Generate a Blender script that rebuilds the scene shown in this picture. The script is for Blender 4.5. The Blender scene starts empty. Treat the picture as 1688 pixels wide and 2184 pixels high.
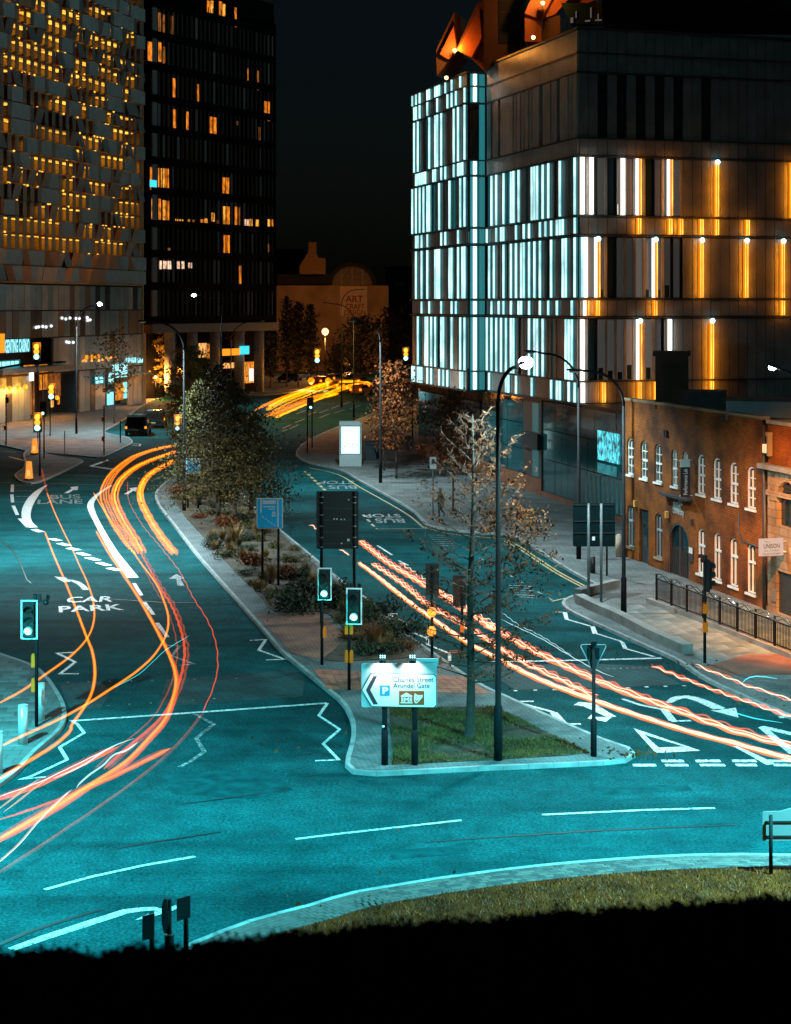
import bpy, bmesh, math, random
import numpy as np
from mathutils import Vector, Matrix, noise
random.seed(7); np.random.seed(7)
S = bpy.context.scene
COL = S.collection
PI = math.pi
R = math.radians
F, HZ, CX, H = 3517.0, 650.0, 844.0, 13.0     # focal length, horizon and centre column in a 1688 px wide frame; eye height in metres

# ---------------------------------------------------------------- camera, sky, faint added fill sun, exposure
cam = bpy.data.cameras.new('camera'); camo = bpy.data.objects.new('camera', cam); COL.objects.link(camo)
camo.location = (0, 0, H); camo.rotation_euler = (R(90), 0, 0)
cam.sensor_fit = 'HORIZONTAL'; cam.sensor_width = 36; cam.lens = 36*F/1688
cam.shift_y = -(1092-HZ)/1688
cam.clip_start = .3; cam.clip_end = 3000
cam.dof.use_dof = True; cam.dof.focus_distance = 62; cam.dof.aperture_fstop = 3.6
S.camera = camo
W = bpy.data.worlds.new('World'); S.world = W; W.use_nodes = True
nt = W.node_tree; bg = nt.nodes['Background']
sky = nt.nodes.new('ShaderNodeTexSky'); sky.sky_type = 'NISHITA'; sky.sun_disc = False
sky.sun_elevation = R(17); sky.sun_rotation = R(82); sky.air_density = 1.6; sky.dust_density = 2.2
tint = nt.nodes.new('ShaderNodeMix'); tint.data_type = 'RGBA'; tint.blend_type = 'MULTIPLY'
tint.inputs[0].default_value = 1; tint.inputs[7].default_value = (.5, .8, 1.35, 1)
nt.links.new(sky.outputs[0], tint.inputs[6]); nt.links.new(tint.outputs[2], bg.inputs[0])
bg.inputs[1].default_value = 0.0016
sun = bpy.data.lights.new('fill_sun', 'SUN'); sun.energy = 0.17; sun.angle = R(10); sun.color = (.5, .95, 1)  # added fill without a real source, aimed at the car park panels
suno = bpy.data.objects.new('fill_sun', sun); COL.objects.link(suno)
suno.rotation_euler = (R(73), 0, R(98))
S.view_settings.view_transform = 'Standard'; S.view_settings.look = 'None'
S.view_settings.exposure = 0; S.view_settings.gamma = 1; S.view_settings.use_curve_mapping = False
S.render.engine = 'CYCLES'
S.cycles.use_denoising = True; S.cycles.use_light_tree = True
S.cycles.max_bounces = 5; S.cycles.diffuse_bounces = 2; S.cycles.glossy_bounces = 3; S.cycles.transmission_bounces = 3
S.cycles.transparent_max_bounces = 24; S.cycles.sample_clamp_indirect = 4; S.cycles.sample_clamp_direct = 0
S.cycles.caustics_reflective = False; S.cycles.caustics_refractive = False

# ---------------------------------------------------------------- helpers: where things stand
def gp(px, py, z=0.0):                      # point of height z seen at that place of the photograph
    Y = F*(H-z)/(py-HZ)
    return Vector(((px-CX)*Y/F, Y, z))
def at(px, py, Y):
    return Vector(((px-CX)*Y/F, Y, H-(py-HZ)*Y/F))
def zsc(k, dx, dy):
    return lambda x, y: (dx+x*k, dy+y*k)
z6 = zsc(.3823, 0, 938.7); z7 = zsc(.3823, 498.7, 1026.8); z8 = zsc(.3823, 1042.6, 1114.8); z9 = zsc(.3823, 0, 1525.5)
z10 = zsc(.6176, 645.4, 1525.5); z5 = zsc(.496, 850.7, 704); z4 = zsc(.496, 850.7, 0); z3 = zsc(.3476, 293.4, 498.7)
z2 = zsc(.2607, 0, 557.4); zo1 = zsc(.365, 0, 0); zb = zsc(.2686, 1290.8, 821.4); zr = zsc(.2676, 868.3, 0)
def P(zf, *pts): return [zf(*p) for p in pts]

# ---------------------------------------------------------------- helpers: materials
MATS = {}
def mat(name, col, rough=.6, metal=0, var=.18, scale=3.0, bump=0.0, bscale=30., emit=None, es=0., spec=.5, detail=4., col2=None, mode=None):
    m = bpy.data.materials.new(name); m.use_nodes = True
    n = m.node_tree.nodes; l = m.node_tree.links; b = n['Principled BSDF']
    b.inputs['Roughness'].default_value = rough; b.inputs['Metallic'].default_value = metal
    b.inputs['Specular IOR Level'].default_value = spec
    c = (*col, 1)
    if var > 0 or col2:
        tc = n.new('ShaderNodeTexCoord'); no = n.new('ShaderNodeTexNoise'); no.inputs['Scale'].default_value = scale; no.inputs['Detail'].default_value = detail
        l.new(tc.outputs['Object'], no.inputs['Vector'])
        ra = n.new('ShaderNodeValToRGB'); e = ra.color_ramp.elements
        lo = tuple(x*(1-var) for x in col); hi = col2 if col2 else tuple(min(1, x*(1+var)) for x in col)
        e[0].position = .32; e[1].position = .68
        e[0].color = (*lo, 1); e[1].color = (*hi, 1)
        l.new(no.outputs[0], ra.inputs[0]); l.new(ra.outputs[0], b.inputs['Base Color'])
    else:
        b.inputs['Base Color'].default_value = c
    if bump > 0:
        tc2 = n.new('ShaderNodeTexCoord'); nb = n.new('ShaderNodeTexNoise'); nb.inputs['Scale'].default_value = bscale; nb.inputs['Detail'].default_value = 3
        bu = n.new('ShaderNodeBump'); bu.inputs['Strength'].default_value = bump; bu.inputs['Distance'].default_value = .02
        l.new(tc2.outputs['Object'], nb.inputs['Vector']); l.new(nb.outputs[0], bu.inputs['Height']); l.new(bu.outputs[0], b.inputs['Normal'])
    if emit:
        b.inputs['Emission Color'].default_value = (*emit, 1); b.inputs['Emission Strength'].default_value = es
    MATS[name] = m
    return m
def brickmat(name, c1, c2, mortar, bw, bh, rough=.8, msize=.012, rot=None, axis='XZ', bump=.35, stain=.5):
    m = bpy.data.materials.new(name); m.use_nodes = True
    n = m.node_tree.nodes; l = m.node_tree.links; b = n['Principled BSDF']; b.inputs['Roughness'].default_value = rough
    b.inputs['Specular IOR Level'].default_value = .25
    tc = n.new('ShaderNodeTexCoord'); mp = n.new('ShaderNodeMapping')
    l.new(tc.outputs['Object'], mp.inputs['Vector'])
    if rot is not None: mp.inputs['Rotation'].default_value = rot
    src = mp.outputs[0]
    if axis == 'XZ':
        sx = n.new('ShaderNodeSeparateXYZ'); cx = n.new('ShaderNodeCombineXYZ'); l.new(mp.outputs[0], sx.inputs[0])
        l.new(sx.outputs['X'], cx.inputs['X']); l.new(sx.outputs['Z'], cx.inputs['Y']); src = cx.outputs[0]
    br = n.new('ShaderNodeTexBrick'); br.inputs['Scale'].default_value = 1; br.inputs['Brick Width'].default_value = bw; br.inputs['Row Height'].default_value = bh
    br.inputs['Mortar Size'].default_value = msize; br.inputs['Mortar Smooth'].default_value = .2
    br.inputs['Color1'].default_value = (*c1, 1); br.inputs['Color2'].default_value = (*c2, 1); br.inputs['Mortar'].default_value = (*mortar, 1)
    l.new(src, br.inputs['Vector'])
    no = n.new('ShaderNodeTexNoise'); no.inputs['Scale'].default_value = .7; no.inputs['Detail'].default_value = 6; l.new(tc.outputs['Object'], no.inputs['Vector'])
    ra = n.new('ShaderNodeValToRGB'); ra.color_ramp.elements[0].position = .35; ra.color_ramp.elements[1].position = .65
    ra.color_ramp.elements[0].color = (1-stain, 1-stain, 1-stain, 1); ra.color_ramp.elements[1].color = (1.1, 1.1, 1.1, 1)
    l.new(no.outputs[0], ra.inputs[0])
    mx = n.new('ShaderNodeMix'); mx.data_type = 'RGBA'; mx.blend_type = 'MULTIPLY'; mx.inputs[0].default_value = 1
    l.new(br.outputs['Color'], mx.inputs[6]); l.new(ra.outputs[0], mx.inputs[7]); l.new(mx.outputs[2], b.inputs['Base Color'])
    bu = n.new('ShaderNodeBump'); bu.inputs['Strength'].default_value = bump; bu.inputs['Distance'].default_value = .01; bu.invert = True
    l.new(br.outputs['Fac'], bu.inputs['Height']); l.new(bu.outputs[0], b.inputs['Normal'])
    MATS[name] = m
    return m
def glow(name, col, es):
    m = bpy.data.materials.new(name); m.use_nodes = True
    b = m.node_tree.nodes['Principled BSDF']; b.inputs['Base Color'].default_value = (.02, .02, .02, 1)
    b.inputs['Emission Color'].default_value = (*col, 1); b.inputs['Emission Strength'].default_value = es
    b.inputs['Roughness'].default_value = .5
    MATS[name] = m
    return m

def glow_n(name, col, es, lo=.25, scale=(3, 3, 1.2), detail=3):   # an uneven lit surface: curtains, furniture, dust on the diffuser
    m = glow(name, col, es); n = m.node_tree.nodes; l = m.node_tree.links
    tc = n.new('ShaderNodeTexCoord'); mp = n.new('ShaderNodeMapping'); mp.inputs['Scale'].default_value = scale
    no = n.new('ShaderNodeTexNoise'); no.inputs['Scale'].default_value = 1; no.inputs['Detail'].default_value = detail
    mr = n.new('ShaderNodeMapRange'); mr.inputs[1].default_value = .36; mr.inputs[2].default_value = .62; mr.inputs[3].default_value = es*lo; mr.inputs[4].default_value = es*1.25
    l.new(tc.outputs['Object'], mp.inputs[0]); l.new(mp.outputs[0], no.inputs['Vector']); l.new(no.outputs[0], mr.inputs[0]); l.new(mr.outputs[0], n['Principled BSDF'].inputs['Emission Strength'])
    return m
def paint(name, col, worn, under=(.012, .06, .064), scale=9):
    m = mat(name, col, .55, var=.12, scale=2.5); n = m.node_tree.nodes; l = m.node_tree.links; b = n['Principled BSDF']
    src = b.inputs['Base Color'].links[0].from_socket
    tc = n.new('ShaderNodeTexCoord'); no = n.new('ShaderNodeTexNoise'); no.inputs['Scale'].default_value = scale; no.inputs['Detail'].default_value = 9; no.inputs['Roughness'].default_value = .72
    ra = n.new('ShaderNodeValToRGB'); e = ra.color_ramp.elements; e[0].position = worn; e[1].position = worn+.10
    mx = n.new('ShaderNodeMix'); mx.data_type = 'RGBA'; mx.inputs[6].default_value = (*under, 1)
    l.new(tc.outputs['Object'], no.inputs['Vector']); l.new(no.outputs[0], ra.inputs[0]); l.new(ra.outputs[0], mx.inputs[0]); l.new(src, mx.inputs[7]); l.new(mx.outputs[2], b.inputs['Base Color'])
    return m
def gas(name, col, es, solid=0.0):                      # a luminous streak: it gives light and blocks none
    m = bpy.data.materials.new(name); m.use_nodes = True
    n = m.node_tree.nodes; l = m.node_tree.links; n.remove(n['Principled BSDF'])
    e = n.new('ShaderNodeEmission'); e.inputs[0].default_value = (*col, 1); e.inputs[1].default_value = es
    t = n.new('ShaderNodeBsdfTransparent'); a = n.new('ShaderNodeAddShader')
    t.inputs[0].default_value = (1-solid, 1-solid, 1-solid, 1)
    l.new(e.outputs[0], a.inputs[0]); l.new(t.outputs[0], a.inputs[1]); l.new(a.outputs[0], n['Material Output'].inputs[0])
    MATS[name] = m
    return m

# ---------------------------------------------------------------- helpers: meshes and objects
class MB:
    def __init__(s): s.v = []; s.f = []; s.sm = []; s.mi = []; s.cur = 0
    def add(s, vs, fs, smooth=False):
        o = len(s.v); s.v += [tuple(v) for v in vs]
        for f in fs: s.f.append(tuple(i+o for i in f)); s.sm.append(smooth); s.mi.append(s.cur)
        return s
    def par(s, o, a, b, c):                  # parallelepiped from a corner and three edges
        o, a, b, c = Vector(o), Vector(a), Vector(b), Vector(c)
        vs = [o, o+a, o+a+b, o+b, o+c, o+a+c, o+a+b+c, o+b+c]
        fs = [(0,3,2,1),(4,5,6,7),(0,1,5,4),(1,2,6,5),(2,3,7,6),(3,0,4,7)]
        if a.cross(b).dot(c) < 0: fs = [f[::-1] for f in fs]
        return s.add(vs, fs)
    def box(s, c, d, rz=0, M=None):
        c = Vector(c); x, y, z = d
        m = M if M else Matrix.Rotation(rz, 3, 'Z')
        a, b, e = m @ Vector((x,0,0)), m @ Vector((0,y,0)), m @ Vector((0,0,z))
        return s.par(c-a/2-b/2-e/2, a, b, e)
    def quad(s, *p): return s.add(p, [tuple(range(len(p)))])
    def prism(s, pts, up):                   # closed outline swept along up
        n = len(pts); up = Vector(up); pts = [Vector(p) for p in pts]
        nrm = Vector((0,0,0))
        for i in range(n): nrm += pts[i].cross(pts[(i+1) % n])
        if nrm.dot(up) < 0: pts = pts[::-1]
        vs = pts + [p+up for p in pts]
        fs = [tuple(range(n))[::-1], tuple(range(n, 2*n))] + [(i, (i+1) % n, (i+1) % n+n, i+n) for i in range(n)]
        return s.add(vs, fs)
    def tube(s, pts, r, n=8, cap=True, smooth=True):
        pts = [Vector(p) for p in pts]
        rs = r if isinstance(r, (list, tuple)) else [r]*len(pts)
        vs = []; ref = None
        for i, p in enumerate(pts):
            t = (pts[min(i+1, len(pts)-1)]-pts[max(i-1, 0)])
            t = t.normalized() if t.length > 1e-9 else Vector((0,0,1))
            if ref is None: ref = Vector((1,0,0)) if abs(t.x) < .9 else Vector((0,1,0))
            u = (ref-t*ref.dot(t)).normalized(); w = t.cross(u); ref = u
            for k in range(n):
                a = 2*PI*k/n; vs.append(p+(u*math.cos(a)+w*math.sin(a))*rs[i])
        fs = [(i*n+k, i*n+(k+1) % n, (i+1)*n+(k+1) % n, (i+1)*n+k) for i in range(len(pts)-1) for k in range(n)]
        s.add(vs, fs, smooth)
        if cap:
            o = len(s.v)-len(vs)
            s.f.append(tuple(o+k for k in range(n))[::-1]); s.sm.append(False); s.mi.append(s.cur)
            s.f.append(tuple(o+(len(pts)-1)*n+k for k in range(n))); s.sm.append(False); s.mi.append(s.cur)
        return s
    def cyl(s, a, b, r, n=12, r2=None): return s.tube([a, b], [r, r if r2 is None else r2], n)
    def ball(s, c, r, n=10, m=6, sc=(1,1,1)):
        c = Vector(c); vs = []; fs = []
        for j in range(1, m):
            t = PI*j/m
            for k in range(n):
                a = 2*PI*k/n; vs.append(c+Vector((r*sc[0]*math.sin(t)*math.cos(a), r*sc[1]*math.sin(t)*math.sin(a), r*sc[2]*math.cos(t))))
        top = len(vs); vs.append(c+Vector((0,0,r*sc[2]))); bot = len(vs); vs.append(c-Vector((0,0,r*sc[2])))
        for j in range(m-2):
            for k in range(n): fs.append((j*n+k, (j+1)*n+k, (j+1)*n+(k+1) % n, j*n+(k+1) % n))
        for k in range(n): fs.append((top, k, (k+1) % n)); fs.append((bot, (m-2)*n+(k+1) % n, (m-2)*n+k))
        return s.add(vs, fs, True)
    def mesh(s, name, mats, off=None):
        me = bpy.data.meshes.new(name)
        vs = s.v if off is None else [(v[0]-off[0], v[1]-off[1], v[2]-off[2]) for v in s.v]
        me.from_pydata(vs, [], s.f)
        for m in (mats if isinstance(mats, (list, tuple)) else [mats]): me.materials.append(m)
        me.polygons.foreach_set('use_smooth', s.sm)
        me.polygons.foreach_set('material_index', s.mi)
        me.update()
        return me
def link(name, me, parent=None):
    o = bpy.data.objects.new(name, me); COL.objects.link(o)
    if parent is not None: o.parent = parent
    return o
def build(name, mb, m, parent=None, world=False, label=None):
    """link a collected mesh as ONE object; world=True means its points are in world space and the top thing sits unrotated"""
    off = None
    if world and parent is not None:
        r = parent
        while r.parent: r = r.parent
        off = r.location
    o = link(name, mb.mesh(name, m, off), parent)
    if label: o['label'] = label
    return o
def tag(o, label=None, cat=None, group=None, kind=None):
    if label: o['label'] = label
    if cat: o['category'] = cat
    if group: o['group'] = group
    if kind: o['kind'] = kind
    return o
def thing(name, label, cat, loc=(0,0,0), rz=0, group=None):
    o = bpy.data.objects.new(name, None); COL.objects.link(o); o.empty_display_size = .3
    o.location = loc; o.rotation_euler = (0, 0, rz)
    return tag(o, label, cat, group)
def solo(name, mb, m, label, cat, loc=None, group=None, kind=None):
    off = Vector(loc) if loc is not None else None
    o = link(name, mb.mesh(name, m, off))
    if loc is not None: o.location = loc
    return tag(o, label, cat, group, kind)
def kids(o): return [c for c in bpy.data.objects if c.parent == o]
def dup(root, loc, rz=0, label=None, scale=None):
    kd = {}
    for c in bpy.data.objects:
        if c.parent: kd.setdefault(c.parent, []).append(c)
    def rec(o, par):
        c = o.copy(); COL.objects.link(c); c.parent = par
        for k in kd.get(o, []): rec(k, c)
        return c
    r = rec(root, None); r.location = loc; r.rotation_euler = (0, 0, rz)
    if scale: r.scale = scale if isinstance(scale, (tuple, list)) else (scale,)*3
    if label: r['label'] = label
    return r
FONT = bpy.data.fonts.load('<builtin>')
def text_mb(txt, mapf, mb=None, thick=None, space=1.0):
    """flat lettering: the text box becomes (0..1, 0..1) and mapf places it"""
    cu = bpy.data.curves.new('lettering', 'FONT'); cu.body = txt; cu.font = FONT; cu.space_character = space; cu.resolution_u = 3
    if thick: cu.offset = thick
    ob = bpy.data.objects.new('lettering', cu); COL.objects.link(ob)
    bpy.context.view_layer.update()
    me = bpy.data.meshes.new_from_object(ob.evaluated_get(bpy.context.evaluated_depsgraph_get()))
    bpy.data.objects.remove(ob); bpy.data.curves.remove(cu)
    vs = [v.co.copy() for v in me.vertices]; fs = [tuple(p.vertices) for p in me.polygons]
    bpy.data.meshes.remove(me)
    x0, x1 = min(v.x for v in vs), max(v.x for v in vs); y0, y1 = min(v.y for v in vs), max(v.y for v in vs)
    mb = mb or MB()
    mb.add([mapf((v.x-x0)/(x1-x0), (v.y-y0)/(y1-y0)) for v in vs], fs)
    return mb
class Facade:                                # a vertical plane: t metres along, z up, n out of the wall
    def __init__(s, o, d, flip=False):
        s.o = Vector((o[0], o[1], 0)); s.d = Vector((d[0], d[1], 0)).normalized()
        s.n = Vector((-s.d.y, s.d.x, 0)); 
        if s.n.dot(-s.o) < 0: s.n = -s.n
        s.up = Vector((0,0,1))
    def pt(s, t, z, out=0): return s.o+s.d*t+s.up*z+s.n*out
    def uw(s, px, py, out=0):
        o = s.o+s.n*out; u = (px-CX)/F
        t = (u*o.y-o.x)/(s.d.x-u*s.d.y); p = o+s.d*t
        return t, H-(py-HZ)*p.y/F
    def slab(s, mb, t0, t1, z0, z1, o0, o1):
        return mb.par(s.pt(t0, z0, o0), s.d*(t1-t0), s.up*(z1-z0), s.n*(o1-o0))
# ---------------------------------------------------------------- materials of the ground
def roadmat():
    m = bpy.data.materials.new('asphalt'); m.use_nodes = True
    n = m.node_tree.nodes; l = m.node_tree.links; b = n['Principled BSDF']
    b.inputs['Roughness'].default_value = .85; b.inputs['Specular IOR Level'].default_value = .03
    tc = n.new('ShaderNodeTexCoord')
    def noi(sc, det, rough=.6):
        q = n.new('ShaderNodeTexNoise'); q.inputs['Scale'].default_value = sc; q.inputs['Detail'].default_value = det; q.inputs['Roughness'].default_value = rough
        l.new(tc.outputs['Object'], q.inputs['Vector']); return q
    def ramp(src, p0, c0, p1, c1):
        r = n.new('ShaderNodeValToRGB'); e = r.color_ramp.elements; e[0].position = p0; e[1].position = p1; e[0].color = (*c0, 1); e[1].color = (*c1, 1)
        l.new(src, r.inputs[0]); return r.outputs[0]
    def mul(a, c):
        x = n.new('ShaderNodeMix'); x.data_type = 'RGBA'; x.blend_type = 'MULTIPLY'; x.inputs[0].default_value = 1
        l.new(a, x.inputs[6]); l.new(c, x.inputs[7]); return x.outputs[2]
    base = ramp(noi(.16, 5).outputs[0], .35, (.003, .045, .050), .66, (.007, .088, .097))
    grit = ramp(noi(13, 2, .8).outputs[0], .36, (.5, .5, .5), .72, (1.55, 1.55, 1.55))
    mid = ramp(noi(1.1, 6, .7).outputs[0], .3, (.62, .62, .62), .7, (1.2, 1.2, 1.2))
    # dark tyre-worn seams: thin bands of a stretched noise
    mp = n.new('ShaderNodeMapping'); mp.inputs['Scale'].default_value = (.05, .55, 1); mp.inputs['Rotation'].default_value = (0, 0, R(-8)); l.new(tc.outputs['Object'], mp.inputs['Vector'])
    ns = n.new('ShaderNodeTexNoise'); ns.inputs['Scale'].default_value = 1.1; ns.inputs['Detail'].default_value = 3; l.new(mp.outputs[0], ns.inputs['Vector'])
    seam = ramp(ns.outputs[0], .36, (.72, .72, .72), .52, (1.05, 1.05, 1.05))
    l.new(mul(mul(mul(base, grit), mid), seam), b.inputs['Base Color'])
    bu = n.new('ShaderNodeBump'); bu.inputs['Strength'].default_value = .5; bu.inputs['Distance'].default_value = .012
    l.new(noi(40, 2, .8).outputs[0], bu.inputs['Height']); l.new(bu.outputs[0], b.inputs['Normal'])
    return m
M_ROAD = roadmat()
M_FAR = mat('dark_ground', (.02, .025, .026), .9, var=.3, scale=.1)
M_PAVE = brickmat('paving_stone', (.11, .13, .13), (.145, .165, .165), (.045, .055, .055), .6, .45, axis='XY', msize=.012, stain=.35)
M_SLAB = mat('slab_stone', (.125, .17, .17), .75, var=.3, scale=1.2, bump=.3)
M_SLABD = mat('slab_stone_dark', (.08, .115, .117), .75, var=.3, scale=1.2, bump=.3)
M_BLOCK = brickmat('block_paving', (.10, .135, .14), (.14, .175, .18), (.03, .04, .042), .21, .105, axis='XY', msize=.01, stain=.4, rot=(0, 0, R(35)))
M_KERB = mat('granite_kerb', (.22, .26, .26), .7, var=.28, scale=2.2, bump=.3, bscale=60)
M_WHITE = paint('white_road_paint', (.66, .71, .71), .40); M_WORN = paint('worn_road_paint', (.42, .46, .46), .50, scale=7); M_YELLOW = paint('yellow_road_paint', (.52, .36, .13), .42)
M_RED = mat('red_tactile_paving', (.34, .10, .06), .75, var=.3, scale=2.5, bump=.4, bscale=80)
M_REDB = brickmat('red_block_paving', (.26, .12, .085), (.33, .15, .10), (.07, .045, .04), .21, .105, axis='XY', msize=.012, rot=(0, 0, R(35)))
M_SOIL = mat('soil', (.040, .030, .016), .95, var=.5, scale=2.5, bump=.7, bscale=14, detail=8)
M_GRASS = mat('grass_blade', (.060, .040, .007), .8, var=.5, scale=1.3, col2=(.12, .070, .010))
M_LAWN = mat('autumn_lawn', (.12, .020, .002), .8, var=.5, scale=1.1, col2=(.28, .036, .004)); M_LAWND = mat('autumn_lawn_dry', (.42, .065, .006), .8, var=.4, scale=1.5)
M_GRASSD = mat('grass_blade_dry', (.22, .12, .02), .8, var=.4, scale=1.5)

# ---------------------------------------------------------------- road, pavements, kerbs
mb = MB(); n0 = 24
mb.quad((-70, 8, 0), (70, 8, 0), (70, 340, 0), (-70, 340, 0))
road = solo('road', mb, M_ROAD, None, None, kind='structure')
mb = MB(); mb.quad((-1500, -200, -.03), (1500, -200, -.03), (1500, 2000, -.03), (-1500, 2000, -.03))
solo('ground', mb, M_FAR, None, None, kind='structure')

def smooth(pts, k=6, closed=False):
    n = len(pts); out = []
    rng = range(n) if closed else range(n-1)
    for i in rng:
        g = (lambda j: pts[j % n]) if closed else (lambda j: pts[max(0, min(n-1, j))])
        p0, p1, p2, p3 = g(i-1), g(i), g(i+1), g(i+2)
        for q in range(k):
            t = q/k
            out.append(.5*((2*p1)+(p2-p0)*t+(2*p0-5*p1+4*p2-p3)*t*t+(3*p1-p0-3*p2+p3)*t**3))
    if not closed: out.append(pts[-1])
    return out
def resample(pts, step):
    out = [pts[0]]; acc = 0
    for a, b in zip(pts, pts[1:]):
        d = (b-a).length
        while acc+d >= step:
            t = (step-acc)/d; a = a+(b-a)*t; out.append(a); d = (b-a).length; acc = 0
        acc += d
    return out
def inpoly(p, poly):
    c = False; n = len(poly); j = n-1
    for i in range(n):
        a, b = poly[i], poly[j]
        if (a.y > p.y) != (b.y > p.y) and p.x < (b.x-a.x)*(p.y-a.y)/(b.y-a.y)+a.x: c = not c
        j = i
    return c
KZ = .12
def kerb_line(path, parent, side, step=.92, w=.13, maxn=140, z=KZ, m=None):
    pts = (resample(path, step) if step else path)[:maxn]
    tn = []
    for i in range(len(pts)):
        t = (pts[min(i+1, len(pts)-1)]-pts[max(i-1, 0)]).normalized(); tn.append(Vector((-t.y, t.x, 0))*side)
    for i in range(len(pts)-1):
        d = (pts[i+1]-pts[i]).normalized()*.006
        a, b = pts[i]+d, pts[i+1]-d; na, nb = tn[i], tn[i+1]
        dz = random.uniform(-.004, .004)
        q = [a-na*.02, b-nb*.02, b+nb*w, a+na*w]
        k = MB()
        q0 = [Vector((p.x, p.y, -.02)) for p in q]; q1 = [Vector((p.x, p.y, z+dz)) for p in q]
        q1[0] = q1[0]+na*.012; q1[1] = q1[1]+nb*.012
        vs = q0+q1; fs = [(0,3,2,1),(4,5,6,7),(0,1,5,4),(1,2,6,5),(2,3,7,6),(3,0,4,7)]
        if side < 0: fs = [f[::-1] for f in fs]
        k.add(vs, fs)
        build('kerb_stone', k, m or M_KERB, parent)
def area(name, kerb_px, extra=(), side=1, m=M_PAVE, closed=False, z=.111, maxn=140, kerb=True, k=6):
    kp = smooth([gp(*p) for p in kerb_px], k, closed)
    if kerb: kp = resample(kp, .72)
    poly = kp+[Vector((e[0], e[1], 0)) for e in extra]
    mb = MB(); mb.prism([Vector((p.x, p.y, -.02)) for p in poly], (0, 0, z+.02))
    o = solo(name, mb, m, None, None, kind='structure')
    if kerb: kerb_line(kp+([kp[0]] if closed else []), o, side, step=0, maxn=maxn)
    return o, poly
ISL = [(445,972),(420,978),(396,1000),(362,1024),(338,1044),(331,1060),(340,1084),(367,1118),(420,1187),(497,1275),(554,1340),(600,1394),(645,1432),(697,1476),(728,1503),(747,1537),(751,1572),(744,1606),(737,1632),(742,1646),(760,1653),(805,1656),(996,1646),(1180,1638),(1310,1631),(1345,1624),(1356,1612),(1345,1602),(1295,1585),(1257,1570),(1160,1527),(1073,1487),(1040,1472),(992,1443),(930,1400),(862,1352),(800,1294),(728,1241),(676,1197),(598,1132),(540,1080),(500,1035),(470,1000)]
island, island_poly = area('island_pavement', ISL, side=1, m=M_BLOCK, closed=True, maxn=300)
RP = [(790,886),(716,914),(672,933),(645,950),(632,966),(638,978),(662,990),(724,1004),(773,1031),(830,1062),(880,1092),(912,1122),(950,1131),(1020,1139),(1089,1144),(1128,1165),(1198,1210),(1250,1240),(1284,1257),(1262,1266),(1232,1272),(1207,1281),(1199,1291),(1210,1304),(1255,1327),(1310,1352),(1380,1384),(1444,1413),(1501,1451),(1590,1493),(1688,1535),(1760,1570)]
e0 = gp(790, 886)
right_pave, right_poly = area('right_pavement', RP, [(70, 44), (70, 330), (e0.x+6, 330)], side=1, m=M_PAVE, maxn=260)
LP = [(-150,925),(0,951),(65,965),(140,971),(182,975),(216,977),(240,969),(262,958),(283,946),(272,934),(238,928),(224,922),(240,912),(262,898),(305,866),(345,850),(420,842),(520,843),(571,843),(640,834),(700,818),(750,802)]
left_pave, left_poly = area('left_pavement', LP, [(10, 340), (-70, 340), (-70, 160)], side=1, m=M_PAVE, maxn=260)
NP = [(-60,1380),(0,1399),(69,1424),(99,1447),(126,1485),(141,1520),(136,1552),(112,1580),(80,1606),(29,1659),(-40,1705)]
near_pave, near_poly = area('near_left_pavement', NP, [(-40, 44), (-40, 62)], side=-1, m=M_PAVE)
TI = [(31,1017),(40,1027),(60,1032),(90,1028),(172,990),(168,982),(120,975),(64,963),(50,970),(52,985),(50,1000),(36,1010)]
tri_island, tri_poly = area('traffic_island_pavement', TI, side=1, m=M_PAVE, closed=True)
RB = [(170,2160),(290,2080),(382,2034),(459,2001),(535,1973),(645,1944),(738,1916),(831,1899),(923,1884),(1016,1871),(1102,1860),(1192,1851),(1278,1843.6),(1368,1837),(1461,1833),(1553,1830.6),(1688,1832),(1800,1836),(1950,1850)]
rb_pave, rb_poly = area('roundabout_pavement', RB, [(16, 22), (-9, 22)], side=-1, m=M_SOIL)

# brick paver apron inside the roundabout kerb: the blocks the photo lets you count
rbk = resample(smooth([gp(*p) for p in RB], 6), .215)
M_PV = [mat('paver_grey', (.085, .062, .058), .8, var=.3, scale=4), mat('paver_dark', (.05, .040, .040), .8, var=.3, scale=4), mat('paver_pale', (.12, .085, .075), .8, var=.3, scale=4)]
cand = []
for i in range(len(rbk)-1):
    t = (rbk[i+1]-rbk[i]).normalized(); nn = Vector((t.y, -t.x, 0))
    for r in range(6):
        c = rbk[i]+t*(.1075*(1+(r % 2)))+nn*(.15+.075+r*.137)
        if -10.2 < c.x < 11 and c.y > 27: cand.append((c, math.atan2(t.y, t.x)))
proto = [MB().box((0,0,0), (.203, .125, .07)).mesh('paver', m) for m in M_PV]
cand.sort(key=lambda q: abs((HZ+F*H/q[0].y)-1880)+.05*abs(q[0].x))
rest = MB()
for i, (c, a) in enumerate(cand):
    if i < 300:
        o = link('paver', random.choice(proto), rb_pave); o.location = (c.x, c.y, .112-.03+random.uniform(0, .006)); o.rotation_euler = (0, 0, a)
    else: rest.box((c.x, c.y, .083), (.203, .125, .07), a)
tag(build('pavers', rest, M_PV[0], rb_pave), kind='stuff')

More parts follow.
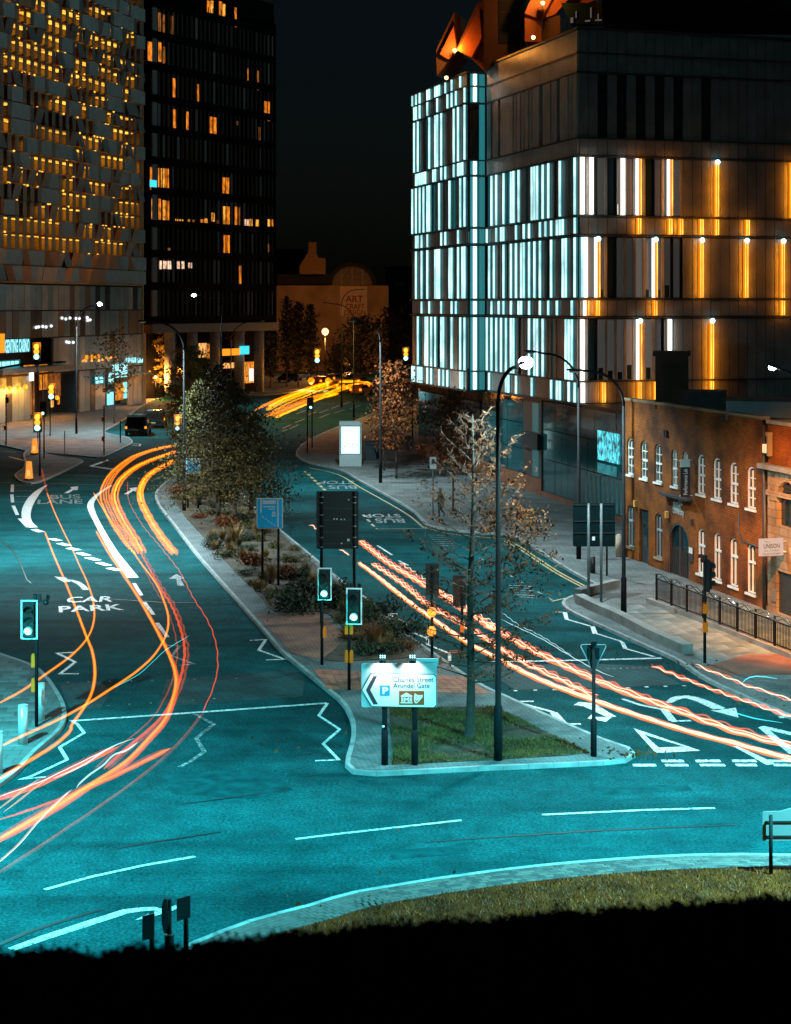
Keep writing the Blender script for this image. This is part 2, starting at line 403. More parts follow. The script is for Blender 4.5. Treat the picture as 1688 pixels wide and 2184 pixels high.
# slabs of the pavement at the railings and of the left corner
def slabs(poly, parent, x0, x1, y0, y1, sx, sy, rz, ms, keep, z=.1125, limit=300, edge=.35):
    pr = [MB().box((0,0,0), (sx-.018, sy-.018, .05)).mesh('paving_slab', m) for m in ms]
    c, s = math.cos(rz), math.sin(rz); n = 0
    nx, ny = int((x1-x0)/sx), int((y1-y0)/sy)
    for j in range(ny):
        for i in range(nx):
            lx, ly = x0+(i+.5*(j % 2)+.5)*sx, y0+(j+.5)*sy
            p = Vector((keep[0]+lx*c-ly*s, keep[1]+lx*s+ly*c, 0))
            ok = all(inpoly(p+Vector((a*(edge+sx/2), b*(edge+sx/2), 0)), poly) for a in (-1, 1) for b in (-1, 1))
            u = CX+F*p.x/p.y; v = HZ+F*H/p.y
            if not ok or not (-15 < u < 1700) or n >= limit: continue
            n += 1
            o = link('paving_slab', random.choice(pr), parent); o.location = (p.x, p.y, z-.025+random.uniform(.001, .007)); o.rotation_euler = (0, 0, rz)
a0 = gp(1500, 1440); a1 = gp(1330, 1330)
rzr = math.atan2((a1-a0).y, (a1-a0).x)
slabs(right_poly, right_pave, -2, 13, -6, 1.2, .9, .6, rzr, [M_SLAB, M_SLAB, M_SLABD], (a0.x, a0.y), limit=190)
slabs(near_poly, near_pave, -8, 0, -2, 13, .6, .6, R(8), [M_SLAB, M_SLABD], (gp(120, 1560).x, gp(120, 1560).y), limit=110, edge=.2)

# red tactile crossing slabs on the island
def quad_tiles(c4, nx, ny, parent, m, name, z=.112, gap=.03, h=.03):
    A, B, C, D = [gp(*p, .11) for p in c4]
    for i in range(nx):
        for j in range(ny):
            def f(u, v):
                return A.lerp(B, u).lerp(D.lerp(C, u), v)
            u0, u1, v0, v1 = (i+gap)/nx, (i+1-gap)/nx, (j+gap)/ny, (j+1-gap)/ny
            q = [f(u0, v0), f(u1, v0), f(u1, v1), f(u0, v1)]
            k = MB(); k.prism([Vector((p.x, p.y, z-h+.012)) for p in q], (0, 0, h+random.uniform(0, .004)))
            build(name, k, m, parent)
quad_tiles([(698,1471),(770,1471),(761,1433),(668,1427)], 5, 4, island, M_RED, 'tactile_slab')
quad_tiles([(770,1474),(1050,1481),(988,1444),(764,1434)], 14, 4, island, M_RED, 'tactile_slab')
mb = MB(); mb.prism([gp(*p, .105) for p in [(545,1310),(682,1306),(736,1352),(713,1386),(690,1408),(625,1396)]], (0, 0, .0125))
build('red_block_paving', mb, M_REDB, island)
mb = MB(); mb.prism([gp(*p, .105) for p in [(1500,1424),(1540,1442),(1720,1440),(1720,1395),(1590,1397)]], (0, 0, .0175))
build('red_block_paving', mb, M_REDB, right_pave)
mb = MB(); mb.prism([gp(*p, .105) for p in [(640,962),(700,968),(735,968),(735,930),(705,922),(655,945)]], (0, 0, .0125))
build('red_block_paving', mb, M_REDB, right_pave)
mb = MB(); mb.prism([gp(*p, .105) for p in [(20,948),(140,966),(215,972),(262,952),(230,938),(90,935),(0,938)]], (0, 0, .0125))
build('red_block_paving', mb, M_REDB, left_pave)

# planting bed and grass plot of the island: soil sheets
BED = [(371,1038),(384,1085),(420,1130),(497,1214),(554,1271),(583,1303),(650,1306),(700,1310),(738,1352),(714,1386),(694,1409),(790,1409),(883,1401),(862,1372),(838,1340),(800,1305),(728,1250),(650,1186),(560,1105),(480,1045),(420,1012)]
bed_poly = smooth([gp(*p, .11) for p in BED], 3, True)
bed = solo('planting_bed', MB().prism([Vector((p.x, p.y, .10)) for p in bed_poly], (0, 0, .045)), M_SOIL, None, None, kind='structure')
PLOT = [(831,1512),(940,1509),(1053,1508),(1100,1530),(1157,1558),(1220,1588),(1258,1606),(1200,1613),(1043,1622),(900,1629),(836,1632),(838,1600),(833,1562)]
plot_poly = [gp(*p, .11) for p in PLOT]
plot = solo('grass_plot', MB().prism([Vector((p.x, p.y, .10)) for p in plot_poly], (0, 0, .03)), M_SOIL, None, None, kind='structure')

# ---------------------------------------------------------------- road markings: thin painted sheets, children of the road
_mk = [0]
def strip(pts, w, z):
    vs = []; fs = []
    if isinstance(w, (list, tuple)): w = list(np.interp(np.linspace(0, 1, len(pts)), np.linspace(0, 1, len(w)), w))
    for i, p in enumerate(pts):
        t0 = (p-pts[i-1]).normalized() if i else None; t1 = (pts[i+1]-p).normalized() if i < len(pts)-1 else None
        t = ((t0 or t1)+(t1 or t0)).normalized(); nn = Vector((-t.y, t.x, 0))
        k = 1/max(.45, nn.dot(Vector((-(t1 or t0).y, (t1 or t0).x, 0))))
        ww = (w[i] if isinstance(w, (list, tuple)) else w)*.5*k
        vs += [p+nn*ww+Vector((0, 0, z)), p-nn*ww+Vector((0, 0, z))]
    for i in range(len(pts)-1): fs.append((2*i+1, 2*i+3, 2*i+2, 2*i))
    return vs, fs
def mark(name, px, w=.12, m=None, sm=0):
    _mk[0] += 1; z = .005+(_mk[0] % 14)*.0007
    g = [gp(*p) for p in px]
    if sm: g = smooth(g, sm)
    vs, fs = strip(g, w, z)
    return build(name, MB().add(vs, fs), m or M_WHITE, road)
def blob(name, px, m=None):
    _mk[0] += 1; z = .005+(_mk[0] % 14)*.0007
    g = [gp(*p)+Vector((0, 0, z)) for p in px]
    a = sum((g[i].x*g[(i+1) % len(g)].y-g[(i+1) % len(g)].x*g[i].y) for i in range(len(g)))
    return build(name, MB().quad(*(g if a > 0 else g[::-1])), m or M_WHITE, road)
def gtext(name, txt, bl, br, tl, m=None, thick=.0):
    _mk[0] += 1; z = .005+(_mk[0] % 14)*.0007
    o, a, b = gp(*bl), gp(*br)-gp(*bl), gp(*tl)-gp(*bl)
    return build(name, text_mb(txt, lambda x, y: o+a*x+b*y+Vector((0, 0, z)), thick=thick), m or M_WHITE, road)
# left carriageway
mark('zigzag_line', P(z7, (90,888),(180,883),(140,942),(285,993),(180,997)), .13)
mark('zigzag_line', P(z7, (524,1238),(475,1308),(592,1385),(500,1465),(587,1555),(455,1560)), .105)
mark('stop_line', [(155,1538),(420,1520),(698,1500)], .18)
mark('zigzag_line', P(z6, (415,1185),(320,1190),(420,1240),(335,1305),(440,1305)), .13)
mark('zigzag_line', P(z6, (915,1145),(1003,1150),(960,1205),(1082,1250),(1000,1258)), .13, M_WORN)
mark('zigzag_line', P(z9, (395,30),(430,50),(470,100),(333,180),(375,250),(180,340),(120,358),(255,346)), .11)
mark('zigzag_line', P(z9, (1085,-5),(1195,52),(1095,130),(1140,205),(1060,262),(1000,292)), .14, M_WORN)
for a, b in [((188,498),(232,514)),((282,550),(332,562)),((332,576),(385,590)),((383,602),(437,615)),((438,630),(492,645)),((490,656),(547,672)),((550,683),(607,700)),((608,713),(667,728))]:
    mark('give_way_dash', P(z6, a, b), .42)
mark('lane_divider', P(z6, (622,252),(560,292),(520,330),(505,362),(512,395),(530,435),(580,530),(640,630),(742,768)), [.18,.26,.36,.42,.42,.36,.36,.40,.56], sm=3)
mark('lane_divider', P(z6, (262,250),(215,285),(180,325),(155,370),(145,420),(158,460),(188,488)), [.1,.45,.6,.6,.55,.5,.5], sm=3)
for a, b in [((70,248),(68,290)),((66,303),(70,348)),((74,366),(97,418)),((108,438),(157,487))]: mark('edge_dash', P(z6, a, b), .22)
for a, b in [((85,252),(190,252)),((85,283),(185,285)),((85,315),(160,315)),((85,345),(145,345))]: mark('hatch_line', P(z6, a, b), .15, M_WORN)
for a, b in [((748,800),(790,868)),((805,905),(857,976)),((876,1020),(935,1100))]: mark('lane_dash', P(z6, a, b), .17)
gtext('lettering', 'BUS', z6(280,330), z6(452,326), z6(278,306), M_WORN, .02)
gtext('lettering', 'LANE', z6(208,356), z6(462,354), z6(212,333), M_WORN, .02)
gtext('lettering', 'CAR', z6(366,908), z6(628,902), z6(380,876), M_WORN, .02)
gtext('lettering', 'PARK', z6(330,962), z6(692,948), z6(326,928), M_WORN, .02)
blob('arrow', P(z6, (358,296),(382,296),(412,278),(432,280),(437,258),(392,262),(400,272)))
blob('arrow', P(z6, (692,302),(716,302),(742,284),(760,286),(765,264),(722,268),(730,278)))
blob('arrow', P(z6, (1030,815),(990,812),(985,775),(942,774),(985,748),(1028,772),(1008,776)), M_WORN)
mark('arrow', P(z6, (372,778),(420,790),(455,810),(480,836)), [.12,.3,.28,.3], M_WORN, sm=3)
blob('arrow', P(z6, (300,762),(368,768),(392,792),(352,792)), M_WORN)
mark('stop_line', P(z6, (0,238),(300,243),(560,250)), .12, M_WORN)
mark('stop_line', P(z6, (640,252),(890,256)), .14, M_WORN)
mark('guide_line', P(z6, (410,198),(640,206),(830,216)), .12, M_WORN)
blob('arrow', P(z6, (495,146),(600,108),(608,114),(520,146),(632,160),(630,168)), M_WORN)
mark('edge_dash', P(z6, (50,92),(135,114)), .2)
mark('guide_line', P(z6, (0,64),(90,68)), .25, M_WORN)
for i in range(9):
    x = 370+i*118
    mark('crossing_stud', P(z6, (x, 1352-i*2.5),(x+14, 1351.6-i*2.5)), .1, M_WORN)
for i in range(7):
    x = 480+i*118
    mark('crossing_stud', P(z6, (x, 1492-i*8),(x+14, 1491-i*8)), .1, M_WORN)
# ring road
mark('lane_dash', P(z9, (250,975),(500,906),(800,840),(1090,790)), .115)
mark('lane_dash', P(z10, (-24,429),(150,408),(350,386),(550,364)), .115)
mark('lane_dash', P(z10, (828,345),(1000,337),(1200,328),(1425,322)), .115)
mark('arrow', P(z9, (60,1310),(250,1243),(500,1162),(700,1098),(790,1086),(860,1082),(900,1090)), [.2,.25,.27,.25,.22,.18,.1])
blob('arrow', P(z9, (755,1146),(830,1110),(985,1062),(985,1086),(850,1128)))
# give way line and triangle of the right carriageway
for y, lst in ((1332, [(965,1090),(1155,1295),(1360,1495),(1565,1700),(1760,1900)]), (1354, [(805,935),(985,1115),(1180,1320),(1380,1497),(1590,1700),(1760,1900)])):
    for a, b in lst: mark('give_way_dash', P(z8, (a, y),(b, y)), .24)
tri = P(z8, (808,1148),(1182,1274),(934,1287)); tin = P(z8, (868,1184),(1095,1252),(948,1256))
for i in range(3):
    j = (i+1) % 3; blob('warning_triangle', [tri[i], tri[j], tin[j], tin[i]])
mark('warning_triangle', P(z8, (1520,1140),(1688,1180),(1900,1230)), .3)
mark('warning_triangle', P(z8, (1530,1146),(1640,1240),(1700,1290)), .25)
mark('lane_divider', P(z8, (1375,1250),(1480,1300),(1578,1352)), [.1,.22,.3])
mark('zigzag_line', P(z8, (360,500),(420,501),(434,540),(567,578)), .12)
mark('zigzag_line', P(z8, (585,580),(600,620),(740,664),(768,706),(925,750)), .12)
blob('zigzag_line', P(z8, (422,502),(438,500),(446,538),(428,538))); blob('zigzag_line', P(z8, (568,580),(590,580),(606,622),(580,620))); blob('zigzag_line', P(z8, (733,664),(756,666),(778,708),(752,704)))
mark('stop_line', P(z8, (0,777),(400,771),(965,757)), .2, M_WHITE)
for i in range(8):
    x = 660+i*36; mark('crossing_stud', P(z8, (x, 816-i),(x+12, 816-i)), .1, M_WORN)
for x, y in [(140,940),(250,937),(358,934),(465,931),(770,923),(872,918),(978,915),(1082,912)]: mark('crossing_stud', P(z8, (x, y),(x+20, y-1)), .13)
mark('zigzag_line', P(z7, (865,740),(915,740)), .14); mark('zigzag_line', P(z7, (868,746),(965,790)), .12); mark('zigzag_line', P(z7, (968,830),(1080,878)), .12); mark('zigzag_line', P(z7, (1088,914),(1206,962)), .12)
for c in ((965,805),(1082,890),(1205,980)): blob('zigzag_line', P(z7, (c[0]-9,c[1]-24),(c[0]+10,c[1]-24),(c[0]+9,c[1]+24),(c[0]-9,c[1]+24)))
mark('zigzag_line', P(z8, (150,1000),(252,999)), .15); mark('zigzag_line', P(z8, (165,1004),(362,1058)), .15); mark('zigzag_line', P(z8, (362,1060),(420,1124)), .25); mark('zigzag_line', P(z8, (415,1126),(515,1124)), .15)
mark('arrow', P(z8, (490,1010),(560,1018),(690,1086)), [.5,.5,.3]); blob('arrow', P(z8, (552,1094),(575,1072),(600,1086),(690,1086),(655,1112)))
mark('zigzag_line', P(z8, (980,1044),(1028,1106)), .25); mark('zigzag_line', P(z8, (1020,1110),(1130,1106)), .15); mark('zigzag_line', P(z8, (748,985),(850,1020),(985,1046)), .15)
mark('arrow', P(z8, (1005,1006),(1045,982),(1110,974),(1190,996),(1290,1040)), [.2,.35,.4,.42,.45], sm=2)
blob('arrow', P(z8, (1240,1050),(1300,1046),(1380,1034),(1396,1090),(1250,1052)))
mark('lane_divider', P(z8, (1620,1088),(1700,1086)), .2)
for a, b in [((800,358),(885,412)),((920,443),(975,470))]: mark('lane_dash', P(z7, a, b), .12)
mark('edge_line', P(z7, (258,280),(330,332),(400,386),(466,446)), .14)
mark('edge_line', P(z7, (600,560),(650,606)), .14)
for i in range(8):
    x = 345+i*42; mark('bay_dash', P(z5, (x, 978+i*24.5),(x+22, 990+i*24.5)), .1, M_WORN)
for i in range(6):
    mark('hatch_line', P(z5, (468+i*9, 1098+i*10),(575+i*4, 1103+i*10)), .12, M_WORN)
    mark('hatch_line', P(z5, (125+i*9, 882+i*9),(200+i*9, 884+i*9)), .12, M_WORN)
gtext('lettering', 'STOP', z3(1332,1516), z3(1112,1516), z3(1330,1536), M_WORN, .02)
gtext('lettering', 'BUS', z3(1342,1544), z3(1170,1544), z3(1350,1566), M_WORN, .02)
gtext('lettering', 'STOP', z7(925,182), z7(722,182), z7(938,202), M_WORN, .02)
gtext('lettering', 'BUS', z7(948,208), z7(785,208), z7(960,232), M_WORN, .02)
for i in range(7):
    x, y = 1027+i*19, 1456+i*18; mark('bay_dash', P(z3, (x, y),(x+11, y+10)), .22, M_YELLOW)
mark('bay_line', P(z7, (795,262),(800,266),(1085,263)), .1, M_YELLOW)
for i in range(3): mark('bay_dash', P(z7, (722+i*24, 186+i*26),(736+i*24, 200+i*26)), .16, M_YELLOW)
yl = [(661,994),(722,1008),(770,1036),(826,1067),(874,1096),(905,1122)]
mark('yellow_line', [(x-1, y+4) for x, y in yl], .13, M_YELLOW, sm=4)
mark('yellow_line', [(905,1124),(950,1137),(1020,1145),(1080,1150)], .1, M_YELLOW, sm=3)
yl2 = [(1086,1149),(1124,1170),(1192,1215),(1272,1258)]
mark('yellow_line', [(x-3, y+3) for x, y in yl2], .12, M_YELLOW, sm=4); mark('yellow_line', [(x-10, y+5) for x, y in yl2], .12, M_YELLOW, sm=4)
mark('yellow_line', [(1178,1283),(1205,1277),(1240,1270)], .12, M_YELLOW)
for a, b in [((890,1196),(942,1171)),((890,1212),(920,1200)),((935,1196),(986,1172)),((968,1158),(1025,1136)),((1045,1112),(1100,1092)),((1118,1098),(1172,1079)),((1190,1072),(1240,1053)),((1115,1130),(1175,1106)),((1205,1100),(1270,1080)),((1305,1074),(1366,1054)),((1262,1046),(1310,1030)),((975,1106),(1030,1084))]:
    mark('lane_dash', P(z3, a, b), .2, M_WORN)
mark('zigzag_line', P(z3, (1005,1300),(1020,1286),(1070,1268),(1118,1250),(1122,1236),(1180,1222),(1178,1210),(1240,1192)), .22)
mark('guide_line', P(z3, (940,1304),(990,1304)), .2, M_WORN)
mark('yellow_line', P(z2, (880,1442),(950,1420)), .2, M_YELLOW); mark('yellow_line', P(z2, (1060,1500),(1140,1512),(1150,1496),(1085,1490)), .2, M_YELLOW)

M_XING = brickmat('crossing_blocks', (.005, .060, .066), (.008, .075, .082), (.003, .036, .040), .42, .21, axis='XY', msize=.03, stain=.45, rot=(0, 0, R(24)))
blob('crossing_surface', P(z6, (930,1336),(1640,1282),(1700,1330),(1690,1430),(1000,1482),(880,1490)), M_XING)
blob('crossing_surface', P(z6, (330,1360),(560,1350),(620,1400),(560,1500),(400,1520)), M_XING)
blob('crossing_surface', P(z8, (-60,800),(300,792),(620,790),(900,800),(1080,905),(760,918),(460,926),(150,934)), M_XING)
M_PATCH = mat('tarmac_patch', (.003, .050, .056), .85, var=.35, scale=2.5, spec=.03)
for pp in [P(z9, (900,330),(1500,300),(1640,420),(1400,470),(960,440)), P(z10, (300,470),(560,448),(580,475),(310,500)), P(z10, (1000,250),(1330,240),(1350,262),(1010,275)), P(z6, (1080,880),(1420,860),(1430,910),(1100,925)), P(z8, (150,690),(330,676),(360,710),(170,730))]: blob('tarmac_patch', pp, M_PATCH)
M_TAR = mat('tar_seam', (.008, .014, .016), .5, var=.2)
mark('tar_seam', P(z9, (-20,1290),(150,1215),(300,1165),(450,1120),(580,1084)), [.12,.14,.12,.10,.05], M_TAR)
mark('tar_seam', P(z9, (640,748),(850,710),(1000,690),(1240,652)), [.04,.09,.10,.03], M_TAR)
mark('tar_seam', P(z10, (420,441),(700,421),(1000,401),(1300,388),(1500,380)), [.03,.06,.10,.07,.03], M_TAR)
mark('tar_seam', P(z9, (1000,500),(1300,462),(1600,420)), [.03,.06,.03], M_TAR)
mark('tar_seam', P(z6, (0,560),(60,600),(110,680),(150,780),(175,800)), .05, M_TAR)
mark('tar_seam', P(z6, (590,885),(900,905),(1250,908),(1420,905)), [.03,.09,.09,.03], M_TAR)
# ================================================================ buildings
M_CORE = mat('dark_core', (.02, .021, .022), .9, var=0)
M_PLANK = mat('channel_glass', (.20, .195, .185), .36, var=.22, scale=.8, detail=6)
M_PLANK2 = mat('channel_glass_pale', (.36, .35, .33), .42, var=.2, scale=.9)
M_LEDGE = mat('ledge_metal', (.035, .037, .038), .5, var=.1)
M_GLASS = mat('dark_glass', (.010, .022, .026), .06, var=.2, scale=.4, spec=.8)
M_TGLASS = mat('teal_glass', (.016, .085, .095), .07, var=.3, scale=.25, spec=.8)
M_WIN = [glow('window_lit_grey', (.50, .53, .50), .08), glow('window_lit_pale', (.62, .60, .54), .13), glow('window_dim', (.35, .40, .40), .06), glow('window_lit_teal', (.05, .5, .55), .34)]
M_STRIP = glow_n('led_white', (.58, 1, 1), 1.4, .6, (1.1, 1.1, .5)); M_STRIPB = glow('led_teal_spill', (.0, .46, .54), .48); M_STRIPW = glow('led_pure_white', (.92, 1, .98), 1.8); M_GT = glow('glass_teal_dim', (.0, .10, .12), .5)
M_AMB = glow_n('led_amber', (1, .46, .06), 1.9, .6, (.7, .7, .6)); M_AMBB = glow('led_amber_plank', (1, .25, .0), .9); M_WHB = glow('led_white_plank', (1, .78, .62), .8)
M_LEDCAP = glow('led_cap', (.35, .95, 1), 5.0)
M_RBRICK = mat('dark_red_brick', (.17, .065, .03), .85, var=.25, scale=2)
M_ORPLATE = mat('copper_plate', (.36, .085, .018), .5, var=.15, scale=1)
M_ORSHADE = mat('copper_plate_shaded', (.085, .026, .009), .55, var=.15, scale=1)  # darker copy of the copper: shade on the outer plates put into the colour
M_FLOOD = glow('floodlight_lens', (1, .60, .22), 9)
LV = [('plank', 6.8, 8.1), ('storey', 8.2, 12.1), ('plank', 12.3, 13.3), ('storey', 13.45, 17.3), ('plank', 17.5, 18.55), ('storey', 18.7, 22.35), ('plank', 22.5, 23.5), ('storey', 23.6, 27.65), ('plank', 27.8, 28.9), ('plank', 29.0, 30.4)]
C0 = Vector((11.55, 104.15, 0)); DS = Vector((-.2846, .9586, 0)).normalized(); DR = Vector((.9586, .2846, 0)).normalized()
FS = Facade(C0, DS); FR = Facade(C0, DR)
W0 = Vector((5.25, 120.3, 0)); FW = Facade(W0, DS); FE = Facade(W0, DR)
hall = thing('glass_office_building', 'large office building with bands of grey glass planks and vertical cyan and amber light strips', 'building', C0)
mb = MB()
mb.prism([FS.pt(.3, 6.6, -.35), FS.pt(17.2, 6.6, -.35), FS.pt(17.2, 6.6, -22), FR.pt(46, 6.6, -.35)], (0, 0, 23.7))
mb.prism([FW.pt(.2, 6.6, -.35), FW.pt(13.8, 6.6, -.35), FW.pt(13.8, 6.6, -16), FW.pt(.2, 6.6, -16)], (0, 0, 23.2))
build('core', mb, M_CORE, hall, True)
mb = MB()                                       # dark ledges between the bands
for z in (6.72, 8.15, 12.2, 13.37, 17.4, 18.62, 22.42, 23.55, 27.72, 28.95):
    FS.slab(mb, -.12, 17.3, z-.05, z+.05, -.2, .13); FR.slab(mb, .14, 44, z-.05, z+.05, -.2, .13)
    FW.slab(mb, -.12, 13.9, z-.045, z+.045, -.2, .13); FE.slab(mb, .14, 1.3, z-.045, z+.045, -.2, .13)
FS.slab(mb, -.1, 17.3, 30.4, 30.55, -.5, .15); FR.slab(mb, .16, 44, 30.4, 30.55, -.5, .15)
FW.slab(mb, -.1, 13.9, 29.9, 30.05, -.5, .15); FE.slab(mb, .16, 1.3, 29.9, 30.05, -.5, .15)
build('ledge', mb, M_LEDGE, hall, True)
def wash(fc, t, z0, z1, col, en, out=.6, name='wash_light'):
    l = bpy.data.lights.new(name, 'AREA'); l.shape = 'RECTANGLE'; l.size = .06; l.size_y = z1-z0-.1; l.energy = en*(z1-z0); l.color = col
    lo = bpy.data.objects.new(name, l); COL.objects.link(lo); lo.parent = hall; lo.location = fc.pt(t, (z0+z1)/2, out)-hall.location
    ny = -fc.n; lo.rotation_euler = (-ny).to_track_quat('Z', 'Y').to_euler()
def strip_part(fc, t, z0, z1, kind='c', w=.34):
    if kind in ('a', 'wa', 'w') and fc is FR: wash(fc, t, z0, z1, (1, .29, .01) if kind != 'w' else (1, .82, .66), 10 if kind != 'w' else 4.0)
    k = MB(); 
    fc.slab(k, t-w/2, t+w/2, z0, z1, .065, .085)
    k.cur = 1
    if kind == 'c': k.tube([fc.pt(t, z0+.03, .13), fc.pt(t, z1-.03, .13)], .078, 6, True, True); ms = [M_STRIPB, M_STRIP]
    elif kind == 'a':
        for s in (-.08, .08): k.tube([fc.pt(t+s, z0+.03, .30), fc.pt(t+s, z1-.03, .30)], .04, 6)
        ms = [M_AMBB, M_AMB]
    elif kind == 'w':
        k.tube([fc.pt(t, z0+.03, .2), fc.pt(t, z1-.03, .2)], .13, 8); ms = [M_WHB if fc is FR else M_STRIPB, M_STRIPW]
    else:
        k.tube([fc.pt(t-.12, z0+.03, .2), fc.pt(t-.12, z1-.03, .2)], .1, 8); k.cur = 2; k.tube([fc.pt(t+.14, z0+.03, .24), fc.pt(t+.14, z1-.03, .24)], .04, 6); ms = [M_AMBB, M_STRIPW, M_AMB]
    return build('light_strip', k, ms, hall, True)
clad = MB(); cdark = MB(); cup = MB(); cteal = MB()
rs = random.Random(3)
for fc, T, lit0, top in ((FS, 17.3, .0, 30.4), (FW, 13.9, 0, 29.9)):
    main = fc is FS
    n = int(T/.5)
    for bi, (kind, z0, z1) in enumerate(LV):
        z1 = min(z1, top-.03)
        litband = (not main and bi < 10) or (main and bi < 6)
        prev = 0
        for i in range(n):
            t0, t1 = i*.5+.015, i*.5+.485
            if i == 0: t0 = .06
            p = (.44 if kind == 'storey' else .42) if litband else 0
            if prev: p *= .55
            if litband and rs.random() < p:
                strip_part(fc, (t0+t1)/2, z0, z1); prev = 1
                fc.slab(cdark, t0, t1, z0, z1, -.2, .0)
            else:
                prev = 0
                if kind == 'storey' and litband and rs.random() < .42: fc.slab(cteal if rs.random() < .5 else cdark, t0, t1, z0, z1, -.2, rs.uniform(-.12, -.04))
                elif kind == 'storey' and main and bi == 7 and i in (6, 12, 28): fc.slab(cdark, t0, t1, z0, z1, -.2, -.1)
                else: fc.slab(cup if main and bi > 5 else clad, t0, t1, z0, z1, -.2, rs.choice((.02, .05, .09)) if kind == 'storey' else .05)
# end wall of the wing: tall lit planks beside teal glass
for bi, (kind, z0, z1) in enumerate(LV):
    z1 = min(z1, 29.87)
    if bi != 7: strip_part(FE, .5, z0, z1, 'w', .6)
    FE.slab(cdark, .05, 1.35, z0, z1, -.2, .0)
    k = MB(); FE.slab(k, .9, 1.33, z0, z1, .02, .04); build('window', k, M_WIN[3], hall, True)
    if kind == 'storey':
        k = MB(); FE.slab(k, .15, .19, z0, z1, .04, .07); build('mullion', k, M_LEDGE, hall, True)
tag(build('street_cladding', clad, M_PLANK, hall, True), kind='stuff')
build('recessed_glazing', cdark, M_GLASS, hall, True)
tag(build('upper_cladding', cup, mat('channel_glass_brightened', (.50, .46, .42), .3, var=.2, scale=.8), hall, True), kind='stuff')  # paler copy of the planks, brightened in place of light up there
tag(build('teal_glazing', cteal, M_GT, hall, True), kind='stuff')
# the amber side: planks, windows and strips one by one
def tx(x4): return FR.uw(850.7+.496*x4, 500)[0]
LIT = {5: [(764,'w'),(825,'w'),(960,'w'),(1028,'wa'),(1162,'wa'),(1362,'ac'),(1684,'a')],
       4: [(1028,'a'),(1162,'a'),(1208,'a'),(1296,'a'),(1362,'a'),(1494,'a')],
       3: [(766,'c'),(800,'w'),(850,'wac'),(1097,'wac'),(1296,'ac'),(1488,'ac'),(1645,'ac')],
       2: [(803,'wa'),(850,'a'),(1097,'a'),(1645,'a')],
       1: [(783,'w'),(1030,'wac'),(1162,'w'),(1340,'ac')],
       0: [(788,'w'),(875,'a'),(1030,'a'),(1100,'a'),(1340,'a')]}
GL = {5: (770, 1240), 3: (775, 1250), 1: (806, 1228)}
pw = .66; nP = 22
for bi, (kind, z0, z1) in enumerate(LV):
    lits = LIT.get(bi, [])
    for x, k in lits:
        kk = k.replace('c', '') or 'c'; t = tx(x)
        strip_part(FR, max(t, .22), z0, z1, kk, .30 if kk != 'c' else .3)
        if k in ('ac', 'wac'):
            q = MB(); q.ball(FR.pt(t, z1-.12, .36), .16, 10, 6); build('lamp_cap', q, M_LEDCAP, hall, True)
    for i in range(nP):
        t0, t1 = i*pw+.02, (i+1)*pw-.02
        if i == 0: t0 = .09
        x4 = 760+(i+.5)*pw*33.77/.496
        if bi in GL and GL[bi][0] < x4 < GL[bi][1]:
            r = rs.random()
            k = MB(); FR.slab(k, t0, t1 if r < .5 else t0+.42, z0+.03, z1-.03, -.05, -.02)
            build('window', k, M_WIN[0] if r < .40 else M_WIN[1] if r < .52 else M_WIN[2] if r < .85 else M_GLASS, hall, True)
            if r < .75:
                k = MB(); FR.slab(k, t0+.44, t1, z0, z1, -.03, .06); build('glass_plank', k, M_PLANK, hall, True)
            if rs.random() < .5:               # furniture and low parapets seen at the foot of the panes
                k = MB(); FR.slab(k, t0+.04, t0+.36, z0+.05, z0+rs.uniform(.5, 1.1), -.019, -.009); build('sill_panel', k, M_GLASS, hall, True)
        elif bi == 7 and i in (2, 4, 6, 8, 10, 13):
            k = MB(); FR.slab(k, t0, t1, z0, z1-(1.2 if i < 8 else .1), -.05, -.02); build('window', k, M_GLASS, hall, True)
        else:
            k = MB(); FR.slab(k, t0, t1, z0, z1, -.06, .05+rs.uniform(0, .012)); build('glass_plank', k, M_PLANK, hall, True)
k = MB(); FR.slab(k, nP*pw, 44, 6.8, 30.3, -.06, .05); build('glass_wall', k, M_PLANK, hall, True)
# ground floor: glass panes over a brick plinth
g0 = gp(1330, 1119); g1 = gp(1158, 1061); FG = Facade(g0, g1-g0)
Tm = FG.uw(1035, 900)[0]; Tc0 = FG.uw(1156, 1000)[0]; Tc1 = FG.uw(1118, 1000)[0]; Tw = FG.uw(892, 900)[0]
mb = MB(); FG.slab(mb, -1.2, Tw, .1, 6.6, -9, -.35); build('ground_floor_core', mb, M_CORE, hall, True)
mb = MB(); FG.slab(mb, -1.2, 6.5, 6.55, 6.75, -9, .1); build('canopy_roof', mb, M_LEDGE, hall, True)
def panes(t0, t1, w, rows, m, mul=True):
    n = max(1, round((t1-t0)/w)); w = (t1-t0)/n
    for i in range(n):
        for z0, z1 in rows:
            k = MB(); FG.slab(k, t0+i*w+.025, t0+(i+1)*w-.025, z0, z1, -.1, -.05+rs.uniform(-.012, .012)); build('window_pane', k, m, hall, True)
panes(-1.2, Tc0-.1, 1.2, [(.45, 2.6), (2.65, 4.6), (4.65, 6.5)], M_TGLASS)
panes(Tc1+.1, Tm+1.0, 1.2, [(1.25, 2.9), (2.95, 4.7), (4.75, 6.5)], M_TGLASS)
panes(Tm+1.4, Tw, 2.2, [(1.0, 5.6)], M_GLASS)
mb = MB(); FG.slab(mb, -1.2, Tc0-.05, .08, .42, -.3, .05); FG.slab(mb, Tc0-.03, Tw, .08, 1.2, -.3, .06); build('plinth', mb, M_RBRICK, hall, True)
mb = MB(); FG.slab(mb, Tm+1.4, Tw, 5.75, 6.65, -.3, .15); build('fascia', mb, M_RBRICK, hall, True)
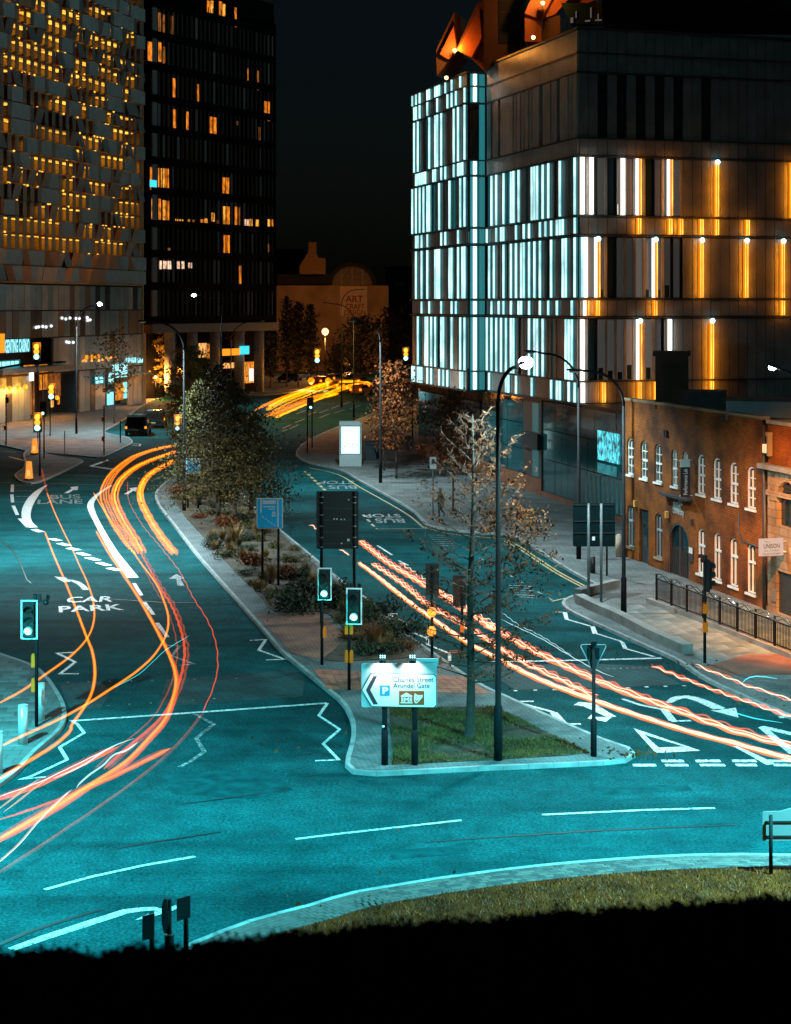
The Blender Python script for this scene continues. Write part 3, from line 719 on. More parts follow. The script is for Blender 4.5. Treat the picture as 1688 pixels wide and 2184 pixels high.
k = MB(); FG.slab(k, Tc0, Tc1, 1.22, 6.6, -.4, .02); build('door_recess', k, M_LEDGE, hall, True)
k = MB(); FG.slab(k, Tc0+.5, Tc0+1.8, 1.3, 3.1, .02, .05); build('door_glass', k, glow('lobby_teal', (.02, .16, .18), .5), hall, True)
k = MB(); FG.slab(k, Tc0+.5, Tc0+1.8, 4.3, 6.3, .02, .05); build('door_glass', k, MATS['lobby_teal'], hall, True)
k = MB(); FG.slab(k, Tc0+.05, Tc1-.2, 3.15, 4.25, .02, .3); build('dark_panel', k, M_CORE, hall, True)
k = MB(); FG.slab(k, Tc0+.75, Tc0+1.15, 1.65, 1.95, .05, .07); k2 = build('notice', k, mat('notice_white', (.6, .6, .58), .6, var=0), hall, True)
k = MB(); FG.slab(k, Tc0+.9, Tc0+1.1, 1.68, 1.92, .071, .08); build('notice_mark', k, mat('notice_red', (.5, .07, .03), .6, var=0), k2, True)
FG_RIBS = MB()                                   # pale blinds behind the lower panes
for i in range(9):
    t = .2+i*.72; FG.slab(FG_RIBS, t, t+.3, .5, 2.5, -.045, -.03)
build('blind', FG_RIBS, mat('blind_teal', (.06, .26, .28), .6, var=.2), hall, True)

k = MB(); FG.slab(k, FG.uw(1322, 930)[0], FG.uw(1276, 930)[0], 3.5, 5.3, .0, .03); build('glass_reflection', k, glow_n('reflection_cyan', (.12, .85, 1), 1.0, .02, (4, 4, 2.6), 6), hall, True)  # glowing sheet standing in for a bright reflection in the glass
k = MB(); FG.slab(k, FG.uw(1316, 960)[0], FG.uw(1276, 960)[0], 2.7, 3.3, .0, .03); build('glass_reflection', k, glow_n('reflection_cyan_dim', (.03, .4, .46), .5, .3, (2.4, 2.4, 1.6), 4), hall, True)  # dimmer lower part of the same painted reflection
# roof pods: folded copper plates lit by floodlights on the parapet
def plate(name, label, pts, Y0, th, group='copper clad roof pods'):
    v = [at(*zr(*p), Y0) for p in pts]
    c = sum(v, Vector())/len(v)
    th_v = Vector((.3, 1, 0)).normalized()*th
    return MB().prism(v, th_v), c
def pod(label, faces, Y0, loc):
    t = thing('roof_pod', label, 'roof structure', loc, 0, 'copper clad roof pods')
    for nm, pts, y, th, m in faces:
        mb, c = plate(nm, '', pts, Y0+y, th); build(nm, mb, m, t, True)
    return t
p0 = at(*zr(300, 560), 122)
pod('far left copper roof pod like a tall slanted prow above the cyan wing', [('outer_plate', [(232,400),(378,90),(384,420),(240,600)], .8, 4, M_ORSHADE), ('inner_plate', [(262,430),(372,205),(396,405),(330,470)], .3, .4, M_ORPLATE)], 122, (p0.x, p0.y, 30))
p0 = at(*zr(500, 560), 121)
pod('middle copper roof pod shaped like a leaning blade beside the dark stair box', [('outer_plate', [(392,395),(560,20),(610,0),(612,560),(520,470)], 1.0, 3, M_ORSHADE), ('inner_plate', [(402,398),(578,58),(594,300),(516,455)], .2, .7, M_ORPLATE)], 121, (p0.x, p0.y, 30))
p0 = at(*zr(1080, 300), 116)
pod('right copper roof pod with folded faces above the grey parapet corner', [('front_plate', [(938,105),(1010,-60),(1180,-60),(1072,152)], .2, .6, M_ORPLATE), ('side_plate', [(1072,154),(1185,-60),(1300,-20),(1180,112)], .9, .6, M_ORPLATE), ('base_plate', [(940,112),(1074,158),(1074,330),(940,330)], .6, 2, M_ORPLATE), ('far_plate', [(1200,0),(1350,50),(1500,0),(1500,-80),(1200,-80)], 2.5, 1, M_ORPLATE), ('base_side', [(1076,154),(1222,118),(1222,260),(1076,330)], 1.2, 2, M_ORSHADE)], 116, (p0.x, p0.y, 30))
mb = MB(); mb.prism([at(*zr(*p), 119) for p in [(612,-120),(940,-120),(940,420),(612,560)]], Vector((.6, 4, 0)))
stair = solo('roof_plant_room', mb, M_ORSHADE, 'dark copper clad plant room with a black louvred front between two roof pods', 'roof structure', tuple(at(*zr(780, 400), 119)))
for a, b in ((0, 90), (96, 214), (222, 342)):
    k = MB(); k.prism([at(*zr(*p), 118.9) for p in [(734,a),(904,a),(904,b),(734,b)]], Vector((.01, .08, 0))); build('louvre', k, M_CORE, stair, True)
mb = MB(); mb.prism([at(*zr(*p), 112) for p in [(1555,-200),(3400,-200),(3400,200),(1555,190)]], Vector((.8, 4, 0)))
solo('roof_plant_room', mb, mat('copper_dark', (.05, .022, .012), .7, var=.2), 'long dark brown plant room along the top right of the glass office building', 'roof structure', tuple(at(*zr(2300, 190), 112)))
mb = MB(); mb.prism([at(*zr(*p), 115) for p in [(1230,20),(1556,20),(1556,190),(1300,190)]], Vector((.3, 1, 0)))
gr = solo('roof_glazing', mb, M_GLASS, 'glazed roof light glittering between the copper pod and the dark plant room', 'skylight', tuple(at(*zr(1400, 190), 115)))
for x, y, w, h in [(1305,140,20,40),(1345,90,8,50),(1462,60,10,80),(1520,110,8,50),(1420,160,40,10),(1500,155,60,8)]:
    k = MB(); k.prism([at(*zr(*p), 114.95) for p in [(x,y),(x+w,y-4),(x+w,y+h),(x,y+h)]], Vector((.01, .03, 0))); build('lit_pane', k, M_WIN[1], gr, True)
def flood(px, py, Y, label, en):
    p = at(px, py, Y); t = thing('floodlight', label, 'floodlight', p-Vector((0, 0, .35)), 0, 'orange roof floodlights')
    k = MB(); k.ball((0, 0, .35), .13, 10, 7); build('lens', k, M_FLOOD, t)
    k = MB(); k.cyl((0, .1, 0), (0, .1, .3), .05, 8); k.box((0, .17, .35), (.3, .1, .26)); build('housing', k, M_LEDGE, t)
    l = bpy.data.lights.new('flood_lamp', 'POINT'); l.energy = en; l.color = (1, .36, .05); l.shadow_soft_size = .15
    lo = bpy.data.objects.new('flood_lamp', l); COL.objects.link(lo); lo.parent = t; lo.location = (0, -.3, .5)
f1 = zr(315, 618); f2 = zr(1008, 296)
flood(f1[0], f1[1], 121.5, 'orange floodlight on the wing parapet below the far left roof pod', 25)
flood(f2[0], f2[1], 111.5, 'orange floodlight on the grey parapet below the right roof pod', 25)
for q, Y in ((zr(382, 400), 121.2), (zr(1085, 22), 114.6)):
    flood(q[0], q[1], Y, 'small bright floodlight tucked in the fold of the %s roof pod' % ('far left' if Y > 120 else 'right'), 620)

# ---------------------------------------------------------------- brick building with arched windows
M_BRICK = brickmat('orange_brick', (.20, .052, .004), (.29, .080, .006), (.09, .032, .008), .23, .078, axis='XZ', rot=(0, 0, R(75)), msize=.012, stain=.72)
M_STONE = brickmat('sandstone_ashlar', (.28, .20, .12), (.36, .26, .16), (.11, .08, .05), .7, .34, axis='XZ', rot=(0, 0, R(75)), msize=.012, stain=.45)
M_WFR = mat('white_window_paint', (.66, .66, .62), .5, var=.1, scale=3)
M_DKFR = mat('dark_door_paint', (.02, .028, .03), .4, var=.2)
M_ROOFD = mat('roof_felt', (.02, .021, .022), .9, var=.3)
b0 = gp(1335, 1192); b1 = gp(1627, 1302); FB = Facade(b0, b1-b0); LB = (b1-b0).length
brick = thing('brick_building', 'two storey orange brick building with white arched windows beside the glass office building', 'building', b0)
def win_px(x0, x1, ytop, ybot):
    t0 = FB.uw(zb(x0, 0)[0], 900)[0]; t1 = FB.uw(zb(x1, 0)[0], 900)[0]
    xm = (x0+x1)/2; za = FB.uw(*zb(xm, ytop))[1]; zz = FB.uw(*zb(xm, ybot))[1]
    return t0, t1, zz, za
UP = [(176,230,420,712),(284,339,440,742),(394,453,464,772),(529,578,510,804),(616,662,528,830),(732,797,550,868),(857,925,578,905),(989,1060,612,944),(1126,1199,646,982)]
LO = [(180,234,952,1285),(399,456,1018,1370),(734,798,1138,1500),(861,927,1172,1550),(989,1059,1214,1600),(1126,1199,1258,1655)]
wins = [(*win_px(*w), "up") for w in UP]+[(*win_px(*w), 'lo') for w in LO]
door = win_px(274, 346, 985, 1455); gate = win_px(506, 670, 1095, 1570)
def arched_wall(mb, T0, T1, Z0, Z1, ops, d=.2, th=.35):
    ts = sorted({T0, T1, *[o[0] for o in ops], *[o[1] for o in ops]}); zs = sorted({Z0, Z1, *[o[2] for o in ops], *[o[3] for o in ops]})
    for ta, tb in zip(ts, ts[1:]):
        for za, zb_ in zip(zs, zs[1:]):
            tc, zc = (ta+tb)/2, (za+zb_)/2
            if any(o[0] < tc < o[1] and o[2] < zc < o[3] for o in ops): continue
            mb.quad(FB_.pt(ta, za), FB_.pt(tb, za), FB_.pt(tb, zb_), FB_.pt(ta, zb_)) if FLIP else mb.quad(FB_.pt(tb, za), FB_.pt(ta, za), FB_.pt(ta, zb_), FB_.pt(tb, zb_))
    for t0, t1, z0, z1, ar in ops:
        c, hw = (t0+t1)/2, (t1-t0)/2; N = 8
        arc = [(c-hw*math.cos(PI*i/N), z1-ar+ar*math.sin(PI*i/N)) for i in range(N+1)] if ar > 0 else [(t0, z1), (t1, z1)]
        if ar > 0:                                # brick above the arch
            for (a, za), (b, zb_) in zip(arc, arc[1:]):
                mb.quad(FB_.pt(a, za), FB_.pt(b, zb_), FB_.pt(b, z1), FB_.pt(a, z1))
        ring = [(t0, z0)]+arc+[(t1, z0)]
        for (a, za), (b, zb_) in zip(ring, ring[1:]+ring[:1]):
            if (a-b)**2+(za-zb_)**2 > 1e-8: mb.quad(FB_.pt(a, za), FB_.pt(b, zb_), FB_.pt(b, zb_, -d), FB_.pt(a, za, -d))
FB_, FLIP = FB, False
ops = [(a, b, c, d, (b-a)*.34) for a, b, c, d, _ in wins]+[(*door, 0.0), (*gate, (gate[1]-gate[0])*.45)]
mb = MB(); arched_wall(mb, 0, LB, 0, 8.12, ops)
FB.slab(mb, 0, LB, 0, 7.9, -9, -.36)
build('wall', mb, M_BRICK, brick, True)
mb = MB(); FB.slab(mb, -.06, LB+.02, 8.122, 8.25, -.35, .06); FB.slab(mb, -.06, -.002, 0, 8.12, -9, -.02); build('coping', mb, M_STONE, brick, True)
mb = MB(); FB.slab(mb, 0, LB, 7.91, 8.0, -9, -.4); build('roof', mb, M_ROOFD, brick, True)
def arch_pts(t0, t1, z0, z1, ar, ins, out):
    c, hw = (t0+t1)/2, (t1-t0)/2-ins; N = 8
    arc = [(c-hw*math.cos(PI*i/N), z1-ar+(ar-ins)*math.sin(PI*i/N)) for i in range(N+1)]
    return [FB.pt(t0+ins, z0+ins, out)]+[FB.pt(a, z, out) for a, z in arc]+[FB.pt(t1-ins, z0+ins, out)]
def arch_window(t0, t1, z0, z1, kind, wm):
    ar = (t1-t0)*.34
    k = MB(); A = arch_pts(t0, t1, z0, z1, ar, .0, -.07); B = arch_pts(t0, t1, z0, z1, ar, .075 if wm is M_WFR else .06, -.07)
    n = len(A)
    for i in range(n):
        j = (i+1) % n; k.quad(A[i], A[j], B[j], B[i]); k.quad(B[i], B[j], B[j]-FB.n*.06, B[i]-FB.n*.06)
    fr = build('window', k, wm, brick, True)
    gl = MB(); gl.quad(*arch_pts(t0, t1, z0, z1, ar, .02, -.13)); build('pane', gl, M_GLASS, fr, True)
    k = MB(); c = (t0+t1)/2; zm = z0+(z1-z0)*(.48 if kind == 'up' else .62)
    FB.slab(k, t0+.1, t1-.1, zm-.05, zm+.05, -.12, -.04); FB.slab(k, c-.03, c+.03, z0+.1, z1-ar*.6, -.12, -.06)
    if kind == 'up':
        for q in (.25, .72): FB.slab(k, t0+.1, t1-.1, z0+(z1-z0)*q-.02, z0+(z1-z0)*q+.02, -.12, -.062)
    build('glazing_bar', k, wm, fr, True)
    k = MB(); FB.slab(k, t0-.06, t1+.06, z0-.1, z0, -.12, .07); build('sill', k, wm if wm is M_WFR else M_STONE, fr, True)
for i, (a, b, c, d, kd) in enumerate(wins): arch_window(a, b, c, d, kd, M_WFR if not (kd == 'lo' and i in (9, 10)) else mat('grey_window_paint%d' % i, (.28, .31, .31), .5, var=.1))
k = MB(); FB.slab(k, door[0], door[1], door[2], door[3], -.19, -.12); dr = build('door', k, M_DKFR, brick, True)
k = MB(); FB.slab(k, door[0]+.2, door[1]-.25, door[3]-1.0, door[3]-.1, -.118, -.1); build('fanlight', k, M_GLASS, dr, True)
k = MB(); FB.slab(k, door[0]+.3, door[1]-.35, door[2]+1.1, door[2]+2.2, -.118, -.1); build('door_pane', k, M_GLASS, dr, True)
k = MB(); k.quad(*arch_pts(*gate, (gate[1]-gate[0])*.45, .0, -.16)); gt = build('gate', k, M_DKFR, brick, True)
k = MB(); gw = gate[1]-gate[0]
for i in range(11): FB.slab(k, gate[0]+.06+i*(gw-.15)/10, gate[0]+.11+i*(gw-.15)/10, gate[2], gate[2]+1.5, -.15, -.1)
FB.slab(k, gate[0], gate[1], gate[2]+3.3, gate[2]+3.45, -.15, -.05); FB.slab(k, gate[0]+gw/2-.06, gate[0]+gw/2+.06, gate[2], gate[2]+3.3, -.15, -.06)
build('gate_bar', k, M_LEDGE, gt, True)
k = MB(); A = arch_pts(*gate, (gate[1]-gate[0])*.45, .0, -.02); B = arch_pts(*gate, (gate[1]-gate[0])*.45, .1, -.02)
for i in range(len(A)-1): k.quad(A[i], A[i+1], B[i+1], B[i])
build('arch_trim', k, mat('teal_trim', (.03, .07, .08), .4, var=0), gt, True)
k = MB(); FB.slab(k, gate[0]+.3, gate[1]-.3, gate[2]+1.7, gate[2]+3.2, -.148, -.13); build('gate_pane', k, M_GLASS, gt, True)
for x, y in ((250, 940), (502, 1028)):
    t, z = FB.uw(*zb(x, y)); k = MB(); FB.slab(k, t-.1, t+.1, z-.16, z+.16, 0.002, .14); build('alarm_box', k, mat('alarm_box%d' % x, (.5, .25, .06), .6, var=0), brick, True)
t0, z0 = FB.uw(*zb(475, 856)); t1, z1 = FB.uw(*zb(700, 915))
k = MB(); FB.slab(k, t0, t1, z1-.05, z1+.05, .003, .35); build('sign_shelf', k, M_LEDGE, brick, True)
k = MB()
for i in range(8):
    t = t0+.9+(i % 4)*.32; k.ball(FB.pt(t, z1-.13, .25), .09, 8, 5)
build('spot_heads', k, M_CORE, brick, True)
t, z = FB.uw(*zb(1070, 1050)); pts = [FB.pt(t, z+.1, .03), FB.pt(t+.02, z-.7, .03), FB.pt(t+.35, z-1.0, .03), FB.pt(LB-.05, z-1.05, .03)]
k = MB(); k.tube(pts, .035, 6); build('cable', k, M_LEDGE, brick, True)
for x, y in ((700, 1090), (480, 380), (497, 385), (940, 262)):
    t, z = FB.uw(*zb(x, y)); k = MB(); FB.slab(k, t-.07, t+.07, z-.15, z+.15, .002, .1); build('vent', k, M_CORE, brick, True)
t, z = FB.uw(*zb(690, 1345)); k = MB(); FB.slab(k, t-.22, t+.2, z-.35, z+.35, .002, .05); nb = build('notice_board', k, M_CORE, brick, True)
k = MB(); FB.slab(k, t-.2, t+.18, z+.05, z+.33, .051, .055); build('notice', k, M_WFR, nb, True)
# lettering fixed to the wall
M_LETT = mat('pale_sign_letters', (.40, .50, .50), .5, var=0)
for s, (x0, y0, x1, y1) in {'Sheffield': (548,940,618,955), 'Hallam': (547,985,605,995), 'University': (545,1030,632,1062)}.items():
    ta, za = FB.uw(*zb(x0, y0)); tb, zb_ = FB.uw(*zb(x1, y1))
    k = text_mb(s, lambda u, v: FB.pt(ta+(tb-ta)*u, za+.40*v, .03), thick=.01); build('wall_lettering', k, M_LETT, brick, True)
# banner and hanging sign: each a thing of its own on the brick wall
tb_, zt = FB.uw(*zb(640, 575)); _, zz = FB.uw(*zb(640, 870))
def blade(mb, t, o0, o1, z0, z1, th=.05): return mb.par(FB.pt(t, z0, o0), FB.n*(o1-o0), FB.d*th, FB.up*(z1-z0))
t0, _ = FB.uw(*zb(664, 700), )
bw0, bw1 = .15, .62
tb_ = FB.uw(*zb(636, 700), out=.38)[0]
bp = FB.pt(tb_, zz, .4)
ban = thing('banner', 'black vertical banner with white lettering hung from the brick wall', 'banner', bp)
k = MB(); blade(k, tb_, bw0, bw1, zz, zt-.37); build('banner_cloth', k, mat('banner_black', (.012, .014, .016), .6, var=0), ban, True)
k = MB(); blade(k, tb_-.006, bw0, bw1, zt-.36, zt, .062); build('banner_head', k, mat('banner_head', (.35, .45, .46), .6, var=0), ban, True)
FNT = tb_+.056
M_WL = mat('white_lettering', (.62, .64, .64), .5, var=0)
k = text_mb('Performance Lab', lambda u, v: FB.pt(FNT, zz+.1+1.2*u, bw0+.13+.2*v)); build('lettering', k, M_WL, ban, True)
k = MB()
for q in (zt-.06, zz+.05): k.tube([FB.pt(tb_+.02, q, -.05), FB.pt(tb_+.02, q, .66)], .025, 6)
build('bracket', k, M_WFR, ban, True)
c = FB.uw(*zb(1320, 1285), out=.7); us = thing('hanging_sign', 'white illuminated union sign hanging out from the stone building wall', 'sign', FB.pt(c[0], c[1]-.4, .7))
w0, w1 = .16, 1.24; zc = c[1]; t = c[0]
k = MB(); blade(k, t-.05, w0, w1, zc-.36, zc+.35, .1); build('sign_box', k, glow('sign_face_warm', (1, .70, .58), .62), us, True)
M_DKL = mat('dark_lettering', (.03, .03, .04), .6, var=0); M_GRL = mat('green_flash', (.08, .22, .16), .6, var=0)
tf = t+.054
for s, za, h, a0, a1, m in (('UNISON', zc-.05, .19, 1.06, .34, M_DKL), ('City of Sheffield', zc-.20, .10, 1.04, .36, M_GRL), ('Tel: 0114 273 6307', zc-.315, .075, 1.08, .30, M_DKL)):
    k = text_mb(s, lambda u, v: FB.pt(tf, za+h*v, a0+(a1-a0)*u), thick=.012); build('lettering', k, m, us, True)
k = MB(); k.quad(FB.pt(tf, zc+.30, 1.12), FB.pt(tf, zc+.2, .92), FB.pt(tf, zc+.19, .72), FB.pt(tf, zc+.25, .95)); build('flash', k, M_GRL, us, True)
k = MB()
for q in (zc+.22, zc-.22): k.tube([FB.pt(t, q, -.15), FB.pt(t, q, .18)], .025, 6)
build('bracket', k, M_WFR, us, True)

# stone building to the right
FB2 = Facade(FB.pt(LB+.5, 0, .02), FB.d)
stone = thing('stone_building', 'warm sandstone and brick building with a round arched window at the right edge', 'building', FB2.pt(0, 0))
FB_ = FB2
def s_t(x): return FB2.uw(zb(x, 0)[0], 1000)[0]
aw = (s_t(1372), s_t(1540), FB2.uw(*zb(1440, 1130))[1], FB2.uw(*zb(1440, 770))[1])
dw = (s_t(1364), s_t(1560), .15, FB2.uw(*zb(1400, 1480))[1])
mb = MB(); arched_wall(mb, 0, 9, 0, 6.1, [(*aw, (aw[1]-aw[0])*.5), (*dw, 0.0)]); FB2.slab(mb, 0, 9, 0, 6.0, -8, -.36); build('wall', mb, M_STONE, stone, True)
mb = MB(); FB2.slab(mb, 0, 9, 6.3, 8.0, -8, -.02); build('upper_wall', mb, M_BRICK, stone, True)
mb = MB(); FB2.slab(mb, -.3, 9, 6.1, 6.3, -.4, .35); FB2.slab(mb, 0, 9, 8.0, 8.15, -8, .08); build('cornice', mb, mat('cornice_grey', (.2, .22, .22), .6, var=.15), stone, True)
def arch2(o, ins, out):
    t0, t1, z0, z1 = o; ar = (t1-t0)*.5; c, hw = (t0+t1)/2, (t1-t0)/2-ins
    return [FB2.pt(t0+ins, z0, out)]+[FB2.pt(c-hw*math.cos(PI*i/10), z1-ar+(ar-ins)*math.sin(PI*i/10), out) for i in range(11)]+[FB2.pt(t1-ins, z0, out)]
k = MB(); k.quad(*arch2(aw, 0, -.18)); wn = build('window', k, M_GLASS, stone, True)
k = MB(); c = (aw[0]+aw[1])/2; FB2.slab(k, c-.05, c+.05, aw[2], aw[3]-.1, -.17, -.1); FB2.slab(k, aw[0], aw[1], aw[2]+1.6, aw[2]+1.72, -.17, -.11); build('glazing_bar', k, M_DKFR, wn, True)
for i in range(9):                                # arch stones
    a0, a1 = PI*i/9+.02, PI*(i+1)/9-.02; ar = (aw[1]-aw[0])/2; cz = aw[3]-ar; k = MB()
    q = [FB2.pt(c-math.cos(a)*r, cz+math.sin(a)*r, .002) for a, r in ((a0, ar+.03), (a1, ar+.03), (a1, ar+.62), (a0, ar+.62))]
    k.prism(q, FB2.n*.06); build('arch_stone', k, M_STONE, stone, True)
k = MB(); FB2.slab(k, 0, 9, aw[2]+1.2, aw[2]+1.4, .003, .1); build('string_course', k, M_STONE, stone, True)
k = MB(); FB2.slab(k, *dw[:2], .1, dw[3], -.2, -.12); build('door', k, M_DKFR, stone, True)
t, z = FB2.uw(*zb(1345, 1670)); k = MB(); FB2.slab(k, t-.15, t+.15, z-.25, z+.25, .002, .05); build('plaque', k, mat('plaque', (.15, .18, .2), .5, var=0), stone, True)
k = MB(); k.tube([FB.pt(LB+.25, .1, .06), FB.pt(LB+.25, 7.9, .06)], .06, 8); k.tube([FB.pt(LB+.42, .1, .1), FB.pt(LB+.42, 5.6, .1)], .05, 8); build('drainpipe', k, M_LEDGE, stone, True)
mb = MB(); FB.slab(mb, LB+.005, LB+.49, 0, 8.0, -5, -.35); build('recess_wall', mb, M_BRICK, stone, True)
lt, lz = FB2.uw(*zb(1310, 505), out=.1)
wl = thing('wall_lamp', 'white wall lamp bracket at the cornice of the stone building', 'wall lamp', FB2.pt(lt, lz, .1))
k = MB(); FB2.slab(k, lt-.28, lt-.02, lz-.18, lz+.18, .12, .3); build('lamp_box', k, glow('wall_lamp_face', (1, .62, .32), 1.2), wl, True)
k = MB(); FB2.slab(k, lt, lt+.14, lz-.3, lz+.55, .05, .25); FB2.slab(k, lt-.02, lt+.16, lz+.55, lz+.7, .05, .3); build('bracket', k, mat('bracket_bronze', (.22, .17, .1), .5, var=0), wl, True)
# chimney and roof tanks behind the brick parapet
ch = at(1434, 850, 81.0); M_CHB = brickmat('sooty_brick', (.05, .03, .018), (.06, .035, .02), (.03, .02, .015), .23, .078, axis='XZ')
chim = thing('chimney', 'square dark brick chimney stack rising from the brick building roof', 'chimney', (ch.x, ch.y, 7.9))
k = MB(); k.box((ch.x, ch.y, 9.2), (1.5, 1.1, 2.6), R(-15)); build('stack', k, M_CHB, chim, True)
k = MB(); k.box((ch.x, ch.y, 10.62), (1.72, 1.3, .24), R(-15)); build('cap', k, M_CHB, chim, True)
q = at(1505, 848, 79); k = MB(); k.box((q.x, q.y, 8.4), (1.9, 2, 1.0), R(-15)); solo('roof_hatch', k, M_ROOFD, 'low black roof box beside the chimney stack', 'roof box', (q.x, q.y, 7.9))
q = at(1640, 870, 74); k = MB(); k.box((q.x, q.y, 8.3), (3.6, 2.4, .85), R(-15))
tank = solo('roof_tank', k, mat('tank_teal', (.03, .055, .065), .6, var=.2), 'long grey teal roof tank above the brick and stone buildings', 'roof tank', (q.x, q.y, 7.9))
k = MB(); k.box((q.x, q.y, 8.76), (3.7, 2.5, .06), R(-15)); build('tank_lid', k, M_ROOFD, tank, True)
# ================================================================ left: folded panel car park, tower, gallery
M_PANEL = mat('folded_aluminium', (.26, .29, .285), .45, metal=.25, var=.15, scale=.6)
M_PANEL_LIT = mat('folded_aluminium_orange_lit', (.42, .16, .06), .5, metal=.15, var=.15, scale=.6)  # orange light on cheeks and some faces, put into the metal's colour
M_CONC = mat('deck_concrete', (.50, .36, .16), .9, var=.2)
M_TUBE = glow_n('deck_tube', (1, .46, .05), 1.9, .35, (.5, .5, .5))
FC = Facade((-33.1, 215), (-.262, -.965)); LC = 41.6
car_park = thing('car_park', 'tall car park clad in tilted folded metal panels glowing yellow from inside', 'building', FC.pt(0, 0))
rs = random.Random(11)
PW, PH, Z0P, NR, NCp = 1.75, 1.8, 15.6, 21, 23
def panel_mesh(k, d, orange_lit=False):
    w, h = PW-.06, PH-.12; mb = MB(); th = .04
    o = {0: (d, 0, 0, d), 1: (0, d, d, 0), 2: (d, d, 0, 0), 3: (0, 0, d, d)}[k]
    # corners: x (far 0 / near w), z; the list gives how far each stands out: near-bottom, far-bottom, far-top, near-top
    c = [Vector((w, .05+o[0], 0)), Vector((0, .05+o[1], 0)), Vector((0, .05+o[2], h)), Vector((w, .05+o[3], h))]
    b = [Vector((p.x, p.y-th, p.z)) for p in c]
    mb.add(c+b, [(0,1,2,3), (7,6,5,4), (0,4,5,1), (1,5,6,2), (2,6,7,3), (3,7,4,0)])
    mb.cur = 1
    fl = [Vector((p.x, .0, p.z)) for p in c]
    if k < 2:                                     # triangular cheeks
        i, j = (0, 1), (3, 2)
        out = 0 if k == 0 else 1
        mb.add([c[0], c[1], fl[0] if k == 0 else fl[1]], [(0,1,2), (2,1,0)]); mb.add([c[3], c[2], fl[3] if k == 0 else fl[2]], [(0,1,2), (2,1,0)])
    elif k == 2: mb.add([c[0], c[3], fl[0]], [(0,1,2), (2,1,0)]); mb.add([c[1], c[2], fl[1]], [(0,1,2), (2,1,0)])
    else: mb.add([c[3], c[0], fl[3]], [(0,1,2), (2,1,0)]); mb.add([c[2], c[1], fl[2]], [(0,1,2), (2,1,0)])
    return mb.mesh('folded_panel', [M_PANEL_LIT if orange_lit else M_PANEL, M_PANEL_LIT])
PM = [panel_mesh(k, .42) for k in range(4)]; PT = [panel_mesh(k, .55, True) for k in range(4)]
rz = math.atan2(FC.d.y, FC.d.x)
cells = [(r, c) for r in range(NR) for c in range(NCp) if Z0P+r*PH < 53.5-.178*c*PW]
cells.sort(key=lambda q: (q[1]*.6-q[0]*.35), reverse=True)      # the nearest, lowest ones show largest
far = MB(); rmat = Matrix.Rotation(rz, 3, 'Z')
for i, (r, c) in enumerate(cells):
    k = (0 if rs.random() < .70 else rs.choice((1, 1, 1, 2, 3))) if r > 1 else rs.choice((1, 1, 1, 1, 2, 3))
    me = PT[k] if (r < 2 and rs.random() < .45) or rs.random() < .02 else PM[k]
    p = FC.pt(c*PW+.03, Z0P+r*PH+.06, rs.uniform(0, .05))
    if i < 300:
        o = link('folded_panel', me, car_park); o.location = p-car_park.location; o.rotation_euler = (0, 0, rz)
    else: far.add([p+rmat @ v.co for v in me.vertices], [tuple(f.vertices) for f in me.polygons])
tag(build('folded_panels', far, M_PANEL, car_park, True), kind='stuff')
mb = MB()
for r in range(NR+1): FC.slab(mb, -.2, LC, Z0P+r*PH-.14, Z0P+r*PH+.02, -2, -.04)
FC.slab(mb, -.1, LC, 15.3, 53, -2.4, -2); FC.slab(mb, -.25, -.02, .1, 53, -6.2, .15)
build('deck_slab', mb, M_CONC, car_park, True)
for r in range(2, NR):
    t = rs.uniform(0, 2)
    while t < LC-2:
        L = rs.uniform(2.5, 7)
        if rs.random() < .72 and t+L < LC:
            k = MB(); FC.slab(k, t, t+L, Z0P+(r+1)*PH-.24, Z0P+(r+1)*PH-.18, -1.7, -.6); build('tube_light', k, M_TUBE, car_park, True)
        t += L+rs.uniform(.3, 2.2)
dl = MB().ball((0, 0, 0), .13, 6, 4).mesh('deck_lamp', M_AMB)
for i in range(95):
    r = rs.randrange(2, 19); t = rs.uniform(1, LC-5); o = link('deck_lamp', dl, car_park); o.location = FC.pt(t, Z0P+r*PH-.02, rs.uniform(.05, .2))-car_park.location
# lower glazed storeys
M_CL = [mat('spandrel_teal', (.17, .25, .26), .3, var=.2, scale=.5), mat('spandrel_grey', (.30, .32, .31), .35, var=.2, scale=.5), mat('spandrel_dark', (.045, .055, .058), .25, var=.2, scale=.5), mat('spandrel_brown', (.16, .12, .10), .35, var=.2)]
for z0, z1 in ((12.4, 15.25), (9.3, 12.3), (5.2, 9.2), (.15, 5.1)):
    for i in range(30):
        t0 = i*1.39; r = rs.random()
        if z0 < 1 and 4 < t0 < 30 and not 11 < t0 < 17: continue
        if z0 < 6 and t0 > 24 and z0 > 1: continue
        k = MB(); FC.slab(k, t0+.02, t0+1.37, z0, z1, -.2, rs.uniform(.0, .06))
        build('cladding_panel', k, M_CL[0] if r < .4 else M_CL[1] if r < .72 else M_CL[2] if r < .9 else M_CL[3], car_park, True)
mb = MB(); FC.slab(mb, 0, LC, .1, 15.3, -6, -3.0); FC.slab(mb, 0, LC, 5.05, 5.2, -3, .1); FC.slab(mb, 0, LC, 12.28, 12.42, -.3, .09); FC.slab(mb, 0, LC, 9.18, 9.32, -.3, .09)
build('shop_core', mb, M_CORE, car_park, True)
def fc_panel(x0, y0, x1, y1, m, name, o0=.1, o1=.16, parent=None):
    t0, za = FC.uw(x0, y0, o0); t1, zb_ = FC.uw(x1, y1, o0)
    k = MB(); FC.slab(k, min(t0, t1), max(t0, t1), min(za, zb_), max(za, zb_), o0, o1)
    return build(name, k, m, parent or car_park, True)
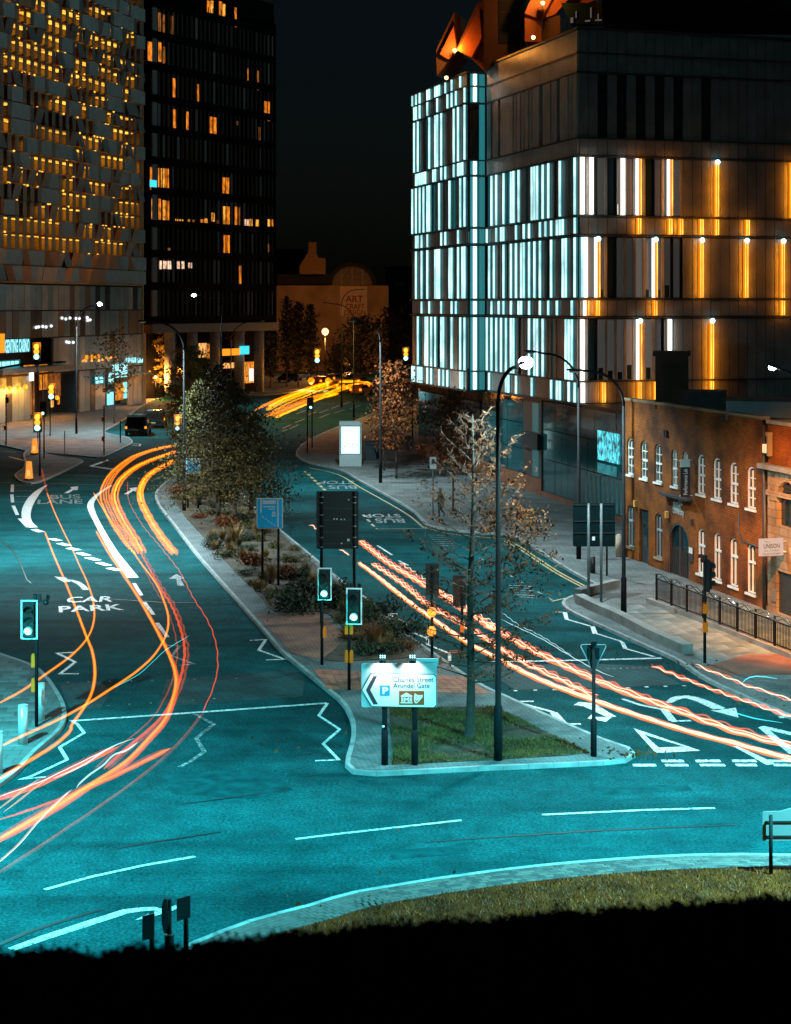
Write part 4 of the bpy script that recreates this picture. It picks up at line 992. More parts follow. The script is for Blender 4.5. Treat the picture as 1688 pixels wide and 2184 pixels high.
M_SHOP = [glow_n('shop_orange', (1, .30, .02), .8), glow_n('shop_amber', (1, .45, .12), 1.3), glow_n('shop_dim', (.6, .16, .03), .4), glow('shop_cyan', (.25, .9, 1), 1.2), glow('shop_white', (.9, .95, 1), 1.6)]
# shop windows seen through the ground floor openings
for x0, y0, x1, y1, i in [(2,792,24,838,2),(26,786,48,838,0),(48,800,72,884,2),(50,776,72,800,0),(84,776,100,830,0),(103,786,128,845,2),(107,830,113,868,1),(122,835,126,862,0),(0,820,30,832,1),(32,822,66,830,1),(186,824,196,872,3),(200,816,210,866,0),(246,818,262,852,0),(262,815,276,848,3),(228,832,244,862,3),(276,815,288,840,1)]:
    fc_panel(x0, y0, x1, y1, M_SHOP[i], 'shop_window', -1.2, -1.1)
for i in range(11):
    t0 = FC.uw(2+i*10.5, 820)[0]; k = MB(); FC.slab(k, t0-.05, t0+.05, .15, 5.0, -1.0, -.9); build('mullion', k, M_LEDGE, car_park, True)
rows = [[(226,763),(231,766),(236,762),(244,764),(249,763),(187,683),(192,682)],[(77,698),(82,697),(91,696),(98,697),(109,695)],[(132,678),(140,680),(149,678),(162,679),(169,679),(186,677)],[(142,729),(147,730),(156,730)],[(177,770),(180,768),(184,770),(195,769),(211,769),(218,767)]]
for row in rows:
    for x, y in row:
        t, z = FC.uw(x, y, .1); k = MB(); k.ball(FC.pt(t, z, .12), .17, 8, 5); build('ceiling_lamp', k, M_SHOP[1] if y > 755 else M_SHOP[4], car_park, True)
for x, y, e in [(8,826,500),(20,828,500),(38,826,400),(53,824,500),(120,848,300),(262,830,300)]:
    t, z = FC.uw(x, y, .4); k = MB(); k.ball(FC.pt(t, z, .5), .26, 10, 6); cl = build('hanging_lamp', k, glow('shop_lamp%d' % x, (1, .34, .02), 1.5), car_park, True)
    l = bpy.data.lights.new('shop_light', 'POINT'); l.energy = e; l.color = (1, .32, .04); l.shadow_soft_size = .3
    lo = bpy.data.objects.new('shop_light', l); COL.objects.link(lo); lo.parent = car_park; lo.location = FC.pt(t, z-.4, 1.1)-car_park.location
# signs on the car park: each a thing of its own
def fc_sign(name, label, x0, y0, x1, y1, m, cat='sign', out=.3, glyphs=None, gm=None, txt=None):
    tc, zc = FC.uw((x0+x1)/2, max(y0, y1), out)
    s = thing(name, label, cat, FC.pt(tc, zc, out))
    t0, za = FC.uw(x0, y0, out); t1, zb_ = FC.uw(x1, y1, out)
    if m: fc_panel(x0, y0, x1, y1, m, 'sign_board', out-.12, out, s)
    if txt:
        k = text_mb(txt, lambda u, v: FC.pt(t0+(t1-t0)*u, zb_+(za-zb_)*v, out+.05), thick=.03); build('lettering', k, gm, s, True)
    for (u0, v0, u1, v1) in glyphs or []:
        k = MB(); FC.slab(k, min(t0+(t1-t0)*u0, t0+(t1-t0)*u1), max(t0+(t1-t0)*u0, t0+(t1-t0)*u1), zb_+(za-zb_)*v0, zb_+(za-zb_)*v1, out+.01, out+.04); build('sign_mark', k, gm, s, True)
    return s
M_CY = glow('neon_cyan', (.02, .75, .85), 1.1); M_CYW = glow('neon_white', (.40, .95, 1), 1.3); M_CYD = glow('neon_dim', (.0, .26, .32), .7); M_ORS = glow('neon_orange', (1, .30, .01), 1.3)
fc_sign('shop_sign', 'cyan neon casino lettering on the glass front of the car park', 10, 724, 62, 750, M_CYD, glyphs=None, gm=M_CYW, txt='GENTING CASINO')
fc_sign('shop_sign', 'bright orange sign block left of the casino lettering at the frame edge', -10, 712, 8, 752, M_ORS)
bars = [(.05+i*.19, .5, .2+i*.19, .9) for i in range(5)]+[(.05, .1, .92, .3)]
fc_sign('shop_sign', 'long white and cyan fascia sign under the canopy at the left frame edge', -8, 770, 41, 790, M_CYD, glyphs=bars, gm=M_CYW)
blk = [(.06, .55, .4, .9), (.45, .6, .93, .85), (.1, .1, .5, .42), (.55, .12, .9, .45)]
fc_sign('shop_sign', 'large overexposed white shop sign above the doorway behind the taxis', 240, 778, 270, 803, M_CYW)
fc_sign('shop_sign', 'tall white and cyan projecting sign left of the large white shop sign', 230, 793, 243, 818, M_CYD, glyphs=blk, gm=M_CYW, out=.9)
fc_sign('shop_sign', 'small white and cyan shop sign above the dark double doors', 202, 802, 221, 818, M_CYD, glyphs=blk, gm=M_CYW)
fc_sign('shop_sign', 'row of cyan neon letters under the string of lamps near the building corner', 268, 763, 290, 774, None, glyphs=[(.02+i*.17, .1, .13+i*.17, .95) for i in range(6)], gm=M_CYW)
fc_sign('shop_sign', 'short cyan neon sign on the corner of the car park nearest the tower', 293, 764, 305, 774, None, glyphs=[(.05+i*.24, .1, .22+i*.24, .95) for i in range(4)], gm=M_CYW)
fc_sign('shop_sign', 'orange lantern lights in a row on the car park front', 180, 757, 214, 765, None, glyphs=[(.05, .1, .22, .9), (.4, .1, .56, .9), (.6, .1, .72, .9), (.78, .1, .95, .9)], gm=M_ORS)
fc_sign('shop_sign', 'white lit poster panel beside the traffic signals on the casino front', 62, 790, 70, 812, M_SHOP[4])
mb = MB(); FC.slab(mb, FC.uw(300, 800)[0], FC.uw(233, 815)[0], 4.1, 4.25, .05, 1.6); canopy = solo('shop_canopy', mb, M_CL[1], 'thin pale canopy over the shop doorway behind the taxis', 'canopy', tuple(FC.pt(4, 4.1, .1)))
mb = MB(); FC.slab(mb, 24.5, LC, 5.6, 6.1, .05, 2.6); solo('shop_canopy', mb, mat('canopy_brown', (.22, .16, .12), .5, var=.2), 'long flat canopy under the casino sign', 'canopy', tuple(FC.pt(32, 5.6, .1)))
pm = mat('gable_orange', (.5, .25, .1), .6, var=.2)
mb = MB(); FC.slab(mb, -.9, -.3, .1, 9.3, -6, .2); build('corner_pier', mb, pm, car_park, True)

# dark tower
FT = Facade((-32.8, 222), (.5216, .853)); LT = 28.5
tower = thing('tower_block', 'tall dark tower of narrow windows with a few rooms lit orange', 'building', FT.pt(0, 0))
M_TW = mat('tower_cladding', (.006, .006, .006), .9, var=.2, scale=.5, spec=.05); M_TP = [mat('tower_glass_a', (.012, .012, .013), .12, var=.1, spec=.6), mat('tower_glass_b', (.03, .024, .019), .2, var=.1), mat('tower_glass_c', (.06, .042, .03), .4, var=.2)]
ZF = [10.5, 15.1, 19.5, 23.6, 28.0, 32.1, 36.3, 40.5, 44.8, 49.1, 53.3]
mb = MB(); FT.slab(mb, 0, LT, 10.5, 58, -20, -.3)
for z in ZF: FT.slab(mb, -.1, LT+.1, z-.1, z+.95, -.3, .06)
build('frame', mb, M_TW, tower, True)
nb_ = 27; bw = (LT-1.2)/nb_
pr = {}
for f in range(10):
    for i in range(nb_):
        r = rs.random(); k = MB(); t0 = 1.2+i*bw
        ww = bw*rs.choice((.92, .92, .6, .75))
        FT.slab(k, t0+.04, t0+ww, ZF[f]+.97, ZF[f+1]-.12, -.28, -.2+rs.uniform(0, .05)); build('window', k, M_TP[0] if r < .6 else M_TP[1] if r < .86 else M_TP[2], tower, True)
mb = MB()
for i in range(nb_+1):
    t0 = 1.2+i*bw; FT.slab(mb, t0-.05, t0+.03, 10.5, 55, -.28, .02)
build('mullion', mb, M_TW, tower, True)
for f in range(10):
    k = MB(); FT.slab(k, .1, 1.1, ZF[f]+.97, ZF[f+1]-.12, -.28, .0); build('end_panel', k, mat('tower_end%d' % f, (.12, .13, .13), .5, var=.15), tower, True)
M_TL = [glow_n('room_orange', (1, .25, .01), .95, .3, (2.2, 2.2, .9)), glow_n('room_dim', (.8, .24, .02), .35, .2), glow_n('room_pale', (1, .62, .42), 1.2, .4), glow('room_cyan', (.05, .75, .85), 1.2), glow_n('room_gold', (1, .38, .04), 1.2, .3, (2.5, 2.5, 1.1))]
for x0, x1, y0, y1, m in [(868,905,240,358,0),(915,925,244,350,1),(930,946,244,360,0),(955,968,270,370,1),(1215,1232,0,110,0),(1236,1250,0,115,4),(1285,1302,5,130,0),(1306,1320,20,136,4),(1375,1386,40,156,0),(905,916,66,200,1),(928,944,70,200,1),(950,966,80,200,1),(1004,1016,90,216,1),(1015,1028,455,582,0),(1158,1171,490,616,0),(1018,1031,636,764,0),(1092,1105,650,776,0),(1232,1246,680,806,0),(1253,1268,684,812,0),(1445,1455,396,510,0),(1508,1516,410,525,1),(1550,1562,590,700,0),(1570,1580,592,706,0),(1515,1525,740,842,1),(1388,1396,706,730,1),(882,934,975,1112,0),(945,966,982,1114,4),(972,990,984,1112,0),(1306,1322,1035,1160,0),(1326,1342,1036,1164,0),(890,925,1158,1298,4),(930,944,1160,1298,0),(950,970,1168,1298,4),(976,992,1172,1300,0),(1310,1326,1204,1330,4),(1330,1346,1206,1330,0),(1374,1388,1206,1330,0),(1394,1406,1210,1322,1),(1435,1456,1280,1326,2),(1462,1478,1278,1326,4),(1500,1520,1282,1324,4),(1565,1580,1280,1322,4),(1586,1600,1280,1322,0),(1030,1046,1278,1308,4),(1054,1074,1280,1312,4),(1104,1118,1280,1310,4),(1130,1144,1282,1312,1),(1178,1192,1280,1322,0),(1200,1216,1276,1326,4),(1242,1258,1242,1294,4),(1268,1280,1284,1322,1),(1312,1328,1372,1478,0),(1334,1348,1374,1480,0),(938,954,1522,1572,2),(958,976,1524,1570,2),(984,1004,1524,1572,2),(1034,1054,1526,1570,2),(1062,1080,1526,1570,2),(1106,1126,1534,1566,2),(1400,1413,1552,1668,0),(1565,1575,1424,1470,1),(985,998,1448,1478,1),(880,914,1050,1094,3),(950,990,926,940,2)]:
    a, b = zo1(x0, y0), zo1(x1, y1); t0, za = FT.uw(*a); t1, zb_ = FT.uw(*b)
    if b[1] < 0: continue
    k = MB(); FT.slab(k, t0, t1, zb_, za, -.13, -.08 if m != 3 else .08); build('lit_window', k, M_TL[m], tower, True)
mb = MB(); FT.slab(mb, -.2, LT+.4, 9.2, 10.4, -20, .3); build('podium_slab', mb, mat('podium_concrete', (.13, .135, .135), .8, var=.2), tower, True)
for x in (372, 420, 468, 520, 562):
    t, _ = FT.uw(x, 760); k = MB(); k.cyl(FT.pt(t, .1, -.8), FT.pt(t, 9.2, -.8), .75, 14); build('column', k, mat('column_concrete%d' % x, (.26, .27, .27), .7, var=.2), tower, True)
mb = MB(); FT.slab(mb, 0, LT, .1, 9.2, -12, -3.5); build('lobby_wall', mb, M_TW, tower, True)
def ft_panel(x0, y0, x1, y1, m, name, o=-3.3, parent=None):
    t0, za = FT.uw(x0, y0, o); t1, zb_ = FT.uw(x1, y1, o); k = MB(); FT.slab(k, t0, t1, zb_, za, o, o+.08); return build(name, k, m, parent or tower, True)
for x0, y0, x1, y1, m in [(424,732,440,762,M_SHOP[1]),(442,733,452,764,M_SHOP[0]),(454,734,462,752,M_SHOP[1]),(476,774,508,784,M_SHOP[1]),(520,772,552,815,M_SHOP[0]),(531,786,540,812,M_SHOP[4]),(541,772,548,812,M_SHOP[1]),(553,778,558,815,M_SHOP[3])]: ft_panel(x0, y0, x1, y1, m, 'shop_window')
def ft_sign(label, x0, y0, x1, y1, m):
    t, z = FT.uw((x0+x1)/2, y1, .5); s = thing('shop_sign', label, 'sign', FT.pt(t, z, .5)); ft_panel(x0, y0, x1, y1, m, 'sign_board', .4, s)
ft_sign('glowing orange fascia sign under the dark tower behind the trees', 474, 744, 511, 757, M_ORS)
ft_sign('cyan neon sign next to the orange fascia under the dark tower', 511, 738, 531, 755, M_CY)

# art gallery and dark blocks at the end of the street
YG = 322.0
gx0, gx1 = at(590, 700, YG).x, at(829, 700, YG).x
M_GW = mat('gallery_stone', (.34, .22, .14), .8, var=.3, scale=.25)
gal = thing('gallery_building', 'pale stone gallery with arched gable and tall poster closing the street', 'building', ((gx0+gx1)/2, YG, 0))
k = MB(); k.box(((gx0+gx1)/2, YG+6, 8.4), (gx1-gx0, 12, 16.8)); build('wall', k, M_GW, gal, True)
xa, xb = at(706, 600, YG).x, at(797, 600, YG).x; xc, rr = (xa+xb)/2, (xb-xa)/2
def half(rad, n=14, sq=.95): return [(xc-rad*math.cos(PI*i/n), 16.85+rad*sq*math.sin(PI*i/n)) for i in range(n+1)]
k = MB(); k.prism([Vector((x, YG-.3, z)) for x, z in half(rr+.5)], (0, 14, 0)); build('barrel_roof', k, M_ROOFD, gal, True)
k = MB(); k.prism([Vector((x, YG-.5, z)) for x, z in half(rr-.3)], (0, .15, 0)); gg = build('gable_window', k, mat('gable_glass', (.12, .085, .06), .5, var=.3), gal, True)
k = MB()
for q in (-.5, 0, .5): k.box((xc+q*rr, YG-.55, 16.9+rr*.38), (.16, .1, rr*.75))
build('glazing_bar', k, M_GW, gg, True)
a = at(593, 575, YG+3); b = at(705, 610, YG+3)
k = MB(); k.box(((a.x+b.x)/2, YG+6, 17.9), (b.x-a.x, 10, 2.2)); build('roof_box', k, M_ROOFD, gal, True)
sx = at(668, 560, YG); k = MB(); k.prism([at(*z3(*p), YG+1) for p in [(995,195),(1050,110),(1050,50),(1095,50),(1095,118),(1110,145),(1152,148),(1152,260),(995,260)]], (0, 3, 0)); build('stair_turret', k, mat('turret_render', (.34, .18, .08), .7, var=.15), gal, True)
pb = thing('poster', 'tall dim exhibition poster on the gallery wall', 'poster', at(756, 690, YG-.1))
k = MB(); k.prism([at(*z3(*p), YG-.3) for p in [(1243,320),(1410,320),(1410,500),(1243,500)]], (0, .08, 0)); build('poster_sheet', k, mat('poster_cream', (.60, .44, .32), .7, var=.1), pb, True)
M_PL = mat('poster_letters', (.20, .05, .03), .7, var=0)
for s, x0, x1, y0, y1 in [('ART', 1276, 1385, 378, 420), ('CRAFT', 1276, 1395, 428, 462), ('DESIGN', 1270, 1400, 466, 498)]:
    A, B = at(*z3(x0, y1), YG-.34), at(*z3(x1, y0), YG-.34)
    k = text_mb(s, lambda u, v: Vector((A.x+(B.x-A.x)*u, A.y, A.z+(B.z-A.z)*v)), thick=.02); build('lettering', k, M_PL, pb, True)
for lab, x0, x1, y0, Y, m in [('dark teal block behind the right side of the gallery', 822, 905, 572, 360, mat('far_block_teal', (.03, .055, .06), .8, var=.2)), ('low dark block left of the gallery under its roofline', 588, 650, 534, 345, M_TW)]:
    a, b = at(x0, y0, Y), at(x1, y0, Y); t = thing('far_building', lab, 'building', ((a.x+b.x)/2, Y, 0))
    k = MB(); k.box(((a.x+b.x)/2, Y+6, a.z/2), (b.x-a.x, 12, a.z)); build('wall', k, m, t, True)
    k = MB(); k.box(((a.x+b.x)/2, Y+6, a.z+.2), (b.x-a.x+.6, 12.6, .4)); build('roof', k, M_ROOFD, t, True)
    if 'teal' in lab:
        k = MB(); k.box(((a.x+b.x)/2, Y-.05, 17.5), (b.x-a.x-.8, .1, 1.2)); build('window', k, M_TGLASS, t, True)
# ================================================================ street furniture
M_POLE = mat('black_pole', (.007, .009, .010), .7, var=.15, spec=.12)
M_POLEG = mat('grey_green_pole', (.09, .13, .135), .45, var=.15)
M_BLK = mat('black_housing', (.010, .012, .013), .5, var=.1)
M_SIGNB = mat('sign_back', (.018, .034, .038), .55, var=.15)
M_WHT = mat('white_edge', (.74, .80, .80), .5, var=.04)
M_YEL = mat('push_button_yellow', (.92, .16, .0), .5, var=.1)
M_AMBER = glow('signal_amber', (1, .25, .0), 1.5); M_AMBC = glow('signal_amber_core', (1, .33, .03), 2.1)
M_GREEN = glow('signal_green', (.0, .72, .68), 1.0); M_GREENC = glow('signal_green_core', (.40, 1, .95), 2.6)
M_LENSD = mat('dark_lens', (.03, .02, .018), .2, var=0)
M_LED = glow('lamp_led', (.70, .97, 1), 60); M_LEDO = mat('lamp_lens_clear', (.3, .36, .36), .2, var=0)
def street_lamp(label, base, h, ang, reach, glowhead=False, en=0, col=(.62, .95, 1), tilt=.10, rise=1.6, z0=.11, lens=True, aim=0, cone=158, lr=.24, yaw=0):
    """curved-arm lamp column; ang is the compass angle of the arm in the plan"""
    b = Vector((base.x, base.y, z0)); t = thing('street_lamp', label, 'street lamp', b, ang, 'curved street lamps')
    hh = h-z0
    k = MB(); k.tube([(0,0,0), (0,0,1.5), (0,0,1.55), (0,0,hh-rise)], [.125, .12, .088, .062], 10); build('pole', k, M_POLE, t)
    N = 9; pts = [Vector((reach*(1-math.cos(i/N*PI/2))*.72, 0, hh-rise+rise*math.sin(i/N*PI/2)*.96)) for i in range(N+1)]
    e = pts[-1]; pts.append(Vector((reach*.86, 0, e.z+tilt*reach*.2)))
    k = MB(); k.tube(pts, [.062]+[.055]*N+[.045], 8); build('arm', k, M_POLE, t)
    e = pts[-1]; dx = Vector((1, 0, tilt)).normalized(); up = Vector((-tilt, 0, 1)).normalized(); sy = Vector((0, 1, 0))
    k = MB()
    prof = [(0, .06, .05), (.12, .11, .07), (.45, .15, .075), (.62, .12, .06), (.7, .05, .03)]
    rings = []
    for x, w, th in prof: rings.append([e+dx*x+sy*w*cy+up*(th*cz) for cy, cz in ((1, 0), (.7, .8), (0, 1), (-.7, .8), (-1, 0), (-.7, -.35), (.7, -.35))])
    vs = [p for r in rings for p in r]; n = 7
    fs = [(i*n+q, i*n+(q+1) % n, (i+1)*n+(q+1) % n, (i+1)*n+q) for i in range(len(prof)-1) for q in range(n)]+[tuple(range(n))[::-1], tuple(range((len(prof)-1)*n, len(prof)*n))]
    k.add(vs, fs); build('lamp_head', k, M_BLK, t)
    if lens:
        k = MB(); c = e+dx*.37-up*.045
        k.ball(c, .2 if not glowhead else lr, 12, 7, (1.1, .62, .34) if not glowhead else (1.15, .85, .75)); build('lens', k, M_LED if glowhead else M_LEDO, t)
    if en:
        l = bpy.data.lights.new('lamp_light', 'SPOT'); l.energy = en; l.color = col; l.spot_size = R(cone); l.spot_blend = .7; l.shadow_soft_size = .12
        lo = bpy.data.objects.new('lamp_light', l); COL.objects.link(lo); lo.parent = t; lo.location = e+dx*.4-up*.22; lo.rotation_euler = (0, -R(aim), R(yaw))
    return t
CW = (.60, .96, 1.0); CWN = (.72, .95, 1.0); WARM = (1, .50, .16)
def lp(px, py): return gp(px, py, .11)
p = lp(1063, 1621); street_lamp('tall curved street lamp with a glaring white head on the grass tip of the island', p, 11.25, R(58), 1.55, True, 14000, (.5, .95, 1), tilt=.22, rise=1.0, aim=28)
p = lp(1331, 1310); street_lamp('street lamp beside the low stone kerb in front of the brick building corner', p, 10.3, R(184), 2.0, False, 5500, CWN, tilt=.05, rise=1.5)
p = lp(1235, 1192); street_lamp('street lamp rising behind the green road sign back at the office glass', p, 10.6, R(176), 2.4, False, 8000, CWN, tilt=.12, rise=1.8)
p = lp(812, 1030); street_lamp('street lamp beside the lit advertising panel with its arm over the bus bay', p, 11.9, R(186), 1.9, False, 11000, CWN, tilt=.05, rise=1.6)
p = lp(755, 896); street_lamp('distant street lamp behind the advertising panel with its arm to the left', p, 13.2, R(180), 3.2, False, 9000, WARM, rise=2)
p = lp(163, 925); street_lamp('street lamp with a bright head in front of the glazed car park storeys', p, 13.0, R(35), 2.5, True, 34000, CWN, tilt=.25, rise=2.2)
p = lp(393, 1090); street_lamp('black street lamp in front of the dark tree cluster with its arm to the left', p, 12.0, R(178), 2.6, False, 15000, CWN, tilt=.06, rise=1.8)
p = gp(473, 880); street_lamp('street lamp behind the yellow tree with a small lit head to the left', p, 14.2, R(170), 3.6, True, 5000, CWN, tilt=.1, rise=2.2)
p = gp(493, 866); street_lamp('street lamp under the dark tower with its long arm bent to the right', p, 11.0, R(8), 4.3, False, 3000, CWN, tilt=.06, rise=2.4)
p = gp(412, 830); street_lamp('thin far street lamp with a small lit head before the tower windows', p, 15.2, R(10), 2.3, True, 0, CWN, tilt=.1, rise=1.8)
p = gp(530, 825); street_lamp('thin far street lamp with a small lit head at the right edge of the tower', p, 15.2, R(10), 2.4, True, 0, CWN, tilt=.1, rise=1.8)
p = gp(729, 870); street_lamp('slender distant street lamp in front of the gallery poster with its arm to the right', p, 15.0, R(5), 2.6, False, 4000, WARM, tilt=.05, rise=2)
p = lp(-52, 1180); street_lamp('street lamp at the left edge whose flat head reaches over the crossing', p, 10.0, R(4), 4.6, False, 25000, CWN, tilt=.04, rise=1.2)
p = lp(1712, 1450); street_lamp('street lamp at the right edge whose lit head shows before the amber facade', p, 10.75, R(112), 1.6, True, 28000, (1, .32, .04), tilt=.2, rise=1.2, aim=44, cone=92, lr=.15, yaw=-62)
# two more of the same columns stand just outside the frame at the roundabout (their light is what the near road shows)
street_lamp('street lamp on the roundabout verge to the right of the frame', Vector((14.0, 33.2, 0)), 10.5, R(128), 2.0, False, 56000, (.12, .9, 1), tilt=.06)
street_lamp('street lamp on the near left corner outside the frame', Vector((-15.5, 40.5, 0)), 10.5, R(-30), 2.0, False, 36000, (.11, .9, 1), tilt=.06)

# ---- traffic signals
def ring(mb, w, h, t, y0, y1):
    for x, z, sx, sz in ((0, h/2-t/2, w, t), (0, -h/2+t/2, w, t), (w/2-t/2, 0, t, h-2*t), (-w/2+t/2, 0, t, h-2*t)): mb.box((x, (y0+y1)/2, z), (sx, y1-y0, sz))
def signal(label, base, h, lit='g', rz=0, buttons=(), hx=0.0, sc=1.0, front=True, waits=(), sensors=False, z0=.11, foot=False, wh=1, plight=0, lr=.12):
    """h: top of the head above the ground; local -y faces the driver"""
    t = thing('traffic_signal', label, 'traffic light', (base.x, base.y, z0), rz, 'traffic signals')
    hh = h-z0; HW, HH = .50*sc, 1.16*sc; zc = hh-HH/2
    k = MB(); k.tube([(0,0,0), (0,0,hh-.06)], .055, 10)
    if foot: k.tube([(0,0,0), (0,0,1.0)], .085, 10)
    build('pole', k, M_POLE, t)
    if not lit: return t
    k = MB(); k.box((hx, -.09, zc), (HW, .03, HH)); bb = build('backing_board', k, M_BLK, t)
    if wh:
        k = MB(); ring(k, HW, HH, .045*sc, -.012, 0); q = build('border', k, M_WHT, bb); q.location = (hx, -.105, zc)
    k = MB(); k.box((hx, -.17, zc), (.30*sc, .13, HH*.84)); build('signal_head', k, M_BLK, t)
    for i, s in enumerate('rag'):
        z = zc+(1-i)*.31*sc
        on = s in lit
        k = MB(); k.cyl((hx, -.235, z), (hx, -.25, z), lr*sc, 14); ln = build('lens', k, (M_GREENC if s == 'g' else M_AMBC) if on else M_LENSD, t)
        if on and s == 'r':
            l = bpy.data.lights.new('lens_light', 'POINT'); l.energy = 260 if 'a' in lit else 1900; l.color = (1, .30, .02); l.shadow_soft_size = .1
            lo = bpy.data.objects.new('lens_light', l); COL.objects.link(lo); lo.parent = t; lo.location = (hx, -.75, z+.1)
        if on and plight and s in 'g':
            l = bpy.data.lights.new('lens_light', 'POINT'); l.energy = plight; l.color = (.0, 1, .88); l.shadow_soft_size = .06
            lo = bpy.data.objects.new('lens_light', l); COL.objects.link(lo); lo.parent = t; lo.location = (hx, -.55, z)
        k = MB(); N = 10
        vs = []
        for a in range(N+1):
            an = PI*(-.18+1.36*a/N); x, zz_ = math.cos(an)*.12*sc, math.sin(an)*.12*sc
            vs += [(hx+x, -.236, z+zz_), (hx+x, -.40, z+zz_*.96)]
        k.add(vs, [(2*a, 2*a+2, 2*a+3, 2*a+1) for a in range(N)]); build('visor', k, M_BLK if not on else (M_GREEN if s == 'g' else M_AMBER), t)  # visors of lit lenses glow too: the halo put into their surface
    for x, z in buttons:
        k = MB(); k.box((x, -.02, z), (.11, .16, .34)); k.box((x, -.02, z+.2), (.09, .14, .06)); build('push_button_box', k, M_YEL, t)
    for x, z in waits:
        k = MB(); k.box((x, -.02, z), (.13, .14, .34)); bx = build('push_button_box', k, M_YEL, t)
        k = MB(); k.ball((x, -.13, z), .17, 10, 6, (1, .6, 1.1)); build('wait_lamp', k, M_AMBC, bx)
        l = bpy.data.lights.new('wait_light', 'POINT'); l.energy = 30; l.color = (1, .26, .01); l.shadow_soft_size = .1
        lo = bpy.data.objects.new('wait_light', l); COL.objects.link(lo); lo.parent = bx; lo.location = (x, -.5, z)
    if sensors:
        k = MB(); k.box((-.05, 0, hh+.05), (.1, .12, .2)); k.box((.09, 0, hh+.04), (.1, .12, .2)); k.tube([(.1, 0, hh-.05), (.28, -.05, hh-.02)], .025, 6); k.ball((.30, -.05, hh-.09), .09, 8, 5); k.box((.35, 0, hh+.06), (.05, .2, .13), .5); build('detector', k, M_BLK, t)
    return t
b = gp(78, 1550, .11); signal('left traffic signal showing green beside the pale steel bollards', b, 4.0, 'g', 0, [(-.09, 2.0), (-.09, 1.25)], hx=-.2, sensors=True, sc=1.03, plight=18)
b = gp(687, 1418, .11); signal('green traffic signal at the brick crossing below the black sign back', b, 3.6, 'g', R(-4), [(.10, 1.15)], hx=.11, sc=1.0, plight=18)
b = gp(745, 1472, .11); signal('green traffic signal in front of the shrubs, nearest to the direction sign', b, 3.55, 'g', R(-4), [(-.08, 2.05), (-.08, 1.1), (.08, 2.05), (.08, 1.1)], hx=.18, sensors=True, sc=1.06, plight=18)
b = gp(922, 1405, .11); signal('traffic signal seen from behind with two glowing amber wait lamps', b, 3.55, 'x', R(172), waits=[(0, 1.72), (0, 1.02)], hx=.0, sc=.98, wh=0)
b = gp(986, 1392, .11); signal('traffic signal back half hidden behind the bare tree trunk', b, 2.95, 'x', R(165), [(-.0, .9)], hx=.12, sc=.98, wh=0)
b = gp(1504, 1414, .11); signal('traffic signal seen sideways in front of the railings with two yellow boxes', b, 3.85, 'x', R(105), [(.0, 1.95), (.0, 1.28)], hx=.04, sc=1.02, sensors=True, wh=0)
for q in bpy.data.objects:
    if q.name.startswith('push_button_box') and q.parent and 'seen from behind' in q.parent.get('label', ''): q.rotation_euler = (0, 0, PI)
b = gp(656, 968, .11); signal('far green traffic signal on the red paving left of the advertising panel', b, 5.0, 'g', 0, [(.1, 1.2)], hx=.3, sc=.95, wh=0)
b = gp(666, 955, .11); signal('far signal post with two amber wait lamps beside the green signal', b, 5.2, '', 0, waits=[(.1, 3.2), (.1, 1.5)])
b = gp(380, 1052, .11); signal('green and amber traffic signal at the left edge of the dark tree cluster', b, 5.5, 'rag', 0, hx=0, sc=1.05, wh=0)
b = gp(85, 1015, .11); signal('lit traffic signal over the orange bollard on the small traffic island', b, 4.9, 'rag', 0, hx=-.14, sc=1.3, wh=0, foot=True, lr=.17)
b = gp(94, 978, .11); signal('signal with a lone green light beside the pair of amber lights', b, 4.9, 'g', 0, hx=-.05, sc=1.1, wh=0)
b = gp(107, 930, .11); signal('traffic signal with a yellow lit face in front of the casino', b, 5.3, 'rag', 0, hx=.15, sc=1.45, wh=0, lr=.18)
b = gp(81, 936, .11); signal('tallest amber and green traffic signal left of the street lamp', b, 9.4, 'rag', 0, hx=-.1, sc=1.55, wh=0, lr=.17)
b = gp(677, 838); signal('amber and green traffic signal far up the street before the gallery', b, 6.6, 'rag', 0, hx=0, sc=2.0, wh=0, lr=.17)
b = gp(866, 845); signal('amber and green traffic signal left of the cyan striped wing', b, 7.0, 'rag', 0, hx=0, sc=1.8, wh=0, lr=.17)
b = gp(386, 905); signal('single amber beacon signal beside the street lamp in front of the trees', b, 6.2, 'r', 0, hx=-.1, sc=1.7, wh=0, lr=.19)
for lab, x, y, ty in [('slim post with a small black box at the left pavement edge', 13, 950, 842), ('slim post with yellow boxes before the black taxi', 222, 965, 868), ('short post at the kerb corner below the taxi', 257, 945, 900), ('thin white post on the pavement before the casino', 138, 968, 922)]:
    b = gp(x, y, .11); h = 13-(ty-HZ)*b.y/F; t = thing('sign_post', lab, 'post', b, 0, 'slim posts'); k = MB(); k.tube([(0,0,0), (0,0,h)], .06 if 'white' not in lab else .04, 8); build('post', k, M_POLE if 'white' not in lab else M_POLEG, t)
    if 'yellow' in lab or 'black box' in lab:
        for z in ((1.2, 2.9) if 'yellow' in lab else (1.6,)): k = MB(); k.box((-.12, 0, z), (.16, .16, .45)); build('push_button_box', k, M_YEL, t)
    if 'black box' in lab: k = MB(); k.box((.1, 0, h-.6), (.3, .2, .5)); build('control_box', k, M_BLK, t)

